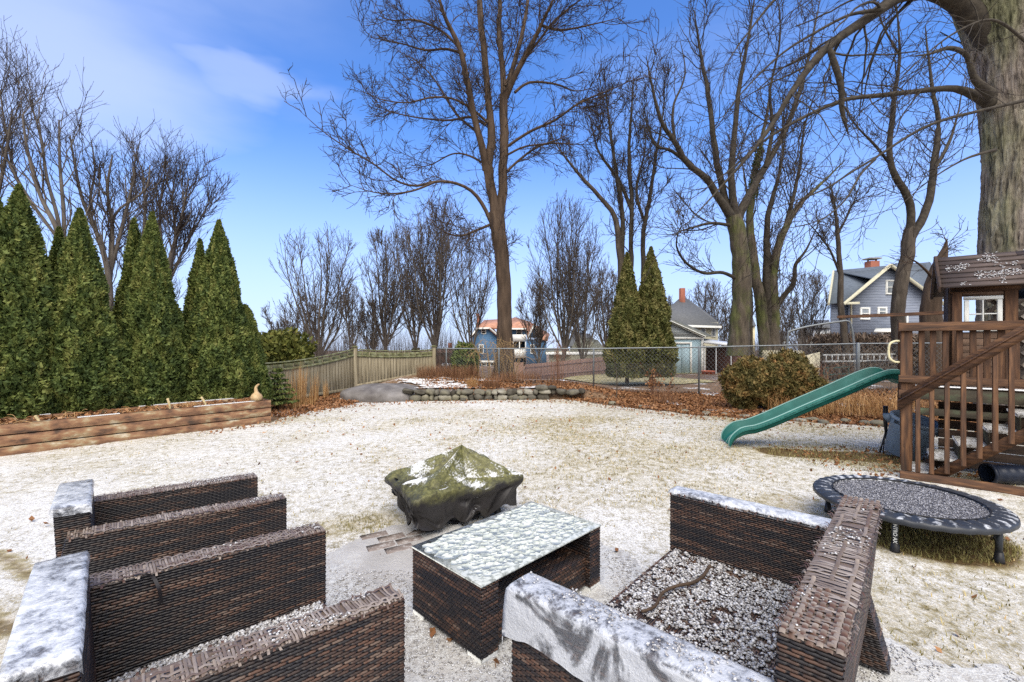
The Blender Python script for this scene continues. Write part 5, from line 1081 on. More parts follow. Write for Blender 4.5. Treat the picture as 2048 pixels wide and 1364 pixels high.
rowd = [(438, 440, 1.35, .74, 'tall narrow cypress at the right end of the evergreen row'), (305, 425, 1.35, .66, 'pointed cypress second from the right in the front of the evergreen row'), (160, 418, 1.35, .74, 'olive green cypress in the middle of the evergreen row'), (38, 370, 1.35, .78, 'tallest dark cypress near the left edge of the row'), (-110, 350, 1.3, .75, 'dark cypress cut by the left edge of the view'),
        (400, 478, 1.75, .55, 'smaller cypress peeking up left of the right end one'), (268, 437, 1.9, .55, 'thin cypress top just left of the second from right'), (118, 455, 1.9, .6, 'darker cypress peeking up left of the middle one'), (-5, 392, 1.95, .65, 'dark cypress behind the tallest one at the left edge'), (490, 610, 1.3, .50, 'low rounded cypress shoot at the right foot of the row')]
for i, (px, ty, off, r, lab) in enumerate(rowd):
    q_ = rowpt(px, off); h = CAMZ+(682-ty)/900*q_[1]; cone_tree('cypress_tree', (q_[0], q_[1], 0), h, r*(.95 if i < 5 else .86), lab, 'arbor', 'cypress trees in a row behind the timber bed', 46000 if i < 5 else 30000, i*3+1, 1.0 if i < 9 else .7, .031)
for px, ty, D, r, lab, sd2 in ((1254, 512, 15.0, .70, 'left one of two joined olive evergreens behind the wire fence', 31), (1302, 500, 15.2, .86, 'right one of two joined olive evergreens behind the wire fence', 35)):
    q_ = at(px, 682, D); cone_tree('arborvitae', (q_[0], D, float(zt(q_[0], D))+.15), CAMZ+(682-ty)/900*D-.05, r, lab, 'arbor_far', 'pair of evergreens behind the wire fence', 30000, sd2, .95, .048, clear=.03)
def bush(name, c, h3, label, mk, n, sd2, fl=.05, asp=1.5, core=True, loose=.3, cat='shrub', group=None):
    t = thing(name, (c[0], c[1], c[2]-h3[2]), label, cat, group); r_ = np.random.default_rng(sd2); d = r_.normal(size=(n, 3)); d /= np.linalg.norm(d, axis=1, keepdims=True)
    lob = .55+.9*fb(d[:, 0]*2.6+sd2, d[:, 1]*2.6, d[:, 2]*2.6, 3); rad = lob*(1-loose*r_.random(n)**1.5)*(1+.1*r_.normal(size=n)*loose)
    P = d*rad[:, None]*np.array(h3)+np.array(c); P[:, 2] = np.maximum(P[:, 2], c[2]-h3[2]*.97)
    a = np.clip(.45+1.1*(fb(d[:, 0]*5+sd2, d[:, 1]*5, d[:, 2]*5, 2)-.5)+.4*(r_.random(n)-.5), 0, 1); g = G(); cards(g, P, r_.uniform(.6, 1.4, n)*fl, N=d, asp=asp, a=a, r=r_, up=d*.6+V3(0, 0, .5)); g.build('foliage', M[mk], t)
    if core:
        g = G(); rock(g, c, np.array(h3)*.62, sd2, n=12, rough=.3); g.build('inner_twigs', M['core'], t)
    g = G()
    for k in range(7): a_ = k*.9; tube(g, [(c[0]+.05*math.cos(a_), c[1]+.05*math.sin(a_), c[2]-h3[2]*1.05), (c[0]+.4*h3[0]*math.cos(a_), c[1]+.4*h3[1]*math.sin(a_), c[2])], [.018, .008], 5)
    g.build('stems', M['bark_red'], t); return t
bush('yew_bush', (5.12, 9.75, .55), (.50, .45, .53), 'round bronze green bush in front of the wire fence, the left of two', 'yew', 20000, 4, .034, group='bronze green bushes by the wire fence')
bush('yew_bush', (5.86, 9.55, .60), (.58, .5, .57), 'larger round bronze green bush, the right of two by the wire fence', 'yew', 24000, 9, .034, group='bronze green bushes by the wire fence')
bush('golden_shrub', (-6.75, 12.6, 1.0), (1.15, .7, .72), 'yellow green spreading shrub rising behind the board fence', 'yewlite', 9000, 12, .07)
bush('dark_shrub', (-1.5, 14.6, .85), (.42, .4, .55), 'small dark green shrub behind the wire fence left of the big maple', 'arbor', 4000, 15, .06)
M['hedge_twig'] = leafmat('hedge_twigs', [(.2, (.06, .045, .035)), (.6, (.14, .105, .08)), (.9, (.24, .17, .12))])
# brown hedge far right behind fence
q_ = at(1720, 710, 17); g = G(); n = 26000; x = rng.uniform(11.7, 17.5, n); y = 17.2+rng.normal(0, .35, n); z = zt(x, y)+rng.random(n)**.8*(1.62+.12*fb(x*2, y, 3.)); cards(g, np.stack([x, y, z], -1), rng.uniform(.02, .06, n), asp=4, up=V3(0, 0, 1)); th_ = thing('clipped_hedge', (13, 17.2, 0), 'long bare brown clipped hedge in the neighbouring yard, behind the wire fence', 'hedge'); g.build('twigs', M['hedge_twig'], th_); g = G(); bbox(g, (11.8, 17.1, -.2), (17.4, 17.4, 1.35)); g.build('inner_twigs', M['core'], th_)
def tuft(name, c, n, h, spread, label, mk='straw', w=.006, lean=.7, cat='dry grass', group=None, parent=None):
    t_ = G(); r_ = np.sqrt(rng.random(n))*spread; a_ = rng.uniform(0, 6.28, n); x, y = c[0]+r_*np.cos(a_), c[1]+r_*np.sin(a_)*.8; blades(t_, x, y, rng.uniform(.45, 1, n)*h, w, lean, z=np.full(n, c[2])); o = t_.build(name, M[mk], parent)
    return tag(o, label, cat, group)
tuft('grass_tuft', (-1.05, 11.9, .24), 260, .34, .16, 'bright orange tuft of dry grass above the stone wall'); tuft('brush_clump', (-.55, 11.85, .24), 500, .33, .22, 'rusty brown bushy clump right of the orange grass tuft', 'brush', .005, 1.0)
tuft('brush_clump', (-2.3, 13.2, .42), 900, .42, .5, 'wide clump of reddish twigs beside the board fence end', 'brush', .006, 1.0); tuft('brush_clump', (-1.45, 13.2, .40), 900, .45, .5, 'reddish brown undergrowth below the small dark green shrub', 'brush', .006, 1.0)
tuft('brush_clump', (.1, 13.3, .35), 700, .30, .8, 'low brown undergrowth at the foot of the big maple', 'brush', .006, 1.0)
for i, (px, D, h, n) in enumerate(((582, 10.3, .95, 60), (603, 10.2, 1.05, 120), (628, 10.9, .8, 50), (560, 9.9, .6, 50), (650, 11.4, .6, 40), (590, 9.8, .4, 80), (622, 10.2, .35, 80))):
    q_ = at(px, 682, D); tuft('tall_dry_stalks', (q_[0], D, 0), n, h, .10, ['slim orange stalks by the board fence', 'tallest orange seed stalks before the board fence', 'thin straw stalks right of the tallest ones', 'short straw stalks beside the timber bed end', 'sparse stalks nearest the bare rock', 'low straw clump at the foot of the tall stalks', 'low orange clump right of the tall stalks'][i], 'straw', .010, .22, 'dry stalks')
for i, (px, D, z, n, h, sp) in enumerate(((1610, 8.9, .05, 260, .36, .5), (1690, 8.8, .08, 420, .5, .6), (1760, 8.6, .08, 420, .5, .6), (1840, 8.0, .08, 300, .5, .6), (1560, 9.0, .05, 90, .5, .25), (1640, 10.4, .1, 160, .75, .7), (1110, 12.4, .2, 90, .6, .25), (1330, 10.6, .05, 160, .4, .3))):
    q_ = at(px, 682, D); tuft('brush_clump', (q_[0], D, z), n, h, sp, ['golden brown weeds behind the middle of the slide', 'dense golden weeds under the upper slide', 'golden brown weeds at the top of the slide', 'brown weeds seen through the stair rails', 'wispy weeds at the right bush foot', 'tall thin weeds between the right bush and the steel post', 'upright reddish weeds right of the stone wall', 'leafy orange weeds below the twin evergreens'][i], 'straw' if i < 6 else 'brush', .006, 1.6, 'weeds')
# fir sapling beside bed end
q_ = at(555, 682, 9.6); ft_ = thing('young_fir', (q_[0], 9.6, 0), 'small sparse green fir beside the end of the timber bed', 'sapling'); g = G(); tube(g, [(q_[0], 9.6, 0), (q_[0], 9.6, .95)], [.012, .004], 6); g.build('trunk', M['bark_red'], ft_); g = G(); n = 2600; u = rng.random(n); a_ = np.floor(rng.random(n)*9)*.7+u*9; lv = np.floor(u*7)/7; rr_ = rng.random(n)*(1-lv)*.42+.02; P = np.stack([q_[0]+rr_*np.cos(a_), 9.6+rr_*np.sin(a_), .15+lv*.8+rr_*.1+rng.normal(0, .012, n)], -1); cards(g, P, .03, asp=2.2); g.build('foliage', M['arbor'], ft_)

# arching bare forsythia by the maple, brambles at the right, lone sapling
def stems(name, label, mk, n, x0, x1, yb, D, h, arch, r, sd2, cat='shrub', leafn=0):
    q = np.random.default_rng(sd2); g = G(); ends = []
    for k in range(n):
        px = q.uniform(x0, x1); Dk = D+q.uniform(-.25, .25); p = at(px, 682, Dk); p[2] = float(zt(p[0], Dk)); a = q.uniform(0, 6.28); hh = h*q.uniform(.5, 1); o = V3(math.cos(a), math.sin(a)*.6, 0)*arch*q.uniform(.3, 1)
        P = smoothp([p, p+o*.15+V3(0, 0, hh*.5), p+o*.5+V3(0, 0, hh), p+o*1.0+V3(0, 0, hh*q.uniform(.75, 1.15)), p+o*1.4+V3(0, 0, hh*q.uniform(.4, 1.1))], 4); tubes(g, P[None], np.linspace(r, r*.4, len(P))[None], 4); ends.append(P)
        for z in range(4):
            i = q.integers(5, len(P)-2); d = q.normal(size=3)*.16; P2 = smoothp([P[i], P[i]+d*.5, P[i]+d+V3(0, 0, .03)], 3); tubes(g, P2[None], np.linspace(r*.5, r*.3, len(P2))[None], 3); ends.append(P2)
    t = thing(name, at((x0+x1)/2, yb, D), label, cat); g.build('stems', M[mk], t)
    if leafn: E = np.concatenate(ends); g = G(); cards(g, E[q.integers(0, len(E), leafn)]+q.normal(size=(leafn, 3))*.02, .05, a=q.random(leafn)); g.build('leaves', M['leaf'], t)
M['ochre'] = flat('ochre_stem', (.36, .24, .11), .8); M['redstem'] = flat('red_stem', (.20, .10, .06), .8); M['greystem'] = flat('grey_stem', (.20, .165, .13), .9)
stems('arching_shrub', 'bare arching ochre stems around the foot of the big maple', 'ochre', 34, 950, 1035, 760, 13.75, 1.25, .75, .008, 3)
stems('red_stemmed_shrub', 'upright thin reddish stems rising right of the stone wall', 'redstem', 12, 1100, 1130, 790, 12.6, 1.3, .3, .007, 5)
stems('bramble', 'tangle of bare grey brown brambles behind the slide and steel post', 'greystem', 60, 1640, 1800, 770, 11.9, 1.15, .8, .006, 7)
stems('bramble', 'smaller reddish brambles between the two round bushes and the ladder', 'redstem', 26, 1600, 1660, 780, 11.0, .8, .6, .006, 9)
stems('hydrangea_stems', 'thin stems with clinging orange leaves below the twin evergreens', 'redstem', 14, 1300, 1340, 790, 11.9, .7, .25, .006, 11, leafn=160)
g = G(); q_ = at(1233, 682, 11.6); tube(g, smoothp([V3(q_[0], 11.6, 0), V3(q_[0]+.01, 11.6, .45), V3(q_[0]-.03, 11.6, .85), V3(q_[0]-.10, 11.6, 1.1)], 4), np.linspace(.016, .007, 13), 7); tag(g.build('sapling_stem', M['bark'], None, True), 'single thin dark sapling stem before the wire netting', 'sapling')
# ---------------------------------------------------------------- houses beyond the fence
M['blueclap'] = mat('blue_clapboard', [(.3, (.05, .13, .25)), (.7, (.085, .19, .34))], 3, 4, .7, .5, .02, (.2, .2, 9))
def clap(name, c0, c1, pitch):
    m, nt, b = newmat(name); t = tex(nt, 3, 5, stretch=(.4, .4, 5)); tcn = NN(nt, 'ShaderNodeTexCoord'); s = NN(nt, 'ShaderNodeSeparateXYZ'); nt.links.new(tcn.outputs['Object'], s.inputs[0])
    fr = mth(nt, 'FRACT', mth(nt, 'MULTIPLY', s.outputs['Z'], 1/pitch)); gap = mth(nt, 'LESS_THAN', fr, .18)  # dark line along each board: the lap's shadow painted into the colour
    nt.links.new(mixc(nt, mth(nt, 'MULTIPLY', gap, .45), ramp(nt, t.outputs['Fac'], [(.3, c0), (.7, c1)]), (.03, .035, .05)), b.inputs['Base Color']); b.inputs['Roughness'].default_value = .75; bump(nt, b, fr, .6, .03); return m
M['greyclap'] = mat('grey_blue_clapboard', [(.3, (.17, .20, .27)), (.7, (.26, .295, .37))], 3, 4, .7, .5, .02, (.2, .2, 9))
M['paleblue'] = mat('pale_blue_board', [(.3, (.24, .36, .42)), (.7, (.40, .52, .57))], 4, 5, .8, .4, .01, (5, 5, .4))
M['shingle'] = mat('grey_shingle', [(.3, (.28, .32, .34)), (.7, (.44, .47, .48))], 6, 5, .85, .6, .01, (1, 1, 5))
M['orange_roof'] = mat('orange_roof', [(.3, (.36, .17, .10)), (.7, (.58, .32, .22))], 2, 5, .85, .4, .02, snow=(1.22, 3))
M['grey_roof'] = mat('grey_roof', [(.3, (.085, .09, .095)), (.7, (.15, .155, .16))], 4, 6, .9, .4, .01, (1, 1, 5))
M['blue_roof'] = mat('slate_blue_roof', [(.3, (.085, .105, .135)), (.7, (.15, .18, .22))], 4, 6, .9, .4, .01, (1, 1, 5))
M['mossroof'] = mat('mossy_roof', [(.35, (.10, .10, .07)), (.6, (.20, .19, .13)), (.75, (.5, .5, .48))], 5, 6, .9)
M['yellowwall'] = flat('cream_wall', (.50, .48, .36), .8); M['whitewall'] = flat('white_wall', (.62, .64, .66), .8); M['yellow2'] = flat('yellow_wall', (.62, .55, .34), .8)
M['terracotta'] = flat('terracotta', (.42, .13, .08), .8); M['greystone'] = flat('grey_block', (.22, .21, .19), .9, 0, .4, 5)
M['brownwall'] = flat('brown_wall', (.17, .085, .065), .85)
def PX(x, y, D, dz=0.): return at(x, y, D)
def wallpoly(g, pts, D, depth):
    """front outline in pixels at distance D, extruded straight back"""
    n = len(pts); F = [at(x, y, D) for x, y in pts]; xm = (sum(p[0] for p in pts)/n-1024)/900; Bk = [p+V3(xm*depth*.96, depth, 0) for p in F]; g.add(np.array(F+Bk), [list(range(n)), list(range(2*n-1, n-1, -1))]+[[i, (i+1) % n, (i+1) % n+n, i+n][::-1] for i in range(n)])
def win(par, x0, y0, x1, y1, D, fr=1.6, mf='white', mp='glassp', cross=False):
    f = fr/900*D; a, b_ = at(x0, y1, D), at(x1, y0, D); g = G(); dp = .12
    yy = D-.06
    for lo, hi in (((a[0]-f, a[2]-f), (b_[0]+f, a[2])), ((a[0]-f, b_[2]), (b_[0]+f, b_[2]+f)), ((a[0]-f, a[2]), (a[0], b_[2])), ((b_[0], a[2]), (b_[0]+f, b_[2])), ((a[0], (a[2]+b_[2])/2-f*.25), (b_[0], (a[2]+b_[2])/2+f*.25))):
        bbox(g, (lo[0], yy-.03, lo[1]), (hi[0], yy+.07, hi[1]), .004)
    if cross: m_ = (a[0]+b_[0])/2; bbox(g, (m_-f*.25, yy-.025, a[2]), (m_+f*.25, yy+.05, b_[2]))
    fo = g.build('window', M[mf], par); g = G(); bbox(g, (a[0], yy+.0, a[2]), (b_[0], yy+.045, b_[2])); g.build('pane', M[mp], fo)
def slab(g, pts, th=.15):
    """thin roof plane from 3-4 corners"""
    P = np.array(pts); n = len(P); N = nrm(np.cross(P[1]-P[0], P[2]-P[0])); N = N if N[2] > 0 else -N; g.add(np.concatenate([P, P-N*th]), [list(range(n)), list(range(2*n-1, n-1, -1))]+[[i, i+n, (i+1) % n+n, (i+1) % n] for i in range(n)])
gz = lambda D: 682+900*(CAMZ-float(zt(0, D)))/D+6
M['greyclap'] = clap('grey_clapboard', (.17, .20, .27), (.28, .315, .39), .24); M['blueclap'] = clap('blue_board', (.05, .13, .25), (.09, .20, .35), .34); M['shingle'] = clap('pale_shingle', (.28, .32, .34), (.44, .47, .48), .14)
# blue house with orange roof, D = 75
D = 75; bl = thing('blue_house', at(1020, gz(D), D), 'blue clapboard house with orange shingled roof and white porch, seen behind the big maple', 'house')
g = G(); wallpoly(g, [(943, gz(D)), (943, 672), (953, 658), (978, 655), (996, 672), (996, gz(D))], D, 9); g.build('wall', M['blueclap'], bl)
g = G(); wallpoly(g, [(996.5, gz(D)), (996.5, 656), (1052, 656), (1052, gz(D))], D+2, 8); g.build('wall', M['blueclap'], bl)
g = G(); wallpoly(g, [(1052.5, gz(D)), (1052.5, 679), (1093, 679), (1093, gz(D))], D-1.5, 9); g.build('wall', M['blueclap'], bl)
g = G(); wallpoly(g, [(1056, 675), (1067, 651), (1078, 675)], D-1.7, 5); g.build('gable', M['blueclap'], bl)
g = G(); f = D+.1
for s_ in ([at(941, 672, D-.4), at(955, 655, D-.4), at(955, 655, D+9), at(941, 672, D+9)], [at(953, 656, D-.5), at(980, 655, D-.5), at(1030, 636, D+7), at(968, 640, D+6)], [at(978, 655, D-.4), at(1054, 657, D+1.5), at(1062, 644, D+7), at(1030, 634, D+7)], [at(978, 655, D-.4), at(998, 672, D-.4), at(998, 672, D+9), at(985, 652, D+9)],
           [at(1052, 657, D+1.4), at(1095, 678, D+1), at(1100, 668, D+7), at(1060, 643, D+7)], [at(1068, 648, D-2), at(1054, 677, D-2), at(1052, 665, D+5), at(1060, 645, D+5)], [at(1068, 648, D-2), at(1081, 677, D-2), at(1092, 668, D+5), at(1060, 645, D+5)], [at(1080, 676, D-1.9), at(1096, 680, D-1.9), at(1093, 664, D+4), at(1082, 660, D+4)]): slab(g, s_, .25)
g.build('roof', M['orange_roof'], bl)
g = G(); 
for a_, b2 in (((941, 673), (954, 657)), ((954, 657), (979, 656)), ((979, 656), (999, 673)), ((1052, 680), (1095, 681)), ((997, 657.5), (1052, 657.5))): bar(g, at(*a_, D-.6), at(*b2, D-.6), .15, .25)
bar(g, at(1055, 677, D-2.1), at(1067.5, 650, D-2.1), .15, .22); bar(g, at(1067.5, 650, D-2.1), at(1080, 677, D-2.1), .15, .22); g.build('trim', M['white'], bl)
g = G(); bbox(g, (at(950, 0, D)[0], D+3, at(0, 665, D)[2]), (at(956, 0, D)[0], D+4, at(0, 627, D+3)[2])); g.build('chimney', M['brick'], bl)
for w in ((964, 659, 971, 667), (959, 690, 966, 706), (1034, 658, 1043, 670), (1062, 690, 1068, 706), (1063, 663, 1067, 672), (950, 727, 956, 735), (964, 727, 972, 735), (982, 727, 990, 735)): win(bl, *w, D-(1.6 if w[0] > 1055 else 0)+(0 if w[0] < 1030 or w[0] > 1055 else 1.9), 1.2, mp='glassd')
g = G(); wallpoly(g, [(1025, 683), (1025, 669), (1052, 669), (1052, 683)], D-1, 2.6); g.build('balcony', M['white'], bl); g = G(); bbox(g, (at(941, 0, D)[0], D-.4, at(0, 724.5, D)[2]), (at(996, 0, D)[0], D-.05, at(0, 721, D)[2])); g.build('trim', M['white'], bl); g = G(); wallpoly(g, [(1025, 716), (1025, 698), (1052, 698), (1052, 716)], D-1, 2.6)
for x in (1026, 1039, 1051): bar(g, at(x, 700, D-.9), at(x, 682, D-.9), .15, .15, up=(0, 1, 0))
g.build('porch', M['white'], bl); g = G(); wallpoly(g, [(1026, 698), (1026, 683.5), (1051, 683.5), (1051, 698)], D+.8, .5); g.build('porch_opening', M['glassd'], bl)
# low brown house left
D = 60; br = thing('brown_house', at(895, gz(D), D), 'small dark red brown house with a chimney, between the fence end and the blue house', 'house'); g = G(); wallpoly(g, [(862, gz(D)), (862, 702), (918, 702), (918, gz(D))], D, 6); g.build('wall', M['brownwall'], br); g = G(); slab(g, [at(858, 704, D-.4), at(922, 704, D-.4), at(912, 696, D+4), at(866, 696, D+4)]); g.build('roof', M['brownwall'], br); g = G(); wallpoly(g, [(896, 700), (896, 686), (904, 686), (904, 700)], D+2, 1); g.build('chimney', M['brick'], br)
g = G(); wallpoly(g, [(883, 736), (883, 728), (925, 728), (925, 736)], D-6, 2.5); g.build('porch', M['whitewall'], br)
# mossy roofed garage + long wall
D = 48; gr_ = thing('garage', at(1180, gz(D), D), 'low pinkish garage with mossy grey roof behind the red board fence', 'garage'); g = G(); wallpoly(g, [(1098, gz(D)), (1098, 704), (1215, 700), (1215, gz(D))], D, 6); g.build('wall', M['yellowwall'], gr_)
g = G(); slab(g, [at(1138, 704, D-.3), at(1215, 704, D-.3), at(1196, 680, D+3), at(1156, 672, D+3)]); slab(g, [at(1090, 706, D-.5), at(1140, 706, D-.5), at(1138, 698, D+3), at(1092, 698, D+3)]); g.build('roof', M['mossroof'], gr_); g = G(); bar(g, at(1092, 707, D-.6), at(1216, 706, D-.6), .1, .28); g.build('fascia', M['white'], gr_)
D = 70; dg_ = thing('grey_house', at(1160, gz(D), D), 'dark grey roof rising behind the mossy garage', 'house'); g = G(); wallpoly(g, [(1140, gz(D)), (1140, 690), (1195, 690), (1195, gz(D))], D, 6); g.build('wall', M['greystone'], dg_); g = G(); slab(g, [at(1136, 692, D-.4), at(1200, 692, D-.4), at(1180, 668, D+4), at(1146, 662, D+4)]); g.build('roof', M['grey_roof'], dg_)
# cream house with hip roof
D = 52; ch_ = thing('cream_house', at(1385, gz(D), D), 'cream house with steep grey hip roof and brick chimney, behind the pale blue shed', 'house')
g = G(); wallpoly(g, [(1330, gz(D)), (1330, 645), (1436, 645), (1436, gz(D))], D, 8); g.build('wall', M['yellowwall'], ch_)
ap = at(1366, 596, D+5); c0, c1, c2, c3 = at(1300, 648, D-.6), at(1442, 652, D-.6), at(1436, 640, D+9), at(1310, 640, D+9); g = G(); 
for s_ in ([c0, c1, ap+V3(.4, 0, 0), ap-V3(.4, 0, 0)], [c1, c2, ap+V3(.4, 0, 0)], [c0, c3, ap-V3(.4, 0, 0)], [c3, c2, ap]): slab(g, s_, .12)
g.build('roof', M['grey_roof'], ch_); g = G(); bar(g, c0-V3(0, .1, .12), c1-V3(0, .1, .12), .15, .25); g.build('fascia', M['white'], ch_)
g = G(); a = at(1366, 606, D+4); bbox(g, (a[0]-.28, D+4, a[2]-.3), (a[0]+.28, D+4.6, at(0, 576, D+4)[2])); g.build('chimney', M['brick'], ch_)
for w in ((1402, 658, 1410, 672), (1424, 658, 1430, 672)): win(ch_, *w, D, 1.5, 'white', 'glassp')
# pale blue shed + lean-to
D = 26; sh = thing('garden_shed', at(1370, gz(D), D), 'pale blue garden shed with shingled gable and white framed double doors', 'shed')
gy = 758
g = G(); wallpoly(g, [(1325, gy), (1325, 675.5), (1407, 675.5), (1407, gy)], D, 3.4); g.build('wall', M['paleblue'], sh)
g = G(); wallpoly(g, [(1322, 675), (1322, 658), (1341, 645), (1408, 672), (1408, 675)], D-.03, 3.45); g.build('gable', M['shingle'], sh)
g = G(); wallpoly(g, [(1321, 678.5), (1321, 674), (1408, 674), (1408, 678.5)], D-.06, .06)
bar(g, at(1320, 660, D-.2), at(1341, 643, D-.2), .05, .13); bar(g, at(1341, 643, D-.2), at(1411, 674, D-.2), .05, .13)
for x0, x1 in ((1402, 1407.5), ): wallpoly(g, [(x0, gy), (x0, 678.6), (x1, 678.6), (x1, gy)], D-.04, .04)
wallpoly(g, [(1340, 755), (1340, 684), (1344, 684), (1344, 755)], D-.05, .05); wallpoly(g, [(1380, 755), (1380, 684), (1384, 684), (1384, 755)], D-.05, .05); wallpoly(g, [(1344.1, 688), (1344.1, 684), (1379.9, 684), (1379.9, 688)], D-.05, .05); g.build('trim', M['white'], sh)
g = G(); wallpoly(g, [(1344.2, 755), (1344.2, 688.2), (1361.6, 688.2), (1361.6, 755)], D-.02, .02); wallpoly(g, [(1362.4, 755), (1362.4, 688.2), (1379.8, 688.2), (1379.8, 755)], D-.02, .02); g.build('door', M['paleblue'], sh)
g = G(); slab(g, [at(1320, 660, D-.25), at(1341, 643, D-.25), at(1352, 640, D+3.6), at(1330, 656, D+3.6)], .05); slab(g, [at(1411, 673, D-.25), at(1341, 642, D-.25), at(1352, 640, D+3.6), at(1424, 671, D+3.6)], .05); g.build('roof', M['mossroof'], sh)
g = G(); lathe(g, [(.001, 0), (.05, 0), (.05, .04), (.001, .04)], at(1341, 652, D-.05), rx(math.pi/2), 12); g.build('vent', M['black'], sh)
lt = thing('lean_to_shelter', at(1450, 740, D), 'flat white edged lean-to roof on thin posts right of the pale blue shed', 'shelter')
g = G(); slab(g, [at(1408, 683, D-.3), at(1500, 694, D-.3), at(1490, 688, D+2.8), at(1408, 677, D+2.8)], .10); g.build('roof', M['whitewall'], lt)
g = G(); 
for x in (1409.5, 1432, 1462): bar(g, at(x, 758, D-.1), at(x, 690, D-.1), .045, .045, up=(0, 1, 0))
g.build('post', M['whitewall'], lt); g = G(); wallpoly(g, [(1412, 758), (1412, 692), (1500, 696), (1500, 758)], D+2.4, .1); g.build('back_wall', M['brownwall'], lt)
g = G(); q_ = at(1417, 750, D-1.2); lathe(g, [(.16, 0), (.30, .02), (.36, .24), (.38, .25), (.38, .29), (.33, .29), (.3, .05), (.001, .05)], at(1417, 752, D-1.2), I3, 24); tag(g.build('terracotta_pot', M['terracotta'], None, True), 'wide terracotta red planting bowl on a grey block step by the shed', 'plant pot'); g = G(); wallpoly(g, [(1385, 778), (1385, 752.3), (1445, 752.3), (1445, 778)], D-1.6, .9); tag(g.build('block_step', M['greystone'], None), 'grey block step carrying the red bowl before the shed', 'step')
# grey-blue house right
D = 40; gh = thing('grey_blue_house', at(1780, gz(D), D), 'large grey blue clapboard house with front gable and blue roof, right of the far maple', 'house')
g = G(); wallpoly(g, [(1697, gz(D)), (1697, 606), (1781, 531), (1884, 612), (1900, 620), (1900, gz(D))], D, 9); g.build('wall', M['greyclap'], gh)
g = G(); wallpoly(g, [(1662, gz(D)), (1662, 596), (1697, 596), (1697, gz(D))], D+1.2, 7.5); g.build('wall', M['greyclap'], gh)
g = G()
for s_ in ([at(1655, 608, D+.6), at(1700, 603, D+.6), at(1775, 531, D+4), at(1668, 541, D+4)], [at(1690, 606, D-.5), at(1781, 527, D-.5), at(1800, 529, D+9), at(1700, 606, D+9)], [at(1890, 608, D-.5), at(1781, 527, D-.5), at(1800, 529, D+9), at(1890, 606, D+9)], [at(1668, 541, D+4), at(1860, 524, D+4), at(1900, 600, D+1), at(1760, 560, D+1)], [at(1668, 541, D+4), at(1860, 524, D+4), at(1860, 600, D+9), at(1655, 608, D+9)]): slab(g, s_, .12)
g.build('roof', M['blue_roof'], gh); g = G(); bar(g, at(1688, 608, D-.6), at(1781, 530, D-.6), .14, .24); bar(g, at(1781, 530, D-.6), at(1890, 610, D-.6), .14, .24); bar(g, at(1688, 607, D-.5), at(1717, 606, D-.5), .3, .2); bar(g, at(1702, 606, D-.08), at(1702, gz(D), D-.08), .14, .1, up=(0, 1, 0)); bar(g, at(1657, 608, D+.5), at(1667, 543, D+3.6), .14, .3); g.build('trim', M['yellowwall'], gh)
g = G(); a = at(1744, 540, D+5); bbox(g, (a[0]-.45, D+4.6, a[2]-.5), (a[0]+.45, D+5.4, at(0, 523, D+5)[2])); c_ = g.build('chimney', M['brick'], gh); g = G(); bbox(g, (a[0]-.6, D+4.5, at(0, 519, D+5)[2]), (a[0]+.6, D+5.5, at(0, 516.5, D+5)[2])); 
for s_ in (-.4, .4): bbox(g, (a[0]+s_-.03, D+4.9, at(0, 523, D+5)[2]), (a[0]+s_+.03, D+5.1, at(0, 519, D+5)[2]))
g.build('chimney_cap', M['greystone'], c_)
for w, c in (((1774, 563, 1788, 586), 0), ((1723, 618, 1736, 636), 0), ((1758, 617, 1770, 629), 0), ((1785, 617, 1796, 650), 0), ((1734, 674, 1750, 688), 0), ((1862, 632, 1880, 665), 0), ((1800, 632, 1812, 660), 0)): win(gh, *w, D, 3.2 if w[1] > 600 else 3, 'white', 'glassp')
g = G(); slab(g, [at(1748, 662, D-1.4), at(1800, 662, D-1.4), at(1800, 656, D-.05), at(1752, 656, D-.05)], .14); g.build('porch_roof', M['white'], gh); g = G(); bar(g, at(1764, 720, D-1.2), at(1764, 664, D-1.2), .12, .12, up=(0, 1, 0)); g.build('porch_post', M['white'], gh); g = G(); wallpoly(g, [(1760, 715), (1760, 664), (1785, 664), (1785, 715)], D-.07, .06); g.build('doorway', M['glassd'], gh)
for x0, x1, yt, D, mk, lab in ((1627, 1662, 640, 62, 'whitewall', 'white house with grey roof left of the grey blue house'), (1596, 1632, 654, 75, 'greystone', 'pale grey far house just left of the white one'), (1478, 1510, 636, 80, 'yellow2', 'far yellow house seen between the two big right hand trunks'), (1548, 1575, 664, 85, 'yellowwall', 'tiny cream house far off beside the ivy covered stems')):
    h_ = thing('far_house', at((x0+x1)/2, gz(D), D), lab, 'house', 'houses far behind the yards'); ym = yt+14; g = G(); wallpoly(g, [(x0, gz(D)), (x0, ym), (x1, ym), (x1, gz(D))], D, 6); g.build('wall', M[mk], h_); g = G(); slab(g, [at(x0-2, ym+1, D-.4), at(x1+2, ym+1, D-.4), at(x1-4, yt, D+4), at(x0+4, yt, D+4)]); g.build('roof', M['grey_roof'], h_)
    for k in (.3, .7): xx = x0+(x1-x0)*k; win(h_, xx-2, ym+6, xx+2, ym+14, D, .8)
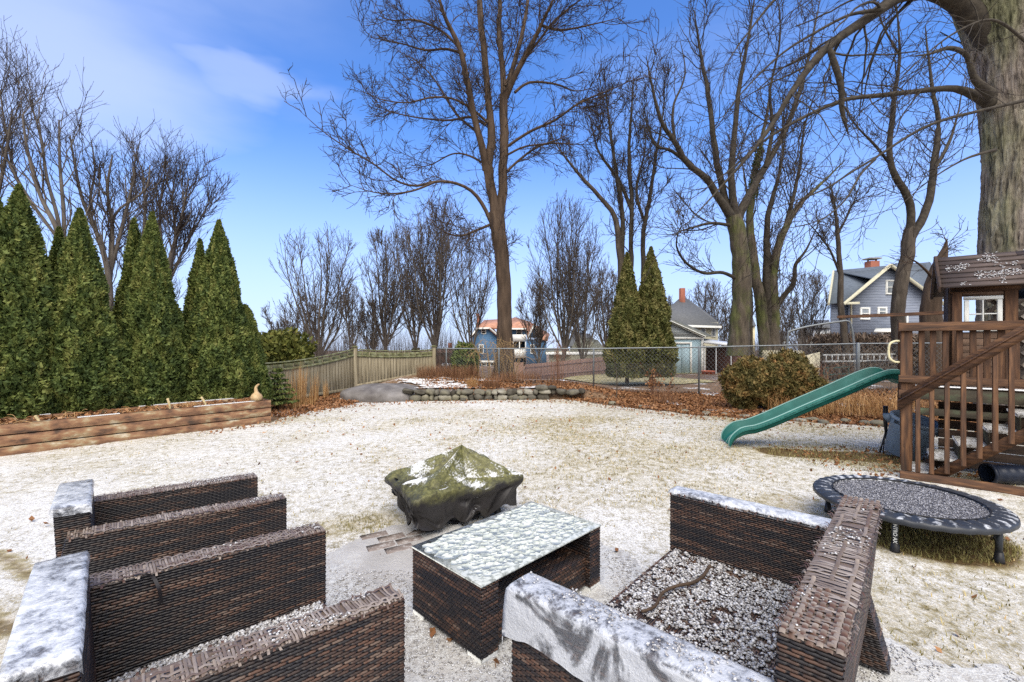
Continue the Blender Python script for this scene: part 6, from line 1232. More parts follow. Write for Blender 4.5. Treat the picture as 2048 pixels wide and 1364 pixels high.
# red board fence, snowy round table
rf_ = thing('red_board_fence', (3.0, 20, 0), 'reddish brown board fence running away across the neighbouring yard', 'fence'); A, B2 = at(1050, 765, 17.5), at(1215, 764, 24); g = G(); n = 60
for i in range(n):
    u = (i+.5)/n; p = at(1050+(1235-1050)*u, 700, 17.5+8*u); zb = float(zt(p[0], p[1]))-.1; zt_ = at(0, 729-18*u, p[1])[2]+random.uniform(-.01, .01); box(g, (p[0], p[1], (zb+zt_)/2), (.062, .012, (zt_-zb)/2), rz(1.0), .003)
g.build('board_panel', M['redfence'], rf_)
for f_ in (.25, .8):
    P = []; g = G()
    for u in np.linspace(0, 1, 20): p = at(1050+185*u, 700, 17.5+8*u); zb = float(zt(p[0], p[1])); zt_ = at(0, 729-18*u, p[1])[2]; P.append(V3(p[0]-.03, p[1]-.05, zb+(zt_-zb)*f_))
    for a_, b2 in zip(P[:-1], P[1:]): bar(g, a_, b2, .04, .08)
    g.build('rail', M['redfence'], rf_)
g = G(); box(g, at(1022, 748, 16.2), (.45, .02, .42)); tag(g.build('board_gate', M['redfence'], None), 'short brown board gate just right of the big maple trunk', 'gate')
rt_ = thing('round_table', at(1107, 773, 14.6), 'low round snow covered garden table behind the wire fence', 'table'); c = at(1107, 764, 14.6); g = G(); lathe(g, [(.001, 0), (.44, 0), (.46, .02), (.001, .02)], c, I3, 28); g.build('table_top', M['black'], rt_); g = G(); rock(g, c+V3(0, 0, .035), (.42, .42, .03), 3, n=10, rough=.25); g.build('snow', M['snow'], rt_, True); g = G()
for a_ in range(4): tube(g, [c+V3(.35*math.cos(a_*1.57+.5), .35*math.sin(a_*1.57+.5), 0), V3(c[0]+.38*math.cos(a_*1.57+.5), c[1]+.38*math.sin(a_*1.57+.5), float(zt(c[0], c[1])))], .015, 6)
g.build('leg', M['black'], rt_)
# lattice screen, ladder, green metal bench, black arch behind the fence at right
ls = thing('lattice_screen', at(1560, 760, 11.95), 'cream lattice screen leaning behind the round bushes', 'screen'); g = G(); lattice(g, at(1565, 727, 12.6), V3(1, 0, 0), V3(0, 0, 1), 1.15, .72, .075, .03); g.build('lattice_panel', M['lattice_c'] if 'lattice_c' in M else M.setdefault('lattice_c', flat('cream_lattice', (.50, .46, .33), .85)), ls); g = G(); c = [at(1608, 712, 12.5), at(1640, 704, 12.7), at(1640, 790, 12.7), at(1612, 790, 12.5)]; slab(g, c, .03); g.build('solid_panel', M['lattice_c'], ls)
M['alu'] = flat('aluminium', (.42, .43, .42), .5, .3)
ld = thing('aluminium_ladder', at(1715, 715, 14), 'aluminium ladder lying on its side behind the wire fence', 'ladder'); g = G(); bar(g, at(1646, 710, 14), at(1800, 708, 14), .03, .05); bar(g, at(1646, 723, 14), at(1800, 721, 14), .03, .05); g.build('rail', M['alu'], ld)
for x in np.linspace(1652, 1795, 13): g = G(); bar(g, at(x, 721.5, 14), at(x, 711, 14), .03, .03, up=(0, 1, 0)); g.build('rung', M['alu'], ld)
M['greenm'] = flat('dark_green_metal', (.02, .07, .055), .5)
gb = thing('green_metal_bench', at(1675, 765, 12.6), 'dark green metal bench frame behind the steel fence post', 'bench'); g = G()
for a_, b2 in (((1648, 737), (1700, 733)), ((1648, 762), (1712, 758)), ((1652, 750), (1700, 747))): bar(g, at(*a_, 12.6), at(*b2, 12.6), .04, .035)
for x in (1648, 1655, 1697): bar(g, at(x, 775, 12.6), at(x, 733, 12.6), .035, .035, up=(0, 1, 0))
g.build('frame', M['greenm'], gb)
ba = thing('black_garden_arch', at(1770, 760, 12.4), 'tangle of curved black metal rods behind the top of the slide', 'garden arch'); g = G()
for k in range(6): x = 1752+k*7; tube(g, smoothp([at(x, 760, 12.3+.1*k), at(x+2, 738, 12.3+.1*k), at(x+12, 727, 12.4), at(x+26, 735, 12.4), at(x+32, 760, 12.4)], 4), .016, 6)
bar(g, at(1735, 724, 12.3), at(1800, 722, 12.3), .06, .05); g.build('rods', M['black'], ba)
pf = thing('bent_pipe_frame', at(1640, 690, 14.5), 'bent grey steel pipe frame standing above the wire fence at right', 'pipe frame'); g = G(); tube(g, smoothp([V3(*at(1573, 690, 14.5)[:2], 0), at(1576, 672, 14.5), at(1583, 662, 14.5), at(1620, 652, 14.5), at(1680, 643, 14.5), at(1694, 642, 14.5), at(1702, 650, 14.5), at(1708, 690, 14.5), V3(*at(1710, 690, 14.5)[:2], 0)], 5), .032, 8); g.build('pipe', M['galv'], pf, True)
# neighbouring lawn
g = G(); X, Y = np.meshgrid(np.linspace(.6, 12, 90), np.linspace(14.6, 27, 90)); mk = inpoly(X[:-1, :-1]+.6*fb(X, Y)[:-1, :-1], Y[:-1, :-1], [(1.5, 14.8), (2.6, 14.8), (7.5, 15.5), (7.8, 24), (12, 26.5), (4.5, 26), (1.8, 17)]); grid(g, X, Y, zt(X, Y)+.01, mask=mk); tag(g.build('neighbour_grass', mat('yard_grass', [(.35, (.24, .21, .09)), (.55, (.40, .34, .17)), (.75, (.62, .58, .45))], 3, 8, .95, .5, .02), None, True), kind='structure')

# ---------------------------------------------------------------- bare trees
TR = np.random.default_rng(2024)
def resamp(P, R, n):
    P = smoothp(np.concatenate([P, R[:, None]], 1) if False else np.array(P), 5); k = len(P); R = np.interp(np.linspace(0, 1, k), np.linspace(0, 1, len(R)), R)
    s = np.concatenate([[0], np.cumsum(np.linalg.norm(np.diff(P, axis=0), axis=1))]); q = np.linspace(0, s[-1], n)
    return np.stack([np.interp(q, s, P[:, i]) for i in range(3)], 1), np.interp(q, s, R)
def grow(P, R, dens, Lr, ang, n, trop, wob, rmin, rf=.62, tmin=.15, env=None, kmax=40, droop=0., grav=None):
    B, m_, _ = P.shape; plen = np.linalg.norm(np.diff(P, axis=1), axis=2).sum(1); cnt = np.clip(TR.poisson(np.maximum(dens*plen, .01)), 0, kmax)
    idx = np.repeat(np.arange(B), cnt); K = len(idx)
    if K == 0: return np.zeros((0, n, 3)), np.zeros((0, n))
    t = tmin+(1-tmin)*TR.random(K)**.9; f = t*(m_-1); i = np.minimum(f.astype(int), m_-2); w = (f-i)[:, None]
    p = P[idx, i]*(1-w)+P[idx, i+1]*w; T = P[idx, i+1]-P[idx, i]; T /= np.linalg.norm(T, axis=1, keepdims=True)+1e-9; r = R[idx, i]*(1-w[:, 0])+R[idx, i+1]*w[:, 0]
    rnd = TR.normal(size=(K, 3)); s_ = rnd-(rnd*T).sum(1, keepdims=True)*T; s_ /= np.linalg.norm(s_, axis=1, keepdims=True)+1e-9
    a = np.radians(TR.uniform(ang[0], ang[1], K))[:, None]; d = T*np.cos(a)+s_*np.sin(a)
    Ln = TR.uniform(Lr[0], Lr[1], K)*(1.05-.45*t); r0 = np.maximum(np.minimum(np.minimum(r*rf, r*.9), Ln*.0125), rmin); out = np.zeros((K, n, 3)); out[:, 0] = p; q = p.copy()
    for k in range(1, n):
        d = d+TR.normal(size=(K, 3))*wob+np.array([0, 0, trop]); d /= np.linalg.norm(d, axis=1, keepdims=True); q = q+d*(Ln/(n-1))[:, None]; out[:, k] = q
    if env is not None:
        c, h = env; e0 = np.linalg.norm((out[:, 0]-c)/h, axis=1); e1 = np.linalg.norm((out[:, -1]-c)/h, axis=1); lim = .93+.14*TR.random(K); fct = np.where(e1 > lim, np.clip((lim-e0)/np.maximum(e1-e0, .02), .12, 1), 1); out = out[:, :1]+(out-out[:, :1])*fct[:, None, None]
    Rr = r0[:, None]*np.linspace(1, .45, n)[None]; return out, np.maximum(Rr, rmin*.75)
def cutl(P, R):
    f = np.linspace(.55, 1, 28)*27; return np.stack([np.interp(f, np.arange(28), P[:, k]) for k in range(3)], 1), np.interp(f, np.arange(28), R)
def crown(g, gm, limbs, D, levels, env=None):
    """limbs: list (P,R) ; adds twigs to g"""
    P = np.stack([l[0] for l in limbs]); R = np.stack([l[1] for l in limbs]); lev = [(P, R)]
    for k, lv in enumerate(levels):
        src = lev[-1]
        if lv.get('all') and len(lev) > 1:
            pass
        P2, R2 = grow(*src, env=env, **{a: b_ for a, b_ in lv.items() if a not in ('s', 'all', 'also')})
        if lv.get('also'):     # also from the main limbs
            P3, R3 = grow(*lev[0], env=env, **{a: b_ for a, b_ in lv.items() if a not in ('s', 'all', 'also', 'dens')}, dens=lv['also']); P2, R2 = np.concatenate([P2, P3]), np.concatenate([R2, R3])
        if len(P2): tubes(gm if (k == 0 and gm is not None and lv.get('s', 3) > 4) else g, P2, R2, lv.get('s', 3), .5)
        lev.append((P2, R2))
        if not len(P2): break
NT = 0
def pxtree(name, label, D, limbs, levels, mt='bark', mtw='twig', group=None, base=None, wmul=1., dd=.5, ivy=None):
    """limbs: pixel polylines [(x,y,w)...], each with optional depth drift at its end"""
    LL = []; g = G(); gt = G(); gl = G(); stems_ = []
    for k, l in enumerate(limbs):
        dr = 0.; st = 0.
        if isinstance(l, dict): dr = l.get('d', 0); st = l.get('s', 0.); l = l['p']
        n_ = len(l); pts = [at(x, y, D+st+dr*(i/(n_-1))**1.2) for i, (x, y, w) in enumerate(l)]; rr = np.array([w/2/900*(D+st+dr*i/(n_-1))*wmul for i, (x, y, w) in enumerate(l)])
        if l[-1][2] <= 8: rr = rr*np.where(np.arange(n_) == n_-1, .3, np.where(np.arange(n_) == n_-2, .8, 1))
        P, R = resamp(pts, rr, 40 if k == 0 else 28); R0 = R[0] if k == 0 else R0; w0 = fb(P[:, 2]*1.7, P[:, 0]*1.3, k*1.)-.5
        P = P+np.stack([w0, fb(P[:, 2]*1.7+9, P[:, 0], 4.)-.5, 0*w0], 1)*np.minimum(R*1.2, .12)[:, None]
        if R.max() > .55:
            P, R = resamp(pts, rr, 420); sd_n = 150; th = np.arange(sd_n)*2*np.pi/sd_n; cx, sx_ = np.cos(th)[None], np.sin(th)[None]; zz = P[:, 2:3]
            wpx = .5*(fb(cx*1.5, sx_*1.5, zz*1.2, 2)-.5); fur = np.abs(fb((cx+wpx)*7.5, (sx_+wpx)*7.5, zz*1.35, 3)-.5)*2; fur2 = np.abs(fb(cx*17, sx_*17, zz*4.5+3, 2)-.5)*2
            RR_ = R[:, None]*(1+.05*(fb(cx*1.2, sx_*1.2, zz*.5)-.5))+.034*(np.minimum(fur*2.6, 1)-.6)+.012*np.minimum(fur2*2, 1)+.02*(fb(cx*40, sx_*40, zz*22, 2)-.5)
            V = np.stack([P[:, :1]+RR_*cx, P[:, 1:2]+RR_*sx_, zz+0*cx], -1); i = np.arange(419)[:, None]*sd_n; j = np.arange(sd_n); j2 = (j+1) % sd_n
            gt.add(V.reshape(-1, 3), np.stack([i+j, i+j2, i+sd_n+j2, i+sd_n+j], -1).reshape(-1, 4), .5); LL.append(resamp(pts, rr, 28)); giant = gt; gt = gl; continue
        gk = gl if k and (R[0] < .75*R0 or isinstance(limbs[k], dict)) else gt
        if k and gk is gt and gt is not gl: gk = G(); stems_.append(gk)
        tubes(gk, P[None], R[None]*(1+.10*(fb(P[:, 2]*4, P[:, 0]*3, k*2.)-.5))[None], 14 if R.max() > .12 else 8); LL.append(resamp(pts, rr, 28))
    if LL[0][1][0] > .1: LL[0] = tuple(q[0] if q.ndim == 3 else q for q in cutl(*LL[0]))
    crown(g, gl, LL, D, levels)
    b_ = base or V3(*at(*limbs[0][0][:2], D)[:2], 0) if not isinstance(limbs[0], dict) else at(*limbs[0]['p'][0][:2], D)
    t = thing(name, b_, label, 'tree', group)
    if gt is gl: giant.build('trunk', M[mt], t, True); gl.build('limbs', M['limb'], t, True)
    else:
        gt.build('trunk', M[mt], t, True)
        for q in stems_: q.build('stem', M[mt], t, True)
        if gl.n: gl.build('limbs', M['bark_red' if mt == 'bark_red' else 'limb'], t, True)
    g.build('crown', M[mtw], t, True)
    if ivy:
        gi = G(); y0, y1, n = ivy
        P, R = LL[0]; ok = [i for i in range(len(P)) if True]; s_ = TR.random(n)*ivy[1]; f = s_*(len(P)-1); i = f.astype(int); i = np.minimum(i, len(P)-2); q = P[i]+(P[i+1]-P[i])*(f-i)[:, None]; a = TR.uniform(0, 6.28, n); rr_ = R[i]*(1.0+.5*TR.random(n))+.05*TR.random(n); q[:, 0] += rr_*np.cos(a); q[:, 1] += rr_*np.sin(a); cards(gi, q, .07, a=TR.random(n)); gi.build('ivy', M['ivy'], t)
    return t
def std(D, s=1., up=.06, r=.0005, d=1.):
    rm = D*.00062
    return [dict(dens=2.0*d/s, Lr=(1.0*s, 2.9*s), ang=(28, 60), n=11, trop=up, wob=.12, rmin=rm*1.35, rf=.42, s=5, tmin=.12),
            dict(dens=2.9*d/s, also=2.0*d/s, Lr=(.55*s, 1.5*s), ang=(28, 62), n=8, trop=up*.9, wob=.14, rmin=rm*1.0, rf=.6, s=4),
            dict(dens=4.6*d/s, also=1.5*d/s, Lr=(.28*s, .95*s), ang=(25, 60), n=5, trop=up*.7, wob=.16, rmin=rm*.72, rf=.75, s=3)]
# big central maple
pxtree('maple_tree', 'tall reddish barked maple in the middle, forking into three upright stems behind the wire fence', 14.6, [
    [(1008, 775, 62), (1010, 735, 42), (1010, 690, 33), (1008, 620, 29), (1007, 560, 29), (1002, 500, 29), (996, 450, 31), (994, 425, 31)],
    [(992, 450, 24), (986, 405, 20), (979, 360, 19), (974, 325, 20)],
    {'p': [(974, 340, 16), (962, 290, 14), (946, 228, 12), (931, 150, 12), (916, 90, 10), (884, 20, 9), (862, -70, 7)], 'd': -1.2},
    {'p': [(975, 335, 17), (982, 290, 17), (981, 240, 15), (976, 180, 13), (968, 100, 13), (960, 20, 12), (957, -80, 9)], 'd': .6},
    {'p': [(996, 450, 22), (1003, 405, 19), (1007, 330, 18), (1008, 260, 17), (1008, 190, 17)], 'd': .3},
    {'p': [(1008, 200, 13), (1003, 120, 11), (998, 60, 10), (1000, 0, 10), (1000, -70, 8)], 'd': 1., 's': .3},
    {'p': [(1010, 195, 13), (1032, 145, 11), (1060, 95, 10), (1087, 40, 8), (1120, -30, 7)], 'd': -1.0, 's': .3},
    {'p': [(1012, 175, 10), (1030, 120, 9), (1046, 60, 8), (1055, 0, 7), (1062, -60, 6)], 'd': 1.2, 's': .3},
    {'p': [(984, 450, 9), (962, 405, 8), (940, 380, 7), (905, 365, 6), (870, 364, 5.5), (830, 372, 5), (790, 360, 4), (750, 330, 3.4), (700, 300, 3), (640, 258, 2.2), (590, 212, 1.5)], 'd': -2.5},
    {'p': [(870, 364, 5), (830, 380, 4), (790, 387, 3.4), (745, 384, 2.8), (690, 366, 2)], 'd': -1, 's': -1},
    {'p': [(984, 448, 6), (950, 462, 5), (920, 472, 4), (885, 462, 3), (850, 430, 2)], 'd': -1},
    {'p': [(972, 250, 6), (940, 234, 5), (900, 240, 4), (850, 237, 3.4), (790, 226, 3), (735, 205, 2)], 'd': 1.},
    {'p': [(976, 245, 6), (938, 214, 5), (900, 196, 4), (860, 195, 4), (815, 205, 3), (760, 198, 2.4), (700, 170, 2)], 'd': -1.4},
    {'p': [(932, 110, 6), (895, 98, 5), (850, 100, 4), (800, 86, 3), (740, 75, 2)], 'd': -1},
    {'p': [(920, 95, 6), (880, 60, 5), (830, 40, 4), (780, 40, 3), (740, 20, 2)], 'd': .5},
    {'p': [(1016, 292, 6), (1060, 263, 5.5), (1110, 240, 5), (1160, 205, 4), (1225, 178, 3), (1290, 148, 2)], 'd': -1.5},
    {'p': [(1014, 342, 5), (1050, 310, 4.5), (1090, 288, 4), (1140, 288, 3), (1180, 290, 2)], 'd': 1},
    {'p': [(1014, 310, 4.5), (1050, 293, 4), (1100, 285, 3), (1150, 262, 2)], 'd': -.8},
    {'p': [(1030, 185, 6), (1060, 165, 5), (1110, 168, 4), (1150, 182, 3), (1185, 175, 2)], 'd': .8},
    {'p': [(1080, 50, 6), (1120, 60, 4.5), (1180, 50, 3.4), (1240, 35, 2)], 'd': -.8},
    {'p': [(1040, 128, 6), (1075, 85, 5), (1110, 40, 4), (1160, 0, 3), (1200, -30, 2)], 'd': -.5},
    {'p': [(972, 330, 5), (940, 312, 4), (905, 308, 3), (860, 330, 2.4), (820, 336, 2)], 'd': .8},
    {'p': [(962, 270, 5), (910, 225, 4), (870, 160, 3), (830, 120, 2.4), (790, 100, 2)], 'd': 1.4}],
    std(14.6, .62, .03, .00042, 1.15), 'bark_red', 'twig')
# right hand large tree
pxtree('maple_tree', 'broad mossy maple with a burr on its trunk, spreading wide right of the cream house', 18, [
    [(1476, 712, 46), (1478, 660, 37), (1483, 600, 35), (1484, 560, 36), (1482, 510, 32), (1476, 470, 32), (1468, 432, 30)],
    {'p': [(1468, 440, 20), (1440, 400, 15), (1410, 355, 13), (1375, 325, 11), (1350, 285, 10), (1322, 240, 8), (1305, 175, 6), (1292, 110, 4)], 'd': -2},
    {'p': [(1474, 445, 20), (1495, 395, 15), (1530, 335, 12), (1568, 265, 10), (1600, 180, 8), (1622, 90, 6), (1640, 0, 4)], 'd': 2},
    {'p': [(1466, 440, 16), (1442, 370, 13), (1428, 290, 11), (1418, 200, 9), (1400, 100, 7), (1388, 20, 5)], 'd': 1.5},
    {'p': [(1472, 440, 16), (1462, 360, 13), (1470, 260, 10), (1482, 150, 8), (1500, 60, 6), (1512, -30, 5)], 'd': -1.},
    {'p': [(1410, 355, 9), (1380, 330, 8), (1340, 300, 6), (1310, 290, 5), (1290, 230, 3)], 'd': -1.},
    {'p': [(1478, 560, 8), (1445, 545, 7), (1405, 546, 6), (1372, 525, 5), (1352, 490, 4), (1362, 450, 3)], 'd': -2},
    {'p': [(1466, 452, 8), (1425, 446, 6), (1385, 455, 5), (1340, 470, 3)], 'd': -1},
    {'p': [(1350, 285, 7), (1345, 220, 5), (1370, 150, 4), (1360, 80, 3)], 'd': 0},
    {'p': [(1530, 335, 8), (1545, 260, 7), (1540, 180, 5), (1560, 80, 4), (1556, 0, 3)], 'd': -1}],
    std(18, .95, .10, .00042, .95), 'bark_moss', 'twig')
pxtree('ash_tree', 'cluster of several upright mossy stems standing right of the broad maple, ivy at their feet', 20, [
    [(1532, 712, 26), (1528, 660, 22), (1520, 600, 20), (1508, 530, 18), (1500, 450, 14), (1510, 350, 10), (1532, 240, 7), (1545, 150, 4)],
    [(1545, 712, 26), (1548, 640, 22), (1545, 560, 18), (1560, 480, 14), (1598, 412, 10), (1640, 370, 7), (1690, 320, 4)],
    [(1538, 700, 18), (1535, 600, 16), (1533, 520, 14), (1536, 430, 10), (1560, 340, 7), (1575, 250, 4)],
    {'p': [(1548, 620, 12), (1568, 590, 10), (1588, 565, 9), (1590, 530, 7), (1612, 500, 5), (1640, 440, 3)], 'd': -1},
    {'p': [(1501, 712, 9), (1500, 600, 9), (1498, 500, 8), (1495, 400, 6), (1480, 300, 4)], 'd': 1},
    {'p': [(1556, 490, 9), (1580, 420, 8), (1600, 330, 6), (1610, 250, 4), (1640, 160, 3)], 'd': 1}],
    std(20, .95, .10, .00042, .8), 'bark_moss', 'twig', ivy=(0, .42, 900))
pxtree('ash_tree', 'slender tall tree rising behind the twin evergreens with three upright tops', 21, [
    [(1242, 712, 15), (1242, 620, 14), (1241, 530, 13), (1236, 470, 12), (1226, 428, 10), (1192, 385, 8), (1155, 345, 6), (1120, 300, 4), (1095, 260, 3)],
    [(1245, 540, 10), (1246, 460, 10), (1240, 390, 9), (1226, 300, 7), (1216, 230, 5), (1210, 160, 3)],
    [(1284, 600, 10), (1286, 520, 10), (1288, 450, 9), (1300, 390, 8), (1312, 310, 6), (1326, 230, 4), (1330, 150, 3)],
    [(1263, 560, 10), (1262, 470, 9), (1264, 400, 9), (1258, 320, 8), (1262, 230, 6), (1268, 150, 4)],
    {'p': [(1262, 420, 8), (1238, 360, 7), (1196, 300, 5), (1180, 230, 4)], 'd': 1}, {'p': [(1290, 450, 7), (1272, 380, 6), (1290, 300, 4), (1285, 200, 3)], 'd': -1}],
    std(21, .85, .14, .00042, 1.05), 'bark', 'twig')
pxtree('young_tree', 'thin straight young tree standing before the left side of the grey blue house', 15, [
    [(1692, 715, 13), (1688, 650, 12), (1680, 600, 11), (1681, 540, 9), (1676, 480, 8), (1668, 410, 6), (1660, 360, 4)],
    {'p': [(1680, 550, 5), (1660, 500, 4), (1630, 460, 3), (1610, 440, 2)], 'd': -.5}, {'p': [(1674, 470, 5), (1700, 420, 4), (1720, 370, 3)], 'd': .5}], std(15, .45, .06, .00042, 1.), 'bark', 'twig')
pxtree('maple_tree', 'dark forked maple in front of the grey blue house, splitting into two long stems', 14, [
    [(1803, 712, 28), (1798, 660, 25), (1800, 600, 24), (1808, 540, 23), (1818, 480, 22), (1824, 455, 20)],
    {'p': [(1816, 480, 15), (1822, 420, 14), (1806, 380, 13), (1788, 345, 11), (1778, 290, 10), (1788, 200, 8), (1800, 110, 6), (1792, 0, 5)], 'd': -.7},
    {'p': [(1822, 475, 17), (1842, 440, 15), (1860, 385, 13), (1868, 320, 12), (1876, 250, 9), (1862, 160, 7), (1850, 50, 5)], 'd': .8},
    {'p': [(1866, 340, 7), (1895, 290, 6), (1915, 230, 4), (1930, 150, 3)], 'd': .6}, {'p': [(1783, 330, 6), (1750, 290, 5), (1720, 260, 4), (1690, 220, 3)], 'd': -1.}, {'p': [(1800, 110, 5), (1770, 60, 4), (1750, 0, 3)], 'd': 0}],
    std(14, .62, .08, .00042, .85), 'bark', 'twig')
pxtree('broken_trunk', 'leaning broken brown trunk with splintered tip, left of the playhouse roof', 12, [
    [(1862, 760, 44), (1864, 640, 36), (1868, 575, 30), (1880, 525, 20), (1890, 492, 9), (1894, 478, 3)], {'p': [(1868, 560, 6), (1840, 530, 5), (1810, 512, 3)], 'd': -1}, {'p': [(1880, 530, 6), (1905, 540, 5), (1935, 535, 3)], 'd': -1}],
    std(12, .4, .0, .00042, .7), 'bark_red', 'twig')
# giant tree on the right
pxtree('giant_maple', 'huge old maple trunk with furrowed mossy bark behind the playhouse, long limbs arching left', 7.9, [
    [(2046, 1000, 150), (2043, 800, 132), (2042, 600, 122), (2041, 450, 116), (2044, 320, 112), (2041, 220, 120), (2033, 120, 122), (2022, 40, 144), (2008, -60, 176)],
    {'p': [(2005, 120, 40), (1940, 22, 42), (1890, -10, 38), (1850, -18, 32), (1800, -8, 26), (1762, 18, 21), (1720, 48, 19), (1680, 75, 17), (1648, 102, 17), (1618, 138, 14), (1590, 172, 12), (1562, 222, 10), (1528, 272, 8), (1488, 322, 6), (1448, 366, 4.5), (1400, 420, 3), (1352, 470, 2)], 'd': -1.6},
    {'p': [(1662, 98, 10), (1671, 130, 12), (1682, 175, 11), (1683, 215, 9), (1690, 245, 8), (1697, 270, 4)], 'd': .2, 's': -1.},
    {'p': [(2000, 215, 34), (1960, 194, 20), (1920, 178, 13), (1880, 177, 11), (1820, 184, 9.5), (1760, 191, 9), (1700, 197, 8), (1660, 210, 7), (1600, 238, 6), (1530, 280, 5), (1460, 340, 4), (1380, 400, 2.4)], 'd': -1.2},
    {'p': [(2070, 195, 9), (2040, 203, 7), (2000, 212, 6.5), (1950, 224, 6), (1900, 236, 6), (1850, 254, 5.5), (1800, 283, 5), (1750, 316, 4.5), (1700, 346, 4), (1650, 378, 3.4), (1590, 402, 3), (1510, 430, 2)], 'd': -.6, 's': -1.6},
    {'p': [(1985, 190, 24), (1950, 158, 13), (1938, 120, 10), (1924, 103, 9), (1896, 96, 8), (1858, 108, 6), (1825, 112, 3)], 'd': -.5, 's': -.3},
    {'p': [(1762, 20, 9), (1700, 30, 6), (1640, 60, 5), (1560, 110, 4), (1480, 190, 3), (1430, 260, 2)], 'd': -.5, 's': -.6},
    {'p': [(1850, -20, 14), (1760, -70, 10), (1650, -60, 8), (1560, -10, 6), (1500, 60, 4), (1450, 130, 2.4)], 'd': -.6, 's': -.5},
    {'p': [(1990, 300, 7), (1930, 318, 4), (1860, 360, 3), (1790, 420, 2)], 'd': -.8, 's': -.8},
    {'p': [(1750, 318, 5), (1720, 350, 4), (1690, 400, 3.4), (1640, 440, 3), (1560, 460, 2)], 'd': -.4, 's': -2.},
    {'p': [(2060, 90, 6), (1990, 40, 5), (1920, 60, 4), (1850, 110, 3), (1780, 180, 2)], 'd': -.3, 's': -1.8}],
    [dict(dens=3.6, Lr=(.6, 2.2), ang=(25, 60), n=12, trop=-.03, wob=.14, rmin=.0048, rf=.28, s=5, tmin=.22),
     dict(dens=3.2, Lr=(.25, .75), ang=(25, 60), n=6, trop=-.05, wob=.2, rmin=.0036, rf=.6, s=4),
     dict(dens=4.0, Lr=(.08, .3), ang=(25, 60), n=4, trop=.0, wob=.22, rmin=.0028, rf=.75, s=3)], 'bark_giant', 'twig')
# background crowns
def bgtree(px, yt, hw, D, wpx, label, stems=4, y_fork=None, mt='bark_far', mtw='twig_far', d=1., spread=1., name='bare_tree', group='bare trees beyond the fences', squash=1., ivy=0, lean=0):
    zb = float(zt(0, D)); top = at(px, yt, D)[2]; X0 = (px-1024)/900*D; H = top-zb; cw = hw/900*D; fork = zb+H*(TR.uniform(.07, .2) if y_fork is None else (at(0, y_fork, D)[2]-zb)/H)
    c = V3(X0+lean, D, zb+H*.60); cw *= 1.15; env = (c, V3(cw, cw, H*.42)*1.0); LL = []; gt = G(); g = G(); r0 = wpx/2/900*D
    base = V3(X0, D, zb-.2); fk = V3(X0+TR.normal()*.1, D, fork)
    r0 *= .8; P, R = resamp([base, (base+fk)/2+V3(TR.normal()*.06*H*.2, 0, 0), fk], np.array([r0*1.25, r0, r0*.85]), 28); LL.append((P, R)); tubes(gt, P[None], R[None], 8)
    stems += 3
    for k in range(stems):
        a = 2*math.pi*(k+TR.random()*.7)/stems; q = TR.uniform(.1, .95)*spread; e = c+V3(math.cos(a)*cw*q, math.sin(a)*cw*q, H*.38*math.sqrt(max(1-q*q, .05))*1.0)
        st = fk-V3(0, 0, TR.random()*H*.05); m1 = st+(e-st)*.35+V3(math.cos(a)*cw*q*.12, math.sin(a)*cw*q*.12, -H*.01); m2 = st+(e-st)*.7+V3(TR.normal()*.02*H, TR.normal()*.02*H, 0)
        P, R = resamp([st, m1, m2, e], np.array([r0*.55, r0*.36, r0*.2, r0*.06]), 28); LL.append((P, R)); tubes(gt, P[None], R[None], 6)
    s = H/11; rm = D*.00042
    crown(g, gt, LL[1:]+LL[1:2], D, [dict(dens=2.1*d/s, Lr=(1.6*s, 4.0*s), ang=(16, 42), n=10, trop=.06, wob=.075, rmin=rm*1.3, rf=.45, s=4, tmin=.06), dict(dens=1.6*d/s, also=1.2/s, Lr=(.8*s, 2.1*s), ang=(18, 48), n=7, trop=.07, wob=.085, rmin=rm*.95, rf=.6, s=3), dict(dens=1.9*d/s, Lr=(.35*s, 1.0*s), ang=(20, 50), n=4, trop=.06, wob=.10, rmin=rm*.7, rf=.75, s=3)], env)
    t = thing(name, (X0, D, zb), label, 'tree', group); gt.build('trunk', M[mt], t, True); g.build('crown', M[mtw], t, True)
    if ivy:
        gi = G(); P, R = LL[0]; n = ivy; f = TR.random(n)*(len(P)-1.01); i = f.astype(int); q = P[i]+(P[i+1]-P[i])*(f-i)[:, None]; a = TR.uniform(0, 6.28, n); rr_ = R[i]+.16*TR.random(n); q[:, 0] += rr_*np.cos(a); q[:, 1] += rr_*np.sin(a); cards(gi, q, .13, a=TR.random(n)); gi.build('ivy', M['ivy'], t)
    return t
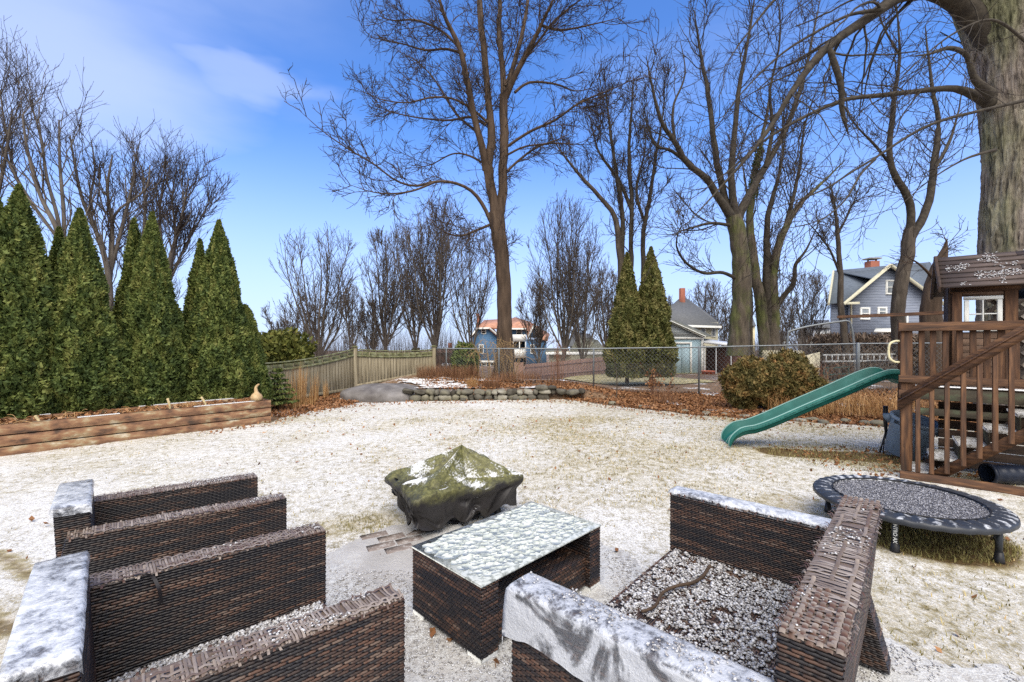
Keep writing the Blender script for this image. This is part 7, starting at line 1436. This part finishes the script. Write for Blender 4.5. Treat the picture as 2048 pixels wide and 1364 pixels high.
for a in ((640, 455, 88, 33, 12, 'round crowned bare tree left of centre above the board fence', 6, None, 'bark_far', 'twig_far', .9), (585, 590, 55, 36, 6, 'small low bare tree at the far left of the board fence', 4), (705, 570, 24, 30, 8, 'thin ivy wrapped tree right of the round crowned one', 2), (745, 600, 28, 31, 7, 'short crooked tree between the round crown and the wide cluster', 2),
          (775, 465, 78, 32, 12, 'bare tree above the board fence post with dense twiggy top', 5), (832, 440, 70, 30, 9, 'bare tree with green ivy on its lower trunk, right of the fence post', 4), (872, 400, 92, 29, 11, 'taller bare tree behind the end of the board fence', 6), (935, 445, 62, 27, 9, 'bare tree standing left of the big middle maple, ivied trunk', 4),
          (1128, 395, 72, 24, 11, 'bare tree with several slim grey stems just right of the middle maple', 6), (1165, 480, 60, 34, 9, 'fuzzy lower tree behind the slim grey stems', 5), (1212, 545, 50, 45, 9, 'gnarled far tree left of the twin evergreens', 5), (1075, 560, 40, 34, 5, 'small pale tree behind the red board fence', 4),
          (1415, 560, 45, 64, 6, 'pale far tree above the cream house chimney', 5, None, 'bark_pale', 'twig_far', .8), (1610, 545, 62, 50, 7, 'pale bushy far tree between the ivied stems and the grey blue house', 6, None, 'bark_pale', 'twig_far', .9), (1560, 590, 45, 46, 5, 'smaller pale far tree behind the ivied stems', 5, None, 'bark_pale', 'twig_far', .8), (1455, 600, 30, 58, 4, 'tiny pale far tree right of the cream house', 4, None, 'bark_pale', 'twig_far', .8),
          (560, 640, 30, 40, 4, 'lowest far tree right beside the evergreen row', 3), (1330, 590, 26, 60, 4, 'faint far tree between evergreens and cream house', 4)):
    bgtree(*a, ivy=700 if 'ivy' in a[5] or 'ivied' in a[5] else 0)
# tall vase shaped trees behind the evergreen row
def vase(px, D, w, stems, label, seed, s=1., mt='bark_far', d=1.):
    zb = float(zt(0, D)); LL = []; gt = G(); g = G()
    for k, l in enumerate(stems):
        pts = [at(x, y, D+(k % 3-1)*1.2*i/len(l)) for i, (x, y, w_) in enumerate(l)]; P, R = resamp(pts, np.array([q[2]/2/900*D*.52 for q in l]), 28); LL.append((P, R)); tubes(gt, P[None], R[None], 8)
    rm = D*.00045
    crown(g, gt, LL, D, [dict(dens=1.9*d/s, Lr=(1.5*s, 4.0*s), ang=(18, 42), n=9, trop=.14, wob=.12, rmin=rm*1.5, rf=.45, s=5, tmin=.22), dict(dens=2.2*d/s, also=1.4*d/s, Lr=(.8*s, 2.2*s), ang=(20, 45), n=6, trop=.12, wob=.14, rmin=rm*1.1, rf=.6, s=4), dict(dens=1.9*d/s, Lr=(.4*s, 1.2*s), ang=(20, 45), n=4, trop=.08, wob=.16, rmin=rm*.8, rf=.75, s=3)])
    t = thing('bare_tree', (at(px, 0, D)[0], D, zb), label, 'tree', 'bare trees beyond the fences'); gt.build('trunk', M[mt], t, True); g.build('crown', M['twig'], t, True)
vase(110, 22, 20, [[(128, 720, 26), (125, 560, 22), (118, 470, 18), (80, 390, 12), (55, 300, 9), (45, 230, 5)], [(125, 560, 16), (118, 450, 13), (95, 360, 10), (80, 270, 7), (60, 200, 4)], [(126, 540, 16), (128, 440, 13), (120, 330, 10), (118, 240, 5)], [(118, 480, 12), (60, 400, 10), (20, 330, 8), (-20, 250, 5)], [(70, 420, 9), (30, 350, 8), (10, 250, 6), (0, 180, 4)]], 'tall bare tree at the far left behind the evergreens, its long stems fanning up', 1, 1.25)
vase(215, 25, 20, [[(222, 720, 24), (218, 560, 20), (195, 470, 15), (165, 400, 11), (150, 330, 8), (140, 270, 4)], [(220, 560, 16), (225, 460, 13), (215, 380, 10), (225, 310, 5)], [(222, 540, 15), (245, 450, 12), (262, 380, 9), (270, 320, 4)], [(210, 500, 12), (180, 420, 9), (190, 340, 6), (182, 280, 3)], [(220, 520, 12), (230, 430, 9), (290, 380, 6), (300, 330, 3)]], 'bare tree behind the gap between second and third cypress tops', 2, 1.2)
vase(330, 27, 16, [[(338, 720, 20), (336, 600, 17), (340, 520, 14), (360, 450, 10), (370, 400, 7), (378, 355, 3)], [(336, 580, 13), (325, 500, 10), (320, 420, 8), (330, 350, 4)], [(340, 560, 12), (372, 490, 9), (400, 440, 6), (420, 400, 3)], [(338, 570, 10), (350, 480, 8), (345, 400, 5), (352, 340, 3)]], 'rounded bare tree rising left of the rightmost cypress', 3, .95, d=1.3)
vase(-60, 22, 20, [[(-40, 720, 24), (-35, 560, 20), (-10, 420, 14), (10, 320, 9), (25, 220, 4)], [(-35, 560, 14), (-30, 400, 11), (-20, 260, 7), (-15, 170, 4)]], 'bare tree cut by the left edge of the view', 4, 1.2)
vase(285, 30, 16, [[(268, 720, 18), (272, 600, 15), (285, 500, 12), (290, 420, 9), (285, 340, 4)], [(272, 600, 12), (262, 500, 9), (255, 420, 6), (250, 350, 3)], [(274, 580, 11), (305, 500, 8), (320, 430, 5), (312, 370, 3)]], 'slighter bare tree behind the second cypress from the right', 5, .95, d=1.2)

# low thickets beyond the fences
def thicket(label, x0, x1, D, n, h, y):
    px = rng.uniform(x0, x1, n); Dn = D+rng.uniform(-2, 2, n); x = (px-1024)/900*Dn; g = G(); hh = rng.uniform(.3, 1, n)*h*(.45+.9*fb(px*.03, D*1., 1.)); blades(g, x, Dn, hh, .012, .8, z=zt(x, Dn))
    tag(g.build('thicket', M['twig_far']), label, 'brush', kind='stuff')
thicket('grey brown thicket of thin stems beyond the board fence', 540, 935, 24, 3200, 3.3, 0)
thicket('grey brown thicket of thin stems beyond the cream house', 1435, 1665, 38, 3500, 4.0, 0)
